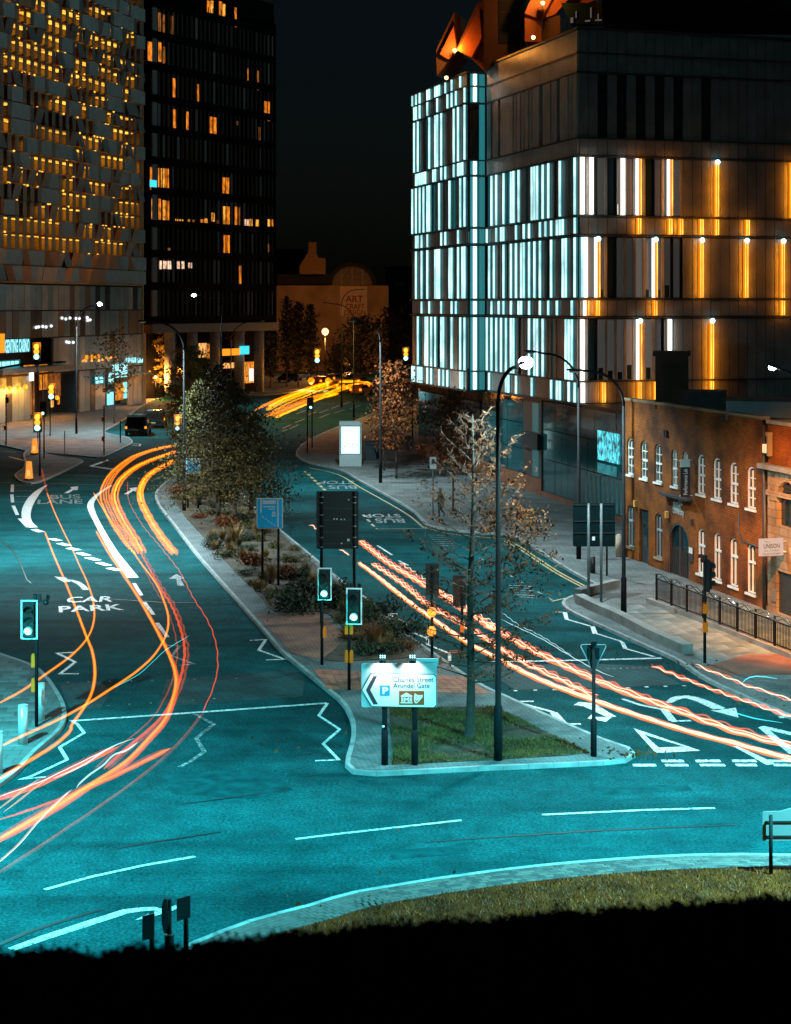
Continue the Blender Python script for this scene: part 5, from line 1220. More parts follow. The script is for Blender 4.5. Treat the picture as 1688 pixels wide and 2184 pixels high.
# ---- the lit direction sign
def posts(t, xs, h, r, base_h=None, m=None):
    for x in xs:
        k = MB(); k.tube([(x, 0, 0), (x, 0, h)], r, 12)
        if base_h: k.tube([(x, 0, 0), (x, 0, base_h), (x, 0, base_h+.03)], [r*1.28, r*1.28, r], 12)
        build('post', k, m or M_POLE, t)
b0s = gp(821, 1631, .11); Ys = b0s.y; ppm = F/Ys
def sx(px): return (px-853)/ppm
bs = Vector((9/ppm+(844-844)/ppm, Ys, .11))
def sz_(py): return 13-(py-HZ)/ppm-.11
dsn = thing('direction_sign', 'white floodlit direction sign with black chevron pointing left on the island tip', 'road sign', bs)
posts(dsn, [sx(821), sx(885)], sz_(1440), .075, .95)
k = MB(); x0, x1, za, zb2 = sx(771.5), sx(932.5), sz_(1507), sz_(1413)
def rrect(x0, x1, z0, z1, r, n=4):
    out = []
    for cx, cz, a0 in ((x1-r, z1-r, 0), (x0+r, z1-r, PI/2), (x0+r, z0+r, PI), (x1-r, z0+r, 1.5*PI)):
        out += [(cx+r*math.cos(a0+PI/2*i/n), cz+r*math.sin(a0+PI/2*i/n)) for i in range(n+1)]
    return out
def face(t, nm, pts, y, m, th=.012, par=None):
    k = MB(); k.prism([Vector((x, y, z)) for x, z in pts], (0, th, 0)); return build(nm, k, m, par or t)
M_BACKP = mat('backing_grey', (.30, .42, .43), .5, var=.05); M_SIGNW = mat('sign_white', (.72, .76, .76), .5, var=.03)
M_BRN = mat('sign_brown', (.26, .07, .012), .5, var=.03); M_BLU = mat('sign_blue', (.02, .24, .42), .5, var=.03)
face(dsn, 'backing_board', rrect(x0, x1, za, zb2, .06), -.10, M_BACKP, .02)
def d7(x, y): q = z7(x, y); return (sx(q[0]), sz_(q[1]))
out = [d7(764,1065), d7(1118,1070), d7(1131,1082), d7(1132,1245), d7(1120,1257), d7(768,1251), d7(713,1158)]
face(dsn, 'sign_border', out, -.125, M_DKL, .022)
c = (sum(p[0] for p in out)/7, sum(p[1] for p in out)/7)
face(dsn, 'sign_face', [(p[0]+(.022 if p[0] < c[0] else -.018), p[1]+(.018 if p[1] < c[1] else -.018)) if i < 6 else (p[0]+.026, p[1]) for i, p in enumerate(out)], -.135, M_SIGNW, .0095)
face(dsn, 'chevron', [d7(779,1080), d7(803,1078), d7(763,1158), d7(806,1237), d7(780,1238), d7(738,1158)], -.139, M_DKL, .0035)
pq = [d7(816,1132), d7(871,1132), d7(871,1190), d7(816,1190)]
pk = face(dsn, 'parking_panel', rrect(pq[0][0], pq[1][0], pq[2][1], pq[0][1], .02), -.139, M_BLU, .0035)
def stext(txt, a, b, parent, m, th=.0, y=-.1405):
    (ax, az), (bx, bz) = d7(*a), d7(*b); k = text_mb(txt, lambda u, v: Vector((ax+(bx-ax)*u, y, az+(bz-az)*v)), thick=th); return build('lettering', k, m, parent)
stext('P', (830,1181), (863,1141), pk, M_SIGNW, .05)
stext('Charles Street', (890,1113), (1115,1085), dsn, M_DKL, .004); stext('Arundel Gate', (890,1146), (1093,1119), dsn, M_DKL, .004)
bq = face(dsn, 'brown_panel', rrect(d7(923,0)[0], d7(1063,0)[0], d7(0,1241)[1], d7(0,1163)[1], .01), -.139, M_BRN, .0035)
face(dsn, 'museum_symbol', [d7(932,1190), d7(964,1172), d7(997,1190), d7(996,1196), d7(933,1195)], -.1405, M_SIGNW, .001, bq)
face(dsn, 'museum_symbol', [d7(931,1226), d7(998,1227), d7(998,1232), d7(931,1231)], -.1405, M_SIGNW, .001, bq)
for x in (936, 941.5, 985, 990.5): face(dsn, 'museum_symbol', [d7(x,1198), d7(x+3.4,1198), d7(x+3.4,1225), d7(x,1225)], -.1405, M_SIGNW, .001, bq)
stext('M', (949,1224), (980,1199), bq, M_SIGNW, .05)
face(dsn, 'mask_symbol', [d7(1011,1175), d7(1022,1184), d7(1042,1187), d7(1055,1184), d7(1052,1200), d7(1036,1218), d7(1022,1232), d7(1012,1230), d7(1006,1214), d7(1007,1192)], -.1405, M_SIGNW, .001, bq)
face(dsn, 'mask_mark', [d7(1016,1194), d7(1024,1190), d7(1024,1196)], -.142, M_BRN, .001, bq); face(dsn, 'mask_mark', [d7(1034,1198), d7(1044,1196), d7(1040,1201)], -.142, M_BRN, .001, bq)
face(dsn, 'mask_mark', [d7(1014,1212), d7(1022,1220), d7(1031,1208), d7(1030,1218), d7(1020,1226), d7(1013,1220)], -.142, M_BRN, .001, bq)
for px_ in (816, 879):
    x = sx(px_); zt_ = zb2
    k = MB(); k.tube([(x+.05, -.04, zt_-.1), (x+.05, -.06, zt_+.1), (x+.03, -.25, zt_+.17)], .02, 6); k.box((x+.01, -.36, zt_+.16), (.17, .22, .10), M=(Matrix.Rotation(R(28), 3, 'X'))); lf = build('sign_lamp', k, M_BLK, dsn)
    k = MB()
    for i in range(6): k.ball((x-.05+.06*(i % 3), -.40+.07*(i//3), zt_+.225+.035*(i//3)), .018, 6, 4)
    build('led', k, M_LEDCAP, lf)
    l = bpy.data.lights.new('sign_light', 'SPOT'); l.energy = 70; l.color = (1, .90, .86); l.spot_size = R(120); l.spot_blend = .8; l.shadow_soft_size = .04
    lo = bpy.data.objects.new('sign_light', l); COL.objects.link(lo); lo.parent = dsn; lo.location = (x, -.36, zt_+.06)
    lo.rotation_euler = (R(38), 0, 0)
k = MB(); k.box((sx(912), -.03, sz_(1408)), (.62, .12, .09)); k.box((sx(912), -.02, sz_(1416)), (.6, .1, .1)); build('control_box', k, M_BACKP, dsn)
k = MB(); k.ball((sx(818), -.09, sz_(1548)), .04, 8, 5, (1, .3, 1)); build('sticker', k, M_WHT, dsn)

# ---- other road signs
def sign_board(label, pxl, pxr, pyt, pyb, base_y, Yoff=0, post_px=(), post_r=.06, m=M_SIGNB, pm=None, rails=(), front=False, name='road_sign', th=.04, post_top=None, r=.05):
    b = gp((pxl+pxr)/2, base_y, .11); Y = b.y; s = F/Y; t = thing(name, label, 'road sign', b)
    X = lambda px: (px-(pxl+pxr)/2)/s
    Zf = lambda py: 13-(py-HZ)/s-.11
    yb = -.08 if front else .08
    for px in post_px:
        k = MB(); k.tube([(X(px), 0, 0), (X(px), 0, Zf(post_top if post_top else pyt)-(.02 if post_top is None else 0))], post_r, 10); build('post', k, pm or M_POLE, t)
    bd = face(t, 'board', rrect(X(pxl), X(pxr), Zf(pyb), Zf(pyt), r), yb-.02, m, th)
    for py in rails:
        k = MB(); k.box(((X(pxl)+X(pxr))/2, yb-.035, Zf(py)), (X(pxr)-X(pxl)-.03, .03, .05)); build('rail', k, M_BLK if m is not M_BLK else M_SIGNB, t)
    return t, X, Zf
t, X, Zf = sign_board('large black back of a direction sign above the green signals', 675, 765, 1048, 1171, 1330, post_px=(686, 756), rails=(1085, 1110, 1135, 1160), m=M_BLK)
k = MB()
for px in (686, 756):
    for py in (1060, 1072, 1098, 1122, 1146, 1166): k.cyl((X(px), -.02, Zf(py)-.02), (X(px), -.02, Zf(py)+.02), .085, 10)
build('clamp', k, mat('clamp_steel', (.22, .26, .27), .4, metal=.5, var=.1), t)
for px, py in ((713, 1107), (719, 1107), (728, 1108), (735, 1108), (744, 1066), (729, 1159)): k = MB(); k.box((X(px), .03, Zf(py)), (.05, .02, .05)); build('bolt', k, M_WHT, t)
k = MB(); k.box((X(743.5), .03, Zf(1152)), (.1, .02, .1)); build('sticker', k, M_WHT, t)
face(t, 'lower_board', rrect(X(682), X(763), Zf(1211), Zf(1185), .03), .06, mat('lower_board_teal', (.05, .22, .25), .5, var=.1), .03)
t, X, Zf = sign_board('dark green back of a road sign on two grey posts by the brick corner', 1223, 1313, 1073, 1166, 1285, post_px=(1256, 1283), pm=M_POLEG, rails=(1077, 1112, 1137), m=mat('sign_back_green', (.002, .012, .014), .8, var=.15, spec=.08))
face(t, 'label', rrect(X(1264), X(1270), Zf(1153), Zf(1145), .005), .05, M_WHT, .008)
# blue bus lane sign, lit
M_BLUE = mat('bus_sign_blue', (.0, .50, .92), .4, var=.04)
t, X, Zf = sign_board('blue and white bus lane sign with an arrow beside the planting bed', 548, 604, 1062, 1127, 1250, post_px=(560, 594), m=M_WHT, front=True, post_top=1120)
face(t, 'blue_panel', rrect(X(550), X(602), Zf(1125), Zf(1064), .04), -.108, M_BLUE, .007)
def b7(x, y): q = z7(x, y); return (X(q[0]), Zf(q[1]))
for pts in ([(150,98),(158,98),(158,165),(154,180),(150,165)], [(244,98),(252,98),(252,250),(248,258),(244,250)], [(164,104),(236,104),(236,124),(164,124)], [(212,178),(224,164),(236,178)], [(214,184),(234,184),(232,193),(216,193)],
            [(160,190),(170,198),(168,201),(158,193)], [(176,202),(186,210),(184,213),(174,205)], [(192,214),(202,222),(200,225),(190,217)], [(208,226),(218,234),(216,237),(206,229)], [(224,238),(234,246),(232,249),(222,241)]):
    face(t, 'sign_mark', [b7(*p) for p in pts], -.112, M_WHT, .0035)
for i in range(6): face(t, 'sign_mark', [b7(168+i*11,136), b7(176+i*11,136), b7(176+i*11,143), b7(168+i*11,143)], -.112, M_WHT, .0035)
for i in range(4): face(t, 'sign_mark', [b7(196+i*9,150), b7(203+i*9,150), b7(203+i*9,156), b7(196+i*9,156)], -.112, M_WHT, .0035)
t, X, Zf = sign_board('blue and white lane sign partly covered by the dark trees', 397, 427, 977, 1010, 1085, post_px=(401, 423), m=M_WHT, front=True, post_top=1005)
face(t, 'blue_panel', rrect(X(399), X(425), Zf(1008), Zf(979), .04), -.108, M_BLUE, .007)
face(t, 'sign_mark', rrect(X(403), X(405), Zf(1004), Zf(982), .01), -.112, M_WHT, .0035); face(t, 'sign_mark', rrect(X(408), X(422), Zf(988), Zf(983), .01), -.112, M_WHT, .0035)
# give way sign from behind
b = gp(1267, 1613, .11); s = F/b.y; t = thing('give_way_sign', 'black back of a triangular give way sign at the island tip', 'road sign', b)
Zf = lambda py: 13-(py-HZ)/s-.11
k = MB(); k.tube([(0,0,0), (0,0,1.05), (0,0,1.08), (0,0,Zf(1372))], [.09, .09, .055, .055], 12); build('post', k, M_POLE, t)
w = 27/s; zt_, zb2 = Zf(1376), Zf(1426)
tri_ = [(-w+.03, zt_), (w-.03, zt_), (w, zt_-.05), (.06, zb2), (-.06, zb2), (-w, zt_-.05)]
face(t, 'triangle', tri_, .075, M_SIGNB, .012)
k = MB(); ed = [Vector((x, .066, z)) for x, z in tri_]
for a, c in zip(ed, ed[1:]+ed[:1]): k.tube([a, c], .014, 6)
build('rim', k, mat('sign_rim', (.30, .26, .27), .5, var=0), t)
k = MB(); k.box((0, .05, zt_-.12), (.34, .04, .05)); k.box((0, .05, zt_-.32), (.3, .04, .05)); k.box((-.12, .05, zt_-.25), (.09, .03, .3)); k.box((.12, .05, zt_-.25), (.09, .03, .3)); build('bracket', k, M_POLE, t)
k = MB(); k.box((0, -.02, zt_+.06), (.16, .12, .1)); build('cap', k, M_POLE, t)
# white chevron board at the right edge
b = gp(1645, 1866, .11); s = F/b.y; t = thing('roundabout_board', 'white board with black rails on the roundabout at the right edge', 'road sign', b)
X = lambda px: (px-1645)/s; Zf = lambda py: 13-(py-HZ)/s-.11
pts = rrect(X(1629.5), X(1830), Zf(1797), Zf(1734), .03)
pts = [(X(1632), Zf(1734)), (X(1629.5), Zf(1737)), (X(1629.5), Zf(1795)), (X(1632), Zf(1797)), (X(1830), Zf(1797)), (X(1830), Zf(1734)), (X(1790), Zf(1733))]+[(X(1735+48*math.cos(a)), Zf(1734-20*math.sin(a))) for a in [i*PI/8 for i in range(1, 8)]]+[(X(1668), Zf(1733))]
face(t, 'board', pts, .10, mat('board_white', (.20, .21, .21), .5, var=.05), .02)
for x in (1645, 1800): k = MB(); k.tube([(X(x), 0, -.05), (X(x), 0, Zf(1739))], .045, 10); build('post', k, M_POLE, t)
for py in (1756, 1787): k = MB(); k.box((X(1730), .092, Zf(py)), (X(1825)-X(1634), .012, .04)); build('rail', k, M_BLK, t)
# three signs at the lower left, seen obliquely from behind
def near_sign(label, px, pybase, ptop, pts_px, Y, shape='poly', foot=False):
    b = Vector(((px-CX)*Y/F, Y, .1)); s = F/Y; t = thing('road_sign', label, 'road sign', b, 0, 'signs at the roundabout approach')
    X = lambda q: (q-px)/s; Zf = lambda py: 13-(py-HZ)/s-.1
    k = MB(); k.tube([(0,0,0), (0,0,Zf(ptop))], .05, 10)
    if foot: k.tube([(0,0,0), (0,0,Zf(1996)), (0,0,Zf(1990))], [.095, .095, .06], 12)
    build('post', k, M_POLE, t)
    xs = [p[0] for p in pts_px]; sl = .9
    v = []
    for x, y in pts_px: v.append(Vector((X(x), .08-(X(x)-X(min(xs)))*sl, Zf(y))))
    k = MB(); k.prism(v, Vector((.35, .94, 0)).normalized()*.03); build('plate', k, M_SIGNB, t)
    return t, Zf
near_sign('small square sign back on the left of the three by the hedge', 324, 0, 1947, [(302,1958),(331.5,1942),(331,1996),(302,2010)], 31.2)
t, Zf = near_sign('round sign seen edge on between the two square sign backs', 361, 0, 1918, [(352+9*math.cos(a), 1955+38*math.sin(a)) for a in [2*PI*i/20 for i in range(20)]], 31.4, foot=True)
k = MB(); k.tube([(0, 0, Zf(1996)), (0, 0, Zf(1992))], .075, 12); build('band', k, mat('orange_band', (.6, .2, .02), .5, var=0), t)
near_sign('higher square sign back on the right of the three by the hedge', 397, 0, 1912, [(376,1921),(408,1903),(408,1950),(376,1969)], 31.8)
# bus stop flag
b = gp(924, 1108, .11); s = F/b.y; t = thing('bus_stop', 'slim bus stop post with a small white flag beside the walking person', 'bus stop', b)
Zf = lambda py: 13-(py-HZ)/s-.11
k = MB(); k.tube([(0,0,0), (0,0,Zf(976))], .045, 8); build('post', k, M_POLEG, t)
face(t, 'flag', rrect(-7/s, 7/s, Zf(1000), Zf(974), .06), -.06, M_WHT, .02); face(t, 'flag_mark', rrect(-3/s, 4/s, Zf(989), Zf(979), .03), -.066, M_DKL, .005)
for py in (1038, 1050, 1058): k = MB(); k.box((0, 0, Zf(py)), (.13, .1, .12)); build('collar', k, M_YEL if py != 1050 else M_WHT, t)
# advertising panel
b = gp(748, 994, .11); s = F/b.y; t = thing('advert_panel', 'free standing advertising panel with a bright white screen on the pavement', 'billboard', b)
k = MB(); W2 = 47/s; hh = 96/s; k.box((0, 0, hh/2), (W2, .45, hh)); build('housing', k, mat('advert_housing', (.30, .38, .38), .45, var=.05), t)
q = face(t, 'screen_frame', [(-.92*W2/2, .27*hh), (.92*W2/2, .27*hh), (.92*W2/2, .90*hh), (-.92*W2/2, .90*hh)], -.245, M_BLK, .02)
M_SCR = bpy.data.materials.new('screen_image'); M_SCR.use_nodes = True
sc_ = face(t, 'screen', [(-.86*W2/2, .28*hh), (.86*W2/2, .28*hh), (.86*W2/2, .885*hh), (-.86*W2/2, .885*hh)], -.252, glow('advert_white', (.62, 1, 1), 1.25), .006)
rs = random.Random(5)
for i in range(26):
    x, z = rs.uniform(-.62, .62)*W2/2, hh*(.44+rs.uniform(-.04, .05)); w = rs.uniform(.05, .16); h_ = rs.uniform(.05, .14)
    face(t, 'screen_mark', [(x, z), (x+w, z+.02), (x+w*.8, z+h_), (x-.02, z+h_*.8)], -.256-.0012*i/4, [glow('ad_red', (.8, .08, .03), .7), glow('ad_orange', (1, .4, .05), .8), glow('ad_cyan', (.1, .7, .9), .9), glow('ad_pale', (.8, .75, .7), 1.0)][i % 4] if i < 4 else MATS[['ad_red', 'ad_orange', 'ad_cyan', 'ad_pale'][i % 4]], .001, sc_)
l = bpy.data.lights.new('screen_light', 'AREA'); l.energy = 60; l.size = 1.1; l.size_y = 2.0; l.shape = 'RECTANGLE'; l.color = (.7, 1, 1)
lo = bpy.data.objects.new('screen_light', l); COL.objects.link(lo); lo.parent = t; lo.location = (0, -.30, hh*.58); lo.rotation_euler = (R(90), 0, 0)
def cabinet(label, px, pyb, w, d, h, name='utility_cabinet', m=None):
    b = gp(px, pyb, .11); t = thing(name, label, 'cabinet', b); k = MB(); k.box((0, 0, h/2), (w, d, h)); build('body', k, m or M_SIGNB, t)
    k = MB(); k.box((0, 0, h+.03), (w+.06, d+.06, .06)); build('lid', k, M_BLK, t)
    for sgn in (-1, 1): k = MB(); k.box((sgn*w/4, -d/2-.012, h*.5), (w/2-.04, .02, h*.88)); dr = build('door', k, m or M_SIGNB, t); k = MB(); k.box((sgn*.06, -d/2-.035, h*.52), (.03, .03, .14)); build('handle', k, M_POLEG, dr)
cabinet('dark teal utility cabinet right of the lit advertising panel', 790, 981, 1.0, .5, 1.5)
cabinet('black litter cabinet by the trunks in front of the office wing', 873, 958, .7, .5, 1.1)
k = MB(); b = gp(803, 975, .11); k.cyl(b, b+Vector((0, 0, .9)), .2, 10); k.cyl(b+Vector((0, 0, .9)), b+Vector((0, 0, 1.0)), .23, 10); solo('litter_bin', k, mat('bin_teal', (.03, .09, .09), .5, var=.1), 'small teal litter bin against the utility cabinet', 'litter bin', b)
# bollards
M_STEEL = mat('pale_steel', (.52, .53, .52), .38, metal=.35, var=.08)
def bollard(label, px, pyb, h, r, m, dome=False, group=None):
    b = gp(px, pyb, .11); t = thing('bollard', label, 'bollard', b, 0, group); k = MB(); k.tube([(0,0,0), (0,0,h)], r, 16); build('post', k, m, t)
    k = MB()
    if dome: k.ball((0, 0, h), r*1.02, 12, 6, (1, 1, .45))
    else: k.prism([Vector((math.cos(a)*r*1.02, math.sin(a)*r*1.02, h-.001)) for a in [2*PI*i/16 for i in range(16)]], (.0, 0, .03))
    build('cap', k, m, t)
bollard('pale steel bollard in front of the left green signal', 49, 1587, 1.12, .145, M_STEEL, group='steel bollards')
bollard('steel bollard just behind the pole of the left green signal', 87, 1536, 1.12, .125, M_STEEL, group='steel bollards')
bollard('steel bollard cut off by the left frame edge', -4, 1650, 1.12, .125, M_STEEL, group='steel bollards')
bollard('pale stone bollard at the corner of the brick building', 1320, 1188, 1.1, .15, mat('stone_bollard', (.38, .30, .22), .8, var=.2), True)
bollard('black bollard behind the green sign posts', 1265, 1222, .75, .13, M_BLK, True)
b = gp(1295, 1228, .11); t = thing('sign_post', 'thin black post between the green sign back and the lamp', 'post', b, 0, 'slim posts'); k = MB(); k.tube([(0,0,0), (0,0,3.2)], .045, 8); build('post', k, M_POLE, t)
k = MB(); k.box((.0, -.05, 3.0), (.25, .03, .35)); build('plate', k, M_SIGNB, t)
M_BOL = glow('bollard_orange', (1, .33, .03), 1.0); M_BOLY = glow('bollard_core', (1, .46, .14), 1.3)
for lab, px, pyb, pyt in [('glowing orange keep left bollard at the front of the traffic island', 62, 1024, 984), ('glowing orange bollard under the lit signals at the back of the traffic island', 74, 969, 936)]:
    b = gp(px, pyb, .11); s = F/b.y; h = (pyb-pyt)/s; t = thing('illuminated_bollard', lab, 'bollard', b, 0, 'illuminated bollards')
    k = MB(); k.tube([(0,0,0), (0,0,.12)], [.36, .33], 4); build('base', k, M_BLK, t)
    k = MB(); k.tube([(0,0,.12), (0,0,h)], [.30, .2], 4, smooth=False); build('shell', k, M_BOL, t)
    k = MB(); k.prism([Vector((x, -.26, z)) for x, z in ((-.12, .3), (.12, .3), (.1, h*.55), (-.1, h*.55))], (0, .04, 0)); build('lit_face', k, M_BOLY, t)

# ---- low stone wall on the right pavement, railings with a wavy top rail
M_WALL = mat('granite_wall', (.19, .20, .19), .75, var=.3, scale=1.2, bump=.4)
def wall_blocks(label, px, h, w, L, cap=.0):
    g = resample([gp(*p) for p in px], L); b = g[len(g)//2]; t = thing('low_wall', label, 'low wall', (b.x, b.y, .11)); 
    for a, c in zip(g, g[1:]):
        d = (c-a); n_ = Vector((-d.y, d.x, 0)).normalized(); e = d.normalized()*.008
        k = MB(); k.par(Vector((a.x, a.y, .10))+e-n_*w/2, d-e*2, n_*w, (0, 0, h+random.uniform(-.004, .004))); build('wall_block', k, M_WALL, t, True)
wall_blocks('low granite wall along the right kerb ending before the side signal', [(1236,1290),(1262,1304),(1320,1330),(1400,1372),(1482,1408)], .38, .42, 1.1)
wall_blocks('short granite wall stub turning towards the lamp by the brick corner', [(1233,1279),(1262,1270),(1322,1256)], .36, .4, 1.1)
fpx = [(1400,1296),(1470,1321),(1540,1349),(1610,1378),(1688,1410),(1790,1452)]
fg = [gp(x, y) for x, y in fpx]
wall_blocks('stone plinth under the black railings in front of the brick building', [(1385,1291),(1470,1321),(1540,1349),(1610,1378),(1688,1410),(1790,1452)], .22, .3, 1.3)
fa, fb = gp(1401, 1296), gp(1740, 1431); fd = (fb-fa); L = fd.length; fd.normalize(); fr_rz = math.atan2(fd.y, fd.x)
rail = thing('railings', 'black metal railings with a wavy shiny top rail in front of the brick building', 'railings', (fa.x, fa.y, .33), fr_rz)
npan = 9; pl = L/npan
for i in range(npan+1):
    k = MB(); k.box((i*pl, 0, .56), (.07, .07, 1.12)); build('post', k, M_POLE, rail)
bal = MB().box((0, 0, 0), (.022, .022, .84)).mesh('baluster', M_POLE)
for i in range(npan):
    for j in range(1, 13):
        o = link('baluster', bal, rail); o.location = (i*pl+j*pl/13, 0, .50)
for z in (.08, .92): k = MB(); k.box((L/2, 0, z), (L, .035, .035)); build('rail', k, M_POLE, rail)
M_CHR = mat('polished_rail', (.20, .30, .31), .18, metal=.9, var=0)
k = MB(); k.tube([Vector((x, .02*math.sin(x*3.2), 1.06+.09*math.sin(x*2*PI/pl))) for x in [i*.09 for i in range(int(L/.09)+1)]], .026, 6); build('wavy_rail', k, M_CHR, rail)
k = MB(); k.tube([Vector((x, -.03, 1.06-.09*math.sin(x*2*PI/pl+.9))) for x in [i*.09 for i in range(int(L/.09)+1)]], .02, 6); build('wavy_rail', k, M_CHR, rail)

# ---- taxis and the cars far up the street
M_CAR = mat('black_car_paint', (.012, .013, .014), .12, var=0, spec=.7); M_CARG = mat('car_window', (.015, .018, .02), .05, var=0, spec=.8); M_TYRE = mat('tyre', (.012, .012, .012), .85, var=0); M_RIM = mat('wheel_rim', (.35, .36, .36), .3, metal=.7, var=0)
M_TAIL = glow('tail_lamp', (1, .25, .01), 2.2); M_TAILC = glow('indicator', (1, .35, .03), 2.5); M_PLATE = mat('number_plate', (.5, .4, .1), .5, var=0); M_HEADL = glow('head_lamp', (1, .86, .74), 12)
def car(label, loc, rz, col=None, taxi=False, tail=True, head=False, group='cars queueing far up the street', L=4.5, Wd=1.8, Hc=1.5, detail=True, name='parked_car'):
    """local +x is the front of the car"""
    t = thing(name, label, 'taxi' if taxi else 'car', loc, rz, group)
    hw = Wd/2
    side = [(-L/2, .35), (-L/2-.03, .75), (-L/2+.08, 1.0), (-L/2+.38 if not taxi else -L/2+.22, Hc-.14), (-L/2+.75, Hc), (.35, Hc), (1.0, .98+.06), (L/2-.2, .88), (L/2, .7), (L/2, .35)]
    k = MB(); n = len(side); inset = [0, 0, .02, .17, .2, .2, .08, .03, .04, .02]
    vs = [Vector((x, -hw+i, z)) for (x, z), i in zip(side, inset)]+[Vector((x, hw-i, z)) for (x, z), i in zip(side, inset)]
    fs = [(i, i+1, n+i+1, n+i) for i in range(n-1)]+[(n-1, 0, n, 2*n-1)]+[tuple(range(n))[::-1], tuple(range(n, 2*n))]
    k.add(vs, fs)
    body = build('body', k, col or M_CAR, t); md = body.modifiers.new('bevel', 'BEVEL'); md.width = .06; md.segments = 2
    # windows
    k = MB()
    if taxi:
        for s in (-1, 1):
            xo = -L/2+.13
            k.add([(xo-.045, s*.05, 1.02), (xo-.045, s*(hw-.16), 1.02), (xo+.10, s*(hw-.26), Hc-.22), (xo+.10, s*.05, Hc-.22)], [(0,1,2,3), (3,2,1,0)])
    else: k.add([(-L/2+.10, -hw+.16, 1.02), (-L/2+.10, hw-.16, 1.02), (-L/2+.37, hw-.26, Hc-.17), (-L/2+.37, -hw+.26, Hc-.17)], [(0,1,2,3), (3,2,1,0)])
    build('rear_window', k, M_CARG, t)
    k = MB()
    for s in (-1, 1): k.add([(-L/2+.4, s*(hw-.0), 1.02), (.85, s*(hw-.03), 1.06), (.3, s*(hw-.17), Hc-.12), (-L/2+.68, s*(hw-.17), Hc-.12)], [(0,1,2,3), (3,2,1,0)])
    build('side_window', k, M_CARG, t)
    k = MB(); k.add([(1.0, -hw+.14, 1.06), (1.0, hw-.14, 1.06), (.42, hw-.26, Hc-.05), (.42, -hw+.26, Hc-.05)], [(0,1,2,3), (3,2,1,0)]); build('windscreen', k, M_CARG, t)
    for x in (-L/2+.8, L/2-.8):
        for s in (-1, 1):
            k = MB(); k.cyl((x, s*(hw-.22), .33), (x, s*(hw+.01), .33), .33, 16); wh = build('wheel', k, M_TYRE, t)
            if detail: k = MB(); k.cyl((x, s*(hw+.005), .33), (x, s*(hw+.02), .33), .2, 12); build('rim', k, M_RIM, wh)
    if tail:
        for s in (-1, 1): k = MB(); k.box((-L/2-.03, s*(hw-.14), .86), (.08, .2 if detail else .34, .22 if detail else .34)); build('tail_light', k, M_TAIL, t)
    if head:
        for s in (-1, 1): k = MB(); k.ball((L/2-.05, s*(hw-.28), .68), .13, 8, 5); build('headlight', k, M_HEADL, t)
    if detail:
        k = MB(); k.box((-L/2-.045, 0, .6), (.03, .52, .12)); build('number_plate', k, M_PLATE, t)
        k = MB(); k.box((-L/2-.04, 0, .42), (.14, Wd-.1, .16)); build('bumper', k, M_BLK, t)
        for s in (-1, 1): k = MB(); k.box((.75, s*(hw+.08), 1.02), (.12, .18, .12)); build('mirror', k, M_BLK, t)
    if taxi:
        k = MB(); k.box((-L/2+.5, .35, Hc+.04), (.08, .55, .13)); sg = build('roof_sign', k, mat('taxi_sign', (.35, .5, .52), .5, var=0), t)
        k = text_mb('TAXI', lambda u, v: Vector((-L/2+.455, .60-.5*u, Hc-.01+.1*v)), thick=.02); build('lettering', k, M_DKL, sg)
    return t
a = gp(277, 930); c2 = gp(345, 880)
ang = math.atan2((c2-a).y, (c2-a).x)
car('black taxi with lit tail lamps waiting at the left kerb', (a.x+.5, a.y+2.3, .0), ang, taxi=True, group='black taxis', Hc=2.05, name='taxi', L=5.0, Wd=2.2)
a = gp(322, 915); t = car('second black taxi standing ahead of the first beside the trees', (a.x, a.y+3.2, 0), ang, taxi=True, group='black taxis', Hc=1.85, tail=False, name='taxi', L=5, Wd=2.2)
for s in (-1, 1): k = MB(); k.box((-1.9, s*1.08, 1.0), (.5, .14, .3)); build('indicator', k, M_TAILC, t)
a = gp(278, 888); l = [('far car with glowing lamps at the head of the queue', 736, 824, 1), ('far car whose white lamps face the camera below the gallery', 752, 818, 2), ('far car half hidden behind the thin lamp column', 768, 822, 1), ('far car at the right end of the queue by the red tree', 786, 830, 3), ('small lit car parked before the gallery trees', 640, 812, 2), ('dark car parked on the forecourt left of the lit one', 614, 816, 0), ('far car in the middle of the queue with amber lamps', 716, 816, 1), ('far car nosing out beside the slender lamp column', 722, 832, 1), ('far car with amber tail lamps in front of the slender lamp', 744, 838, 3), ('nearest far car of the queue left of the red tree', 772, 842, 1), ('far car between the amber beacon posts', 688, 822, 3), ('far bus-height van behind the queue under the orange sign', 748, 806, 4)]
M_CC = [M_CAR, mat('car_orange', (.30, .12, .03), .3, var=0), mat('car_silver', (.3, .3, .3), .3, var=0), mat('car_red', (.2, .04, .02), .3, var=0), mat('van_white', (.4, .38, .34), .4, var=0)]
for lab, px, py, ci in l:
    a = gp(px, py)
    car(lab, (a.x, a.y, 0 if 'parked' not in lab else .11), R(68) if ci % 2 else R(248), M_CC[ci], tail=ci not in (0, 2, 4), head=ci in (2, 4), detail=False, Hc=1.5 if ci < 4 else 2.5, name='car')
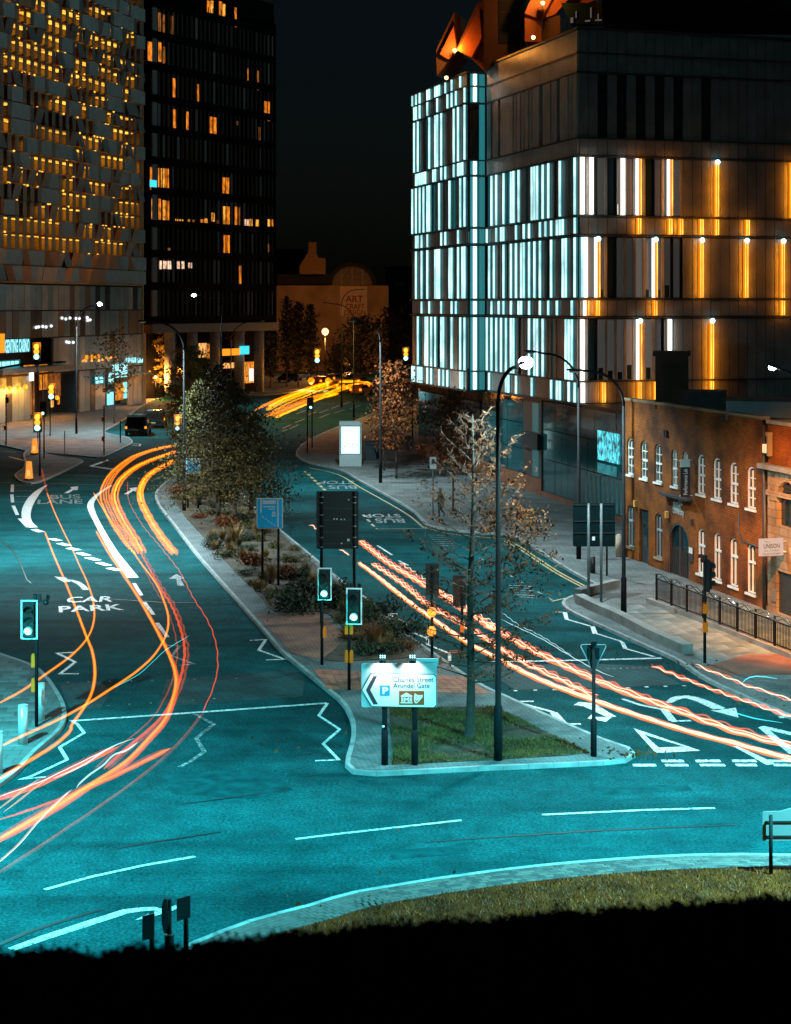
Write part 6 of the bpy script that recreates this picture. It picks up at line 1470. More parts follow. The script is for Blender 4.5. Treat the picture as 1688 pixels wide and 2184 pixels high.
for lab, px, py, r in [('amber beacon lamp on a short post left of the far signal', 664, 820, .5), ('amber beacon lamp on a short post under the far signal', 700, 819, .42), ('amber beacon lamp on a post beside the red autumn tree', 783, 828, .5), ('round warm globe lamp on a column in front of the gallery', 694, 707, .62), ('small warm globe lamp left of the yellow tree', 332, 804, .22), ('small amber lamp behind the taxi trees', 341, 803, .15)]:
    Y = (290 if 'round' in lab else 250) if px > 500 else 225; c = at(px, py-8 if 'globe' not in lab else py, Y); t = thing('post_lamp', lab, 'lamp', (c.x, c.y, 0), 0, 'post lamps'); k = MB(); k.tube([(0,0,0), (0,0,c.z-r*.8)], .07, 8); build('post', k, M_POLE, t)
    k = MB(); k.ball((0, 0, c.z), r, 12, 8); build('globe', k, M_AMBER if 'amber' in lab else glow('globe_warm', (1, .50, .22), 3), t)
    l_ = bpy.data.lights.new('globe_light', 'POINT'); l_.energy = 8500 if 'round' in lab else 2600; l_.color = (1, .38, .08); l_.shadow_soft_size = .4; lo = bpy.data.objects.new('globe_light', l_); COL.objects.link(lo); lo.parent = t; lo.location = (0, 0, c.z-r-.5)
t = thing('road_sign', 'small orange square sign on a post among the far traffic', 'road sign', (at(733, 770, 280).x, 280, 0)); c = at(733, 772, 280)
k = MB(); k.tube([(0,0,0), (0,0,c.z+.6)], .06, 8); build('post', k, M_POLE, t); face(t, 'board', rrect(-.75, .75, c.z-.6, c.z+.7, .05), -.1, glow('orange_board', (1, .3, .03), .35), .05)
# bicycle on the forecourt
b = gp(580, 815, .11); t = thing('bicycle', 'bicycle locked to a stand beside the lit column under the tower', 'bicycle', b)
for x in (-.55, .55): k = MB(); k.tube([Vector((x+.34*math.cos(a), 0, .35+.34*math.sin(a))) for a in [2*PI*i/18 for i in range(19)]], .025, 5, cap=False); build('wheel', k, M_TYRE, t)
k = MB()
for p_, q_ in (((-.55,0,.35),(-.1,0,.33)), ((-.1,0,.33),(.4,0,.8)), ((-.2,0,.85),(.42,0,.85)), ((-.1,0,.33),(-.22,0,.9)), ((-.55,0,.35),(-.2,0,.85)), ((.55,0,.35),(.4,0,.95))): k.tube([p_, q_], .03, 6)
build('frame', k, M_STEEL, t); k = MB(); k.box((-.22, 0, .93), (.24, .1, .06)); build('saddle', k, M_BLK, t); k = MB(); k.tube([(.4, -.25, .98), (.4, .25, .98)], .02, 6); build('handlebar', k, M_BLK, t)
k = MB(); k.tube([(.75, .2, 0), (.75, .2, .8), (1.2, .2, .8), (1.2, .2, 0)], .04, 8); solo('bicycle_stand', k, M_STEEL, 'steel hoop stand beside the bicycle under the tower', 'bicycle stand', b); bpy.data.objects['bicycle_stand'].data.transform(Matrix.Translation(b)); 
# ================================================================ vegetation
M_BARK = mat('dark_bark', (.034, .024, .018), .9, var=.3, scale=4, bump=.6, bscale=18); M_BARKP = mat('pale_bark', (.095, .066, .052), .85, var=.3, scale=6, bump=.5, bscale=25)
def leafmat(name, c, c2): return mat(name, c, .75, var=.35, scale=.8, col2=c2, spec=.2)
ML = {'dark': leafmat('leaf_dark', (.046, .032, .009), (.115, .076, .020)), 'yellow': leafmat('leaf_yellow_green', (.17, .14, .025), (.36, .27, .06)), 'red': leafmat('leaf_red', (.11, .026, .005), (.20, .052, .008)),
      'orange': leafmat('leaf_orange', (.20, .065, .010), (.30, .10, .015)), 'tawny': leafmat('leaf_tawny', (.085, .020, .003), (.15, .037, .005)), 'olive': leafmat('leaf_olive', (.05, .05, .018), (.11, .095, .03)), 'shrub': leafmat('leaf_shrub', (.020, .030, .018), (.05, .06, .03)),
      'rust': leafmat('leaf_rust', (.12, .036, .012), (.18, .058, .018)), 'straw': leafmat('leaf_straw', (.20, .12, .05), (.30, .19, .08)), 'black': leafmat('leaf_black', (.012, .016, .012), (.03, .035, .025))}
def leaf_mesh(name, pts, size, m, rng, aspect=1.7, droop=.5, asmesh=True):
    P_ = np.asarray(pts, float); n = len(P_)
    a = rng.normal(size=(n, 3)); a[:, 2] -= droop; a /= np.linalg.norm(a, axis=1)[:, None]
    b = np.cross(a, rng.normal(size=(n, 3))); b /= np.linalg.norm(b, axis=1)[:, None]
    s = size*rng.uniform(.6, 1.35, n)[:, None]
    A, B = a*s*aspect*.5, b*s*.5
    V = np.stack([P_-A, P_-A*.1+B, P_+A, P_-A*.1-B], 1).reshape(-1, 3)
    Fc = np.arange(4*n).reshape(n, 4)
    me = bpy.data.meshes.new(name); me.from_pydata(V.tolist(), [], Fc.tolist()); me.materials.append(m); me.update()
    return me
def tree(label, base, h, rad, leaf, seed, shape='conifer', n=4200, size=.17, trunk_r=.16, clear=.16, dens=1.0, bark=None, cat='tree', group=None, name='tree', lean=0):
    rng = np.random.default_rng(seed); t = thing(name, label, cat, (base.x, base.y, base.z), 0, group)
    k = MB(); top = Vector((lean*h, 0, h*.97))
    k.tube([(0,0,-.05), (0,0,.25), Vector((lean*h*.4, .05, h*.45)), top], [trunk_r*1.5, trunk_r, trunk_r*.6, trunk_r*.12], 8)
    pts = []; nb = int(46*dens) if shape != 'column' else 60
    for i in range(nb):
        u = clear+(1-clear)*((i+.5)/nb)**.9; a = i*2.399+rng.uniform(-.4, .4)
        if shape == 'conifer': r = rad*(1.02-u)**.62*rng.uniform(.4, 1.3); rise = -.05-.12*rng.random()
        elif shape == 'column': r = rad*math.sin(PI*min(1, max(.05, (u-clear)/(1-clear)*.92+.06)))**.6*rng.uniform(.6, 1.1); rise = .5
        else: r = rad*math.sin(PI*min(.97, max(.12, (u-clear)/(1-clear)*.85+.12)))**.55*rng.uniform(.5, 1.15); rise = .25
        o = Vector((lean*h*u, 0, h*u)); d = Vector((math.cos(a), math.sin(a), rise)); e = o+d*r
        mid = o+d*r*.5+Vector((0, 0, .06*r))
        k.tube([o, mid, e], [trunk_r*.22*(1.2-u), trunk_r*.14*(1.2-u), .008], 4, cap=False)
        m = max(3, int(n/nb*(r/rad+.25)))
        s = rng.random(m)**.65
        w = .16*r+.14
        c = np.array([o.lerp(e, x) for x in s]); sp = rng.normal(size=(m, 3))*np.array([w, w, w*.55])*(.35+.65*s[:, None])
        c = c+sp; c[:, 2] -= (s**2)*r*.12
        pts.append(c)
    build('trunk', k, bark or M_BARK, t)
    P_ = np.concatenate(pts); P_ = P_[P_[:, 2] > .4]
    link('crown', leaf_mesh('crown', P_, size, ML[leaf], rng), t)
    return t
def G(px, py, z=.11): return gp(px, py, z)
def toph(base, py): return 13-(py-HZ)*base.y/F-base.z
b = G(466, 1112); tree('tallest dark conifer in the middle of the island tree cluster', b, toph(b, 776), 3.7, 'dark', 1, n=12000, size=.095, group='dark conifers on the island')
b = G(500, 1120); tree('broad dark conifer at the front right of the island tree cluster', b, toph(b, 815), 4.5, 'dark', 2, n=13500, size=.095, group='dark conifers on the island', clear=.2)
b = G(424, 1078); tree('olive leaved conifer at the left of the island tree cluster', b, toph(b, 812), 3.0, 'olive', 3, n=9000, group='dark conifers on the island', size=.1)
b = G(536, 1098); tree('shorter dark conifer at the right edge of the island tree cluster', b, toph(b, 880), 3.2, 'dark', 4, n=10000, size=.095, group='dark conifers on the island', clear=.25)
b = G(404, 990); tree('yellow green tree at the far end of the island behind the black lamp', b, toph(b, 742), 2.3, 'yellow', 5, n=9000, shape='round', size=.13, clear=.12)
b = G(967, 1090); tree('red leaved young tree on the pavement behind the bare tree', b, toph(b, 836), 2.0, 'red', 6, n=2300, shape='round', size=.15, trunk_r=.07, clear=.34)
b = G(846, 1020); tree('red brown autumn tree with a pale trunk right of the litter bin', b, toph(b, 772), 2.2, 'red', 7, n=2200, shape='round', size=.14, trunk_r=.08, clear=.22)
b = G(819, 1003); tree('slim red brown autumn tree just behind the lamp by the advert', b, toph(b, 815), 1.6, 'rust', 8, n=1500, shape='round', size=.14, trunk_r=.07, clear=.25)
b = G(880, 940); tree('thin nearly bare tree at the left end of the cyan wing', b, toph(b, 760), 1.4, 'rust', 9, n=420, shape='round', size=.15, trunk_r=.08)
b = G(244, 903); tree('half bare young tree in front of the white shop sign', b, toph(b, 705), 2.7, 'dark', 10, n=700, shape='round', size=.22, trunk_r=.1, clear=.3)
b = G(338, 848); tree('autumn tree between the car park corner and the tower', b, toph(b, 684), 2.7, 'yellow', 11, n=3400, shape='round', size=.22, trunk_r=.12)
b = G(488, 836); tree('amber lit tree in front of the tower columns', b, toph(b, 672), 2.9, 'orange', 12, n=3200, shape='round', size=.22, trunk_r=.12)
b = G(440, 836); tree('dark leafy tree left of the amber lit tree under the tower', b, toph(b, 715), 2.4, 'olive', 13, n=2400, shape='round', size=.22, trunk_r=.12)
for i, (px, ty, lab) in enumerate([(612, 634, 'tall dark columnar tree nearest the tower in front of the gallery'), (636, 645, 'middle dark columnar tree in front of the gallery'), (663, 650, 'right dark columnar tree in front of the gallery')]):
    b = G(px, 824); tree(lab, b, toph(b, ty), 1.5, 'black', 14+i, shape='column', n=2200, size=.25, trunk_r=.14, group='columnar trees before the gallery', clear=.14)
b = gp(770, 826); tree('dark spreading tree in front of the gallery poster', b, toph(b, 676), 4.2, 'black', 18, n=2600, shape='round', size=.26)
b = gp(845, 836); tree('large dark tree between the gallery and the cyan wing', b, toph(b, 655), 5.0, 'black', 19, n=3200, shape='round', size=.28)
b = gp(724, 815); tree('low dark tree under the slender lamp before the gallery', b, toph(b, 735), 3.0, 'olive', 20, n=1600, shape='round', size=.26)
b = G(578, 826); tree('small dark tree beside the tower corner columns', b, toph(b, 700), 1.8, 'black', 21, n=1500, shape='column', size=.24)
# bare conifer on the grass tip of the island
b = G(1002, 1572, .12); t = thing('bare_tree', 'nearly bare conifer with pale upper branches on the grass tip of the island', 'tree', b)
k = MB(); hT = toph(b, 884); rng = np.random.default_rng(33); random.seed(33)
tp = [Vector((.03*math.sin(z*1.1)+.012*z, .03*math.sin(z), z)) for z in np.linspace(0, hT, 16)]
k.tube([tp[0]-Vector((0, 0, .06))]+tp, [.22, .175]+[.135*(1-i/15.8)**.9+.008 for i in range(1, 16)], 12)
lo = MB(); pale = MB(); twig = MB(); pts = []
for s_ in range(70):
    u = .17+.81*(s_/70); j = min(14, int(u*15)); o = tp[j].lerp(tp[j+1], u*15-j)
    a = s_*2.399+random.uniform(-.3, .3); L = 2.75*(min(1, .55+u*1.1) if u < .4 else ((1.02-u)/.62)**.75)*random.uniform(.6, 1.12)+.12; rise = .12+.85*max(0, u-.25)*random.uniform(.7, 1.3)
    d = Vector((math.cos(a), math.sin(a), rise)).normalized(); side = d.cross(Vector((0, 0, 1))).normalized()
    P_ = [o+d*L*q+side*(.08*L*math.sin(q*5+s_))+Vector((0, 0, .14*L*q*q-.03*math.sin(q*7+s_))) for q in np.linspace(0, 1, 7)]
    r0 = .030*(1.1-u)+.006
    (pale if .45 < u else lo).tube(P_, [r0, r0*.75, r0*.55, r0*.4, .007, .005, .003], 5, cap=False)
    for q in range(int(5+L*5)):
        f = random.uniform(.22, .98); i = min(5, int(f*6)); c = P_[i].lerp(P_[i+1], f*6-i)
        dd = (d*random.uniform(.3, .9)+side*random.choice((-1, 1))*random.uniform(.3, .9)+Vector((0, 0, random.uniform(-.35, .35)))).normalized()
        e = c+dd*random.uniform(.25, .75)*(.45+.3*L)
        twig.tube([c, c.lerp(e, .5)+Vector((0, 0, random.uniform(-.04, .05))), e], [.007, .005, .0025], 3, cap=False)
        for w in range(2):
            c2 = c.lerp(e, random.uniform(.3, .9)); e2 = c2+Vector((random.gauss(0, .16), random.gauss(0, .16), random.gauss(-.05, .12))); twig.tube([c2, e2], [.004, .002], 3, cap=False)
        for _ in range(int((7 if d.x > .1 else 2.5)*(1 if .2 < u < .8 else .35)*random.uniform(.2, 1.8))): pts.append(c.lerp(e, random.random()*1.1)+Vector((random.gauss(0, .07), random.gauss(0, .07), random.gauss(-.02, .06))))
for cx, cz, r, nn in ((1.45, 6.6, .36, 260), (1.8, 6.2, .36, 220), (1.5, 5.3, .45, 160), (1.9, 4.6, .45, 90)):
    for _ in range(nn): pts.append(Vector((cx+random.gauss(0, r), random.gauss(0, r), cz+random.gauss(0, r*.45))))
build('twigs', twig, mat('twig_brown', (.11, .036, .016), .9, var=.3, scale=2), t)
build('trunk', k, M_BARK, t); build('lower_branches', lo, M_BARK, t); build('upper_branches', pale, M_BARKP, t)
link('crown', leaf_mesh('crown', pts, .05, ML['tawny'], rng, aspect=2.8), t)

# shrubs and grasses of the planting bed
def shrub_mesh(leaf, seed, n=900, size=.09, flat=.75):
    rng = np.random.default_rng(seed); c = rng.normal(size=(7, 3))*np.array([.45, .45, .2]); c[:, 2] = np.abs(c[:, 2])+.25
    i = rng.integers(0, 7, n); p = c[i]+rng.normal(size=(n, 3))*np.array([.26, .26, .24*flat]); p[:, 2] = np.abs(p[:, 2])
    return leaf_mesh('foliage', p, size, ML[leaf], rng, aspect=2, droop=-.3)
def tuft_mesh(leaf, seed, n=170):
    rng = np.random.default_rng(seed); V = []; Fc = []
    for i in range(n):
        a = rng.uniform(0, 2*PI); r = rng.uniform(0, .12); h = rng.uniform(.5, 1.0); o = rng.uniform(.1, .5)
        p = np.array([math.cos(a)*r, math.sin(a)*r, 0]); e = p+np.array([math.cos(a)*o, math.sin(a)*o, h]); w = np.array([-math.sin(a), math.cos(a), 0])*.014
        m = (p+e)/2+np.array([0, 0, .1]); V += [p-w, p+w, m+w, m-w, e]; q = 5*i; Fc += [(q, q+1, q+2, q+3), (q+3, q+2, q+4)]
    me = bpy.data.meshes.new('blades'); me.from_pydata([tuple(v) for v in V], [], Fc); me.materials.append(ML[leaf]); me.update(); return me
SH = {k: shrub_mesh(k, i) for i, k in enumerate(('shrub', 'rust', 'olive', 'straw'))}; TU = {k: tuft_mesh(k, i) for i, k in enumerate(('straw', 'rust', 'olive'))}
stem = MB(); 
for i in range(6): a = i*1.05; stem.tube([(0,0,-.05), (math.cos(a)*.3, math.sin(a)*.3, .55)], [.02, .008], 4, cap=False)
stem_me = stem.mesh('stem', M_BARK)
def plant(label, px, py, s, me, cat='shrub', name='shrub', group='low plants of the island planting bed', sz=None):
    b = G(px, py, .14); t = thing(name, label, cat, b, random.uniform(0, 6), group); t.scale = (s, s, (sz or s))
    link('foliage' if name == 'shrub' else 'blades', me, t)
    if name == 'shrub': link('stem', stem_me, t)
plant('largest dark green shrub of the planting bed beside the red brick paving', 626, 1302, 1.25, SH['shrub']); plant('dark green shrub behind the pole of the left island signal', 668, 1285, 1.1, SH['shrub']); plant('dark shrub right of the green signal nearest the direction sign', 790, 1322, 1.0, SH['shrub'])
plant('round dark shrub at the right edge of the bed above the orange grass', 836, 1362, .95, SH['shrub']); plant('dark shrub under the lower board of the black sign back', 728, 1290, 1.15, SH['shrub'])
plant('rust red shrub left of the blue bus lane sign posts', 536, 1205, .8, SH['rust']); plant('rust red shrub right of the blue bus lane sign posts', 618, 1232, .8, SH['rust']); plant('rust shrub at the foot of the dark conifers', 482, 1122, .9, SH['rust']); plant('rust shrub left of the black lamp foot', 388, 1052, .9, SH['rust'])
plant('clump of orange grass in front of the dark shrubs', 798, 1385, 1.15, TU['rust'], 'grass clump', 'grass_clump'); plant('clump of straw grass left of the first bus sign post', 500, 1165, 1.3, TU['straw'], 'grass clump', 'grass_clump'); plant('clump of straw grass between the bus sign posts', 578, 1245, 1.1, TU['straw'], 'grass clump', 'grass_clump')
random.seed(21); n = 0
while n < 84:
    px, py = random.uniform(375, 860), random.uniform(1030, 1395); p = G(px, py, 0)
    if not inpoly(p, bed_poly) or (540 < px < 720 and py > 1300): continue
    n += 1; r = random.random()
    wh = ('under the dark conifers' if py < 1115 else 'before the bus lane sign' if py < 1200 else 'behind the bus sign posts' if py < 1275 else 'near the island signals')+(' by the left path' if px < 371+(py-1030)*.72+40 else ' by the right kerb' if px > 430+(py-1030)*1.15 else ' mid bed')
    if r < .30: plant('low dark green shrub '+wh, px, py, random.uniform(.4, .8), SH['shrub'], sz=random.uniform(.3, .6))
    elif r < .5: plant('low olive shrub '+wh, px, py, random.uniform(.4, .8), SH['olive'], sz=random.uniform(.3, .6))
    elif r < .62: plant('low rust coloured shrub '+wh, px, py, random.uniform(.4, .7), SH['rust'], sz=random.uniform(.3, .5))
    elif r < .82: plant('small straw coloured grass clump '+wh, px, py, random.uniform(.5, .9), TU['straw'], 'grass clump', 'grass_clump')
    else: plant('small olive grass clump '+wh, px, py, random.uniform(.5, .9), TU['olive'], 'grass clump', 'grass_clump')
def grass(name, poly, n, hgt, mats, seed, z=.13, ok=None, keepout=None, patch=.0):
    rng = np.random.default_rng(seed); xs = [p.x for p in poly]; ys = [p.y for p in poly]
    xs0, xs1, ys0, ys1 = max(min(xs), -10.5), min(max(xs), 11.5), max(min(ys), 26.5), max(ys)
    px = np.array([p.x for p in poly]); py = np.array([p.y for p in poly])
    X = rng.uniform(xs0, xs1, n*3); Y = rng.uniform(ys0, ys1, n*3); c = np.zeros(len(X), bool); j = len(px)-1
    for i in range(len(px)):
        with np.errstate(divide='ignore', invalid='ignore'):
            q = ((py[i] > Y) != (py[j] > Y)) & (X < (px[j]-px[i])*(Y-py[i])/(py[j]-py[i])+px[i])
        c ^= q; j = i
    if patch: c &= (np.sin(X*1.7+2*np.sin(Y*1.1))+np.sin(Y*2.3+X)+rng.normal(size=len(X))*.5) > patch
    X, Y = X[c][:n], Y[c][:n]; m = len(X)
    a = rng.uniform(0, 2*PI, m); h = hgt*rng.uniform(.45, 1.3, m); w = rng.uniform(.006, .014, m); le = rng.normal(size=(m, 2))*.5
    B = np.stack([X, Y, np.full(m, z)], 1); D = np.stack([np.cos(a)*w, np.sin(a)*w, np.zeros(m)], 1); T = B+np.stack([le[:, 0]*h, le[:, 1]*h, h], 1)
    V = np.stack([B-D, B+D, T], 1).reshape(-1, 3); me = bpy.data.meshes.new(name); me.from_pydata(V.tolist(), [], np.arange(3*m).reshape(m, 3).tolist())
    for q in mats: me.materials.append(q)
    me.polygons.foreach_set('material_index', (rng.random(m) > .72).astype(np.int32)); me.update()
    o = link(name, me); tag(o, kind='stuff'); return o
grass('grass', plot_poly, 26000, .075, [M_GRASS, M_GRASSD], 1, patch=-.35)
grass('grass', bed_poly, 9000, .10, [M_GRASS, M_GRASSD], 2, z=.145, patch=.2)
rin = resample(smooth([gp(*p) for p in RB], 6), .6); ring_in = []
for i in range(len(rin)-1):
    tt = (rin[i+1]-rin[i]).normalized(); ring_in.append(rin[i]+Vector((tt.y, -tt.x, 0))*1.02)
rgp = ring_in+[Vector((16, 22, 0)), Vector((-9, 22, 0))]
k = MB(); k.prism([Vector((p.x, p.y, .09)) for p in rgp], (0, 0, .035)); solo('roundabout_lawn', k, mat('lawn_soil', (.10, .016, .002), .95, var=.5, scale=1.5, bump=.6, bscale=10, spec=.05), None, None, kind='structure')
grass('grass', rgp, 60000, .07, [M_LAWN, M_LAWND], 3, z=.125)
grass('grass_tufts', rgp, 1500, .15, [M_LAWND, M_LAWN], 5, z=.125, patch=.6)
# fallen leaves in the gutters
rng = np.random.default_rng(4); pts = []
for px, py, n, s in [(1360,1618,60,.5),(1240,1400,30,.8),(560,1330,8,1.2),(1120,1148,40,1.0),(1440,1425,40,.9),(1150,1590,25,.8),(700,1600,10,1.5),(860,1380,40,.8),(1600,1500,30,1),(900,1250,12,1.5),(1045,1880,6,2.5),(800,1940,8,2)]:
    c = gp(px, py)
    for _ in range(n): pts.append((c.x+rng.normal()*s, c.y+rng.normal()*s*.6, .13))
tag(link('fallen_leaves', leaf_mesh('fallen_leaves', pts, .09, ML['rust'], rng, aspect=1.3)), kind='stuff')
# low dark hedge on the parapet right in front of the camera
YH = 6.0
hp = [(-400,2040),(0,2036),(40,2026),(76,2021),(120,2026),(153,2033),(183,2043),(214,2029),(248,2019),(300,2022),(382,2021),(420,2010),(459,2003),(550,1992),(645,1986),(738,1985),(775,1974),(812,1967),(923,1966),(1000,1957),(1078,1951),(1160,1945),(1263,1936),(1386,1929),(1480,1926),(1541,1919),(1590,1913),(1633,1907),(1660,1908),(1688,1914),(2100,1900)]
rng = np.random.default_rng(8); V = []; Fc = []
xs = np.array([at(p[0], 0, YH).x for p in hp]); zs = np.array([at(0, p[1], YH).z for p in hp])
gx = np.linspace(-2.1, 2.1, 260); prof = np.interp(gx, xs, zs); ny = 26
k = MB(); vs = []
for i, x in enumerate(gx):
    for j in range(ny):
        v = j/(ny-1); yy = YH-.5+1.0*v; a = math.sin(PI*v)**.5
        zz = prof[i]-.05+(a-1)*.42+.012*noise.noise(Vector((x*16, yy*16, 0)))+.018*noise.noise(Vector((x*5, yy*6, 3)))+.022*noise.noise(Vector((x*9, 2, 7)))
        vs.append((x, yy, min(zz, prof[i]-.02)))
fs = [(i*ny+j, (i+1)*ny+j, (i+1)*ny+j+1, i*ny+j+1) for i in range(len(gx)-1) for j in range(ny-1)]
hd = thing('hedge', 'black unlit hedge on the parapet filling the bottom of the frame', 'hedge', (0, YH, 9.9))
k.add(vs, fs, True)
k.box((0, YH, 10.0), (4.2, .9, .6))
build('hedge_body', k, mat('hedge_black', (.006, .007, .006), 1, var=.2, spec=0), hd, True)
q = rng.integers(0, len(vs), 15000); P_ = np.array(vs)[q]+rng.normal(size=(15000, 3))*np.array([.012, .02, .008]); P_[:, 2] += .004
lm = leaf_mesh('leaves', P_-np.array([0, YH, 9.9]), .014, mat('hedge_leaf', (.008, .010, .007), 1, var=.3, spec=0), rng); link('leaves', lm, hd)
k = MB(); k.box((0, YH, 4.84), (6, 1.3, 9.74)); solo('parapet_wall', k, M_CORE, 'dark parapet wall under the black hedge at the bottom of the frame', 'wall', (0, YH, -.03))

# ================================================================ the walking person
b = G(941, 1104); pr_ = thing('person', 'person in a bulky dark coat walking along the pavement beside the bus stop', 'person', b, R(120))
bm = bmesh.new(); J = {}
def jv(n, x, y, z): J[n] = (bm.verts.new((x, y, z)), n)
sk = {'pel':(0,0,.92,.15),'chest':(0,.02,1.25,.17),'neck':(0,.03,1.46,.065),'head':(0,.06,1.60,.10),'crown':(0,.06,1.70,.085),'hipL':(-.09,0,.88,.10),'kneeL':(-.10,.22,.50,.065),'ankL':(-.10,.16,.10,.045),'toeL':(-.10,.34,.05,.04),'hipR':(.09,0,.88,.10),'kneeR':(.10,-.08,.48,.065),'ankR':(.10,-.34,.16,.045),'toeR':(.10,-.20,.05,.04),
      'shL':(-.20,.02,1.38,.075),'elL':(-.26,-.10,1.12,.055),'wrL':(-.25,.02,.90,.04),'haL':(-.25,.07,.83,.04),'shR':(.20,.02,1.38,.075),'elR':(.27,.04,1.12,.055),'wrR':(.25,.24,1.0,.04),'haR':(.24,.31,.97,.04)}
vv = {n: bm.verts.new(c[:3]) for n, c in sk.items()}
for a, c in [('pel','chest'),('chest','neck'),('neck','head'),('head','crown'),('pel','hipL'),('hipL','kneeL'),('kneeL','ankL'),('ankL','toeL'),('pel','hipR'),('hipR','kneeR'),('kneeR','ankR'),('ankR','toeR'),('chest','shL'),('shL','elL'),('elL','wrL'),('wrL','haL'),('chest','shR'),('shR','elR'),('elR','wrR'),('wrR','haR')]: bm.edges.new((vv[a], vv[c]))
me = bpy.data.meshes.new('body'); bm.verts.index_update(); order = list(sk); bm.to_mesh(me); bm.free()
ob = link('body', me, pr_); me.materials.append(mat('person_dark_clothes', (.03, .028, .026), .8, var=.2))
sm_ = ob.modifiers.new('skin', 'SKIN')
for i, n in enumerate(order): me.skin_vertices[0].data[i].radius = (sk[n][3], sk[n][3]); me.skin_vertices[0].data[i].use_root = (n == 'pel')
ob.modifiers.new('sub', 'SUBSURF').levels = 1
def ell(z, rx, ry, cy, n=14): return [Vector((rx*math.cos(2*PI*i/n), cy+ry*math.sin(2*PI*i/n), z)) for i in range(n)]
k = MB(); rings = [ell(.62, .24, .20, .0), ell(.80, .235, .19, .0), ell(1.05, .22, .18, .01), ell(1.30, .235, .17, .02), ell(1.42, .17, .12, .03), ell(1.50, .09, .09, .03)]
n = 14; k.add([p for r in rings for p in r], [(i*n+j, i*n+(j+1) % n, (i+1)*n+(j+1) % n, (i+1)*n+j) for i in range(5) for j in range(n)], True); build('coat', k, mat('coat_brown', (.05, .035, .022), .85, var=.3), pr_)
k = MB(); k.ball((0, .045, 1.655), .125, 12, 8, (1, 1.05, 1.05)); build('hood', k, MATS['coat_brown'], pr_)
k = MB(); k.ball((0, .135, 1.63), .072, 10, 7, (1, .7, 1.2)); k.ball((0, .19, 1.62), .016, 6, 4); build('face', k, mat('skin', (.30, .19, .14), .6, var=0), pr_)

# ================================================================ light trails of the traffic: glowing ribbons hanging at lamp height over the road
M_TO = gas('trail_orange', (1, .23, .0), .45, .03); M_TC = gas('trail_gold', (1, .40, .01), .40, .03); M_TR = gas('trail_red', (1, .085, .0), .40, .03); M_TRD = gas('trail_red_dim', (.6, .06, .0), .22); M_TB = gas('trail_brown', (.22, .08, .05), .2)
M_TW = gas('trail_white', (1, .66, .46), .75); M_TP = gas('trail_pink', (1, .17, .05), .34); M_TCY = gas('trail_cyan', (.06, .80, .90), .6); M_TWC = gas('trail_pale', (.62, .95, 1), .5); M_TY = gas('trail_yellow', (1, .42, .0), .50); M_TA = gas('trail_amber', (1, .18, .0), .44, .03); M_TPD = gas('trail_peach', (.85, .50, .32), .35)
def trail(label, px, lays, z=.75, k_s=10, zig=0, per=1.0, group='traffic light trails', closed_ends=True):
    """lays: (material, radius, sideways offset, height offset, wobble)"""
    g = smooth([gp(x, y, z) for x, y in px], k_s); g = resample(g, .13 if (zig or max(l[4] for l in lays) > .02) and g[0].y < 150 else .35)+[g[-1]]
    t = thing('light_trail', label, 'light trail', g[len(g)//2]-Vector((0, 0, z)), 0, group)
    rr = random.Random(len(label)*7+int(px[0][0]))
    for m, r, off, dz, wob in lays:
        pts = []; ph = rr.uniform(0, 6); s = 0; pr = per*rr.uniform(.75, 1.45)
        for i, p in enumerate(g):
            d = (g[min(i+1, len(g)-1)]-g[max(i-1, 0)]).normalized(); nn = Vector((-d.y, d.x, 0))
            if i: s += (p-g[i-1]).length
            w = .7*wob*(math.sin(s*2*PI/pr+ph)+.35*math.sin(s*3.7/pr+ph*2)+.3*math.sin(s*.9/per+ph*3))
            zg = zig*(((s/per) % 1)-.5)*2 if zig else 0
            pts.append(p+nn*(off+w*.5)+Vector((0, 0, dz+w*.5+zg)))
        n_ = len(pts); rad = [r*.8*min(1, .15+i*.3, .15+(n_-1-i)*.3)*(1+rr.uniform(-.05, .05)) for i in range(n_)]
        k = MB(); k.tube(pts, rad, 6); build('glow_line', k, m, t, True)
    return t
def P6(*p): return P(z6, *p)
def P9(*p): return P(z9, *p)
one = lambda m, r: [(m, r, 0, 0, 0)]
trail('orange light trail starting beside the give way dashes, left of the two long pairs', P6((250,510),(300,640),(360,780),(420,930),(480,1090),(515,1180),(530,1290),(515,1400),(470,1490),(400,1590))+P9((390,90),(300,170),(150,262),(-40,378)), [(M_TA, .068, 0, 0, .008), (M_TC, .036, 0, 0, .008)])
trail('thinner golden light trail curving from the bus lane to the left kerb', P6((262,292),(300,390),(350,500),(400,600),(440,690),(490,800),(520,900),(525,1000),(490,1100),(400,1200),(250,1310),(120,1400),(-30,1480)), [(M_TA, .052, 0, 0, .006), (M_TC, .026, 0, 0, .006)])
trail('long orange light trail along the middle lane divider sweeping round to the lower left', P6((535,505),(600,620),(680,740),(760,860),(830,980),(900,1110),(960,1240),(982,1340),(965,1440),(920,1560))+P9((830,130),(700,262),(500,392),(300,522),(-40,710)), [(M_TA, .075, 0, 0, .01), (M_TC, .032, 0, .01, .01), (M_TR, .05, .07, -.03, .02)])
trail('golden light trail from the lane divider crossing to the left pavement', P6((522,292),(580,390),(650,490),(720,590),(790,690),(870,800),(920,910),(940,1000),(925,1090),(860,1200),(750,1300),(600,1400),(470,1482),(300,1572),(100,1662))+P9((-30,190),), [(M_TA, .054, 0, 0, .01), (M_TC, .027, 0, 0, .01)])
trail('red orange light trail beside the long orange one in the middle lane', P6((780,620),(880,800),(960,930),(1010,1060),(1030,1180),(1010,1320),(960,1450),(880,1570))+P9((700,190),(580,300)), [(M_TR, .055, 0, 0, .03), (M_TRD, .05, .12, 0, .05), (M_TRD, .03, -.25, 0, .03)], per=1.5)
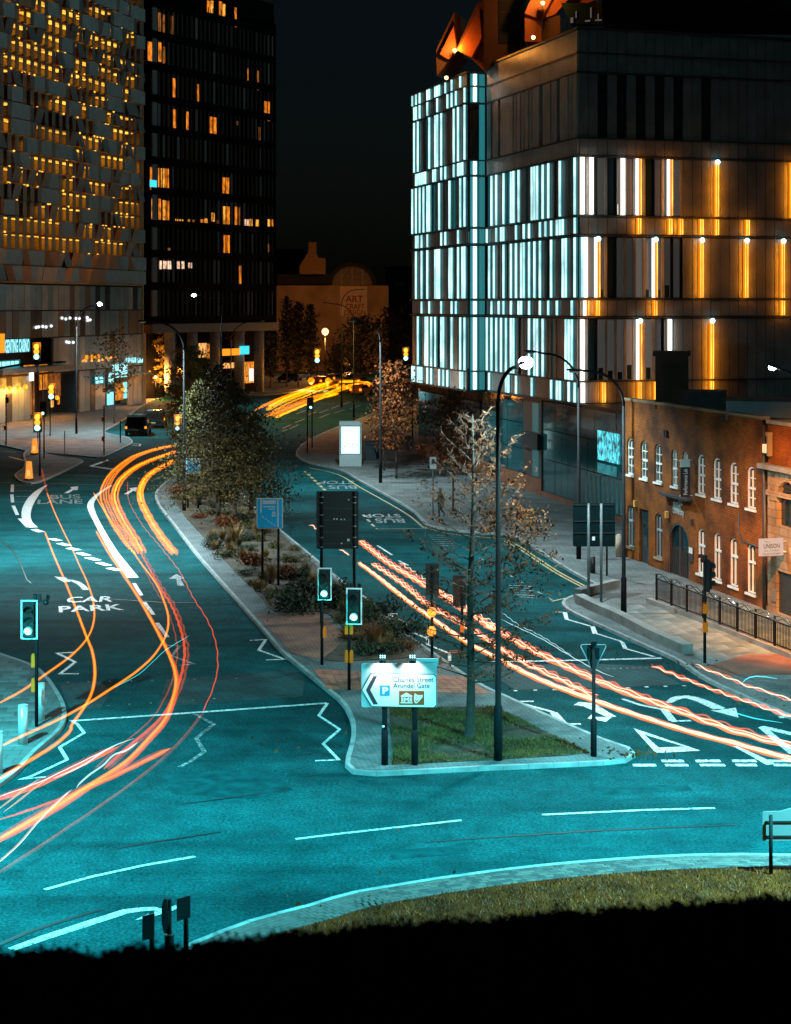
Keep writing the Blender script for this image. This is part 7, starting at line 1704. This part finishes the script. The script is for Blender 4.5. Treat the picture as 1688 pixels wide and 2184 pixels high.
trail('thin red light trail along the right lane by the island', P6((712,230),(720,340),(800,480),(900,600),(1000,730),(1080,880),(1160,1010),(1205,1130),(1215,1260),(1190,1380),(1130,1520)), [(M_TR, .022, 0, 0, .03)], per=1.6)
trail('faint brown light trail across the ring road at the lower left', P6((1130,1520),(1020,1660))+P9((880,262),(700,402),(500,542),(200,742),(-30,890)), [(M_TRD, .022, 0, 0, .03), (M_TB, .03, .06, 0, .04)], per=2)
trail('short thick red light trail at the lower left before the pavement', P9((635,185),(500,252),(350,325),(200,395),(-40,480)), [(M_TR, .075, 0, 0, .02), (M_TR, .05, .14, .05, .03), (M_TRD, .06, -.14, 0, .02), (M_TWC, .014, .02, .07, .02)])
trail('long red light trail below the short thick one at the lower left', P9((945,190),(800,262),(650,335),(560,375),(430,432),(250,540),(-40,716)), [(M_TR, .07, 0, 0, .02), (M_TO, .035, .05, .04, .015), (M_TRD, .06, -.12, 0, .03)])
trail('red light trail branching off low at the left frame edge', P9((420,432),(300,480),(150,535),(-30,590)), [(M_TR, .04, 0, 0, .02)])
trail('broad rippled orange light trail bending round from behind the trees, outer band', P6((985,30),(900,44),(760,90),(655,165),(600,240),(585,320),(635,440),(715,560),(785,630)), [(M_TA, .075, -.26, 0, .03), (M_TC, .03, -.26, 0, .03), (M_TA, .06, -.06, .03, .05), (M_TO, .05, .1, 0, .05), (M_TA, .05, .26, .02, .04)], zig=.05, per=.9)
trail('rippled orange light trail just inside the outer band', P6((985,62),(800,130),(695,200),(648,270),(642,340),(690,450),(740,530),(792,622)), [(M_TA, .08, -.18, 0, .05), (M_TC, .045, 0, .04, .05), (M_TA, .085, 0, .02, .04), (M_TA, .06, .2, 0, .05)], zig=.07, per=.8)
trail('short rippled orange light trail ending in the right lane near the island kerb', P6((975,112),(850,180),(792,250),(785,330),(830,430),(900,540),(975,632)), [(M_TA, .10, -.12, 0, .04), (M_TC, .05, .0, .03, .04), (M_TA, .10, .14, 0, .04)], zig=.09, per=.7)
trail('faint red light trail at the foot of the traffic island bollard', P6((232,160),(245,215),(262,290)), one(M_TRD, .07))
trail('white zigzag light trail crossing the red ones at the lower left', P9((748,130),(650,165),(560,215),(480,270),(390,315),(300,352)), one(M_TWC, .022), per=1.2)
trail('second white squiggle light trail below the first at the lower left', P9((770,150),(700,200),(635,222),(570,285),(500,332),(440,386),(428,406)), [(M_TWC, .028, 0, 0, .05)], per=1.1)
trail('pale kinked light trail running down to the left frame edge', P9((392,418),(345,460),(280,522),(200,605),(100,722),(-20,830)), [(M_TPD, .026, 0, 0, .03), (M_TWC, .012, .05, .02, .02)], per=1.8)
trail('pale peach light trail over the kerb at the left frame edge', P9((235,345),(150,402),(70,465),(-30,540)), [(M_TPD, .032, 0, 0, 0), (M_TPD, .03, .22, 0, 0)])
trail('thin cyan light trail crossing the two golden ones', P6((1058,1090),(930,1168),(850,1240),(770,1310),(640,1380)), one(M_TCY, .010))
def P7(*p): return P(z7, *p)
def P8(*p): return P(z8, *p)
HL = lambda s, w: [(M_TW, .026*s, 0, 0, w), (M_TP, .05*s, .08*s, -.03, w), (M_TA, .062*s, -.04*s, .0, w), (M_TW, .018*s, .08*s, .04, w*1.2), (M_TR, .04*s, .13*s, .02, w*1.5)]
trail('brightest white orange light trail passing just beside the bare tree and lamp', P7((695,452),(800,530),(950,650),(1100,760),(1290,890),(1480,990))+P8((250,860),(500,960),(800,1065),(1100,1160),(1400,1240),(1760,1340)), [(M_TW, .036, 0, 0, .012), (M_TA, .085, -.04, -.01, .015), (M_TP, .06, .06, .02, .02), (M_TW, .024, .05, .03, .03), (M_TC, .03, -.05, 0, .02)], per=1.4)
trail('wavy white orange light trail between the brightest and the upper one', P7((768,458),(850,512),(950,580),(1080,690),(1290,810),(1480,930))+P8((50,700),(200,785),(400,880),(590,972)), HL(1.0, .05)+[(M_TP, .03, .16, .06, .08)], per=1.1)
trail('upper white orange light trail starting at the black sign back', P7((700,330),(800,410),(900,480),(1050,570),(1200,660),(1330,750),(1450,820))+P8((0,580),(200,690),(400,790),(600,880),(800,960),(1050,1050),(1300,1140),(1500,1200),(1760,1265)), HL(1.15, .045)+[(M_TP, .04, -.16, 0, .05), (M_TP, .03, .2, .05, .08)], per=1.0)
trail('short jumbled light trail above the upper white one', P7((920,455),(990,500),(1060,550),(1130,600))+P8((10,560),(90,600)), [(M_TP, .03, 0, 0, .09), (M_TW, .018, .06, .03, .09)], per=.8)
trail('zigzag white pink light trail starting in the lane below the side signal', P8((912,798),(1050,852),(1150,892),(1300,950),(1450,1002),(1760,1104)), [(M_TW, .024, 0, 0, .07), (M_TP, .05, .03, -.02, .07), (M_TR, .035, -.05, .05, .08)], per=.85)
trail('zigzag white pink light trail starting over the kerb at the side signal', P8((1150,794),(1280,842),(1400,890),(1550,942),(1760,1012)), [(M_TW, .024, 0, 0, .07), (M_TP, .032, .06, -.03, .08)], per=.85)
trail('tiny orange light trail left of the black sign back', P7((422,246),(440,244),(455,262),(468,266)), [(M_TW, .03, 0, 0, .03), (M_TP, .04, .04, 0, .03)])
trail('tiny orange light trail under the black sign back', P7((588,380),(612,388),(630,402),(645,412)), [(M_TW, .03, 0, 0, .03), (M_TP, .04, .04, 0, .03)])
trail('thin cyan light trail running above the white ones to the give way sign', P8((70,540),(180,592),(300,650),(450,740),(600,822),(700,860)), [(M_TWC, .014, 0, 0, .015)])
trail('dotted thin cyan light trail above the first thin cyan one', P8((60,490),(170,570),(270,620),(370,680),(460,740)), [(M_TWC, .010, 0, 0, .03)])
trail('cyan hooked light trail over the white lane arrow', P8((1000,1006),(1040,985),(1108,972),(1200,1000),(1330,1048),(1480,1090),(1640,1118)), [(M_TCY, .022, 0, 0, .015)])
trail('cyan hooked light trail over the right pavement', P8((1412,900),(1440,872),(1500,856),(1560,862),(1612,872)), [(M_TCY, .026, 0, 0, .01)], z=.5)
trail('thin orange forked light trail at the foot of the bare tree', P7((1165,965),(1230,955),(1285,950)), [(M_TP, .02, 0, 0, .02), (M_TP, .02, .3, 0, .02)])
def P3(*p): return P(z3, *p)
rt = random.Random(2)
def many(n, spread, r0, r1, up): return [(rt.choice((M_TY, M_TA, M_TY, M_TO)), rt.uniform(r0, r1), rt.uniform(-spread, spread), rt.uniform(0, up), .05) for _ in range(n)]
trail('broad yellow light trail coming out of the trees far up the street', P3((780,1090),(880,1040),(980,1000),(1080,960),(1165,934)), many(11, 1.5, .06, .15, .6), z=.9, per=4)
trail('second broad yellow light trail nearer than the first far up the street', P3((825,1130),(920,1090),(1020,1048),(1120,1008),(1215,985)), many(8, .9, .06, .14, .4), z=.9, per=4)
trail('scattered orange light trail among the far queue of cars', P3((1090,1010),(1180,970),(1270,945),(1345,940)), many(7, 2.0, .05, .12, .6), z=.9, per=5)
trail('upper orange light trail at the head of the far queue', P3((1150,960),(1240,925),(1320,925),(1400,940)), many(7, 2.0, .05, .12, .6), z=.9, per=5)
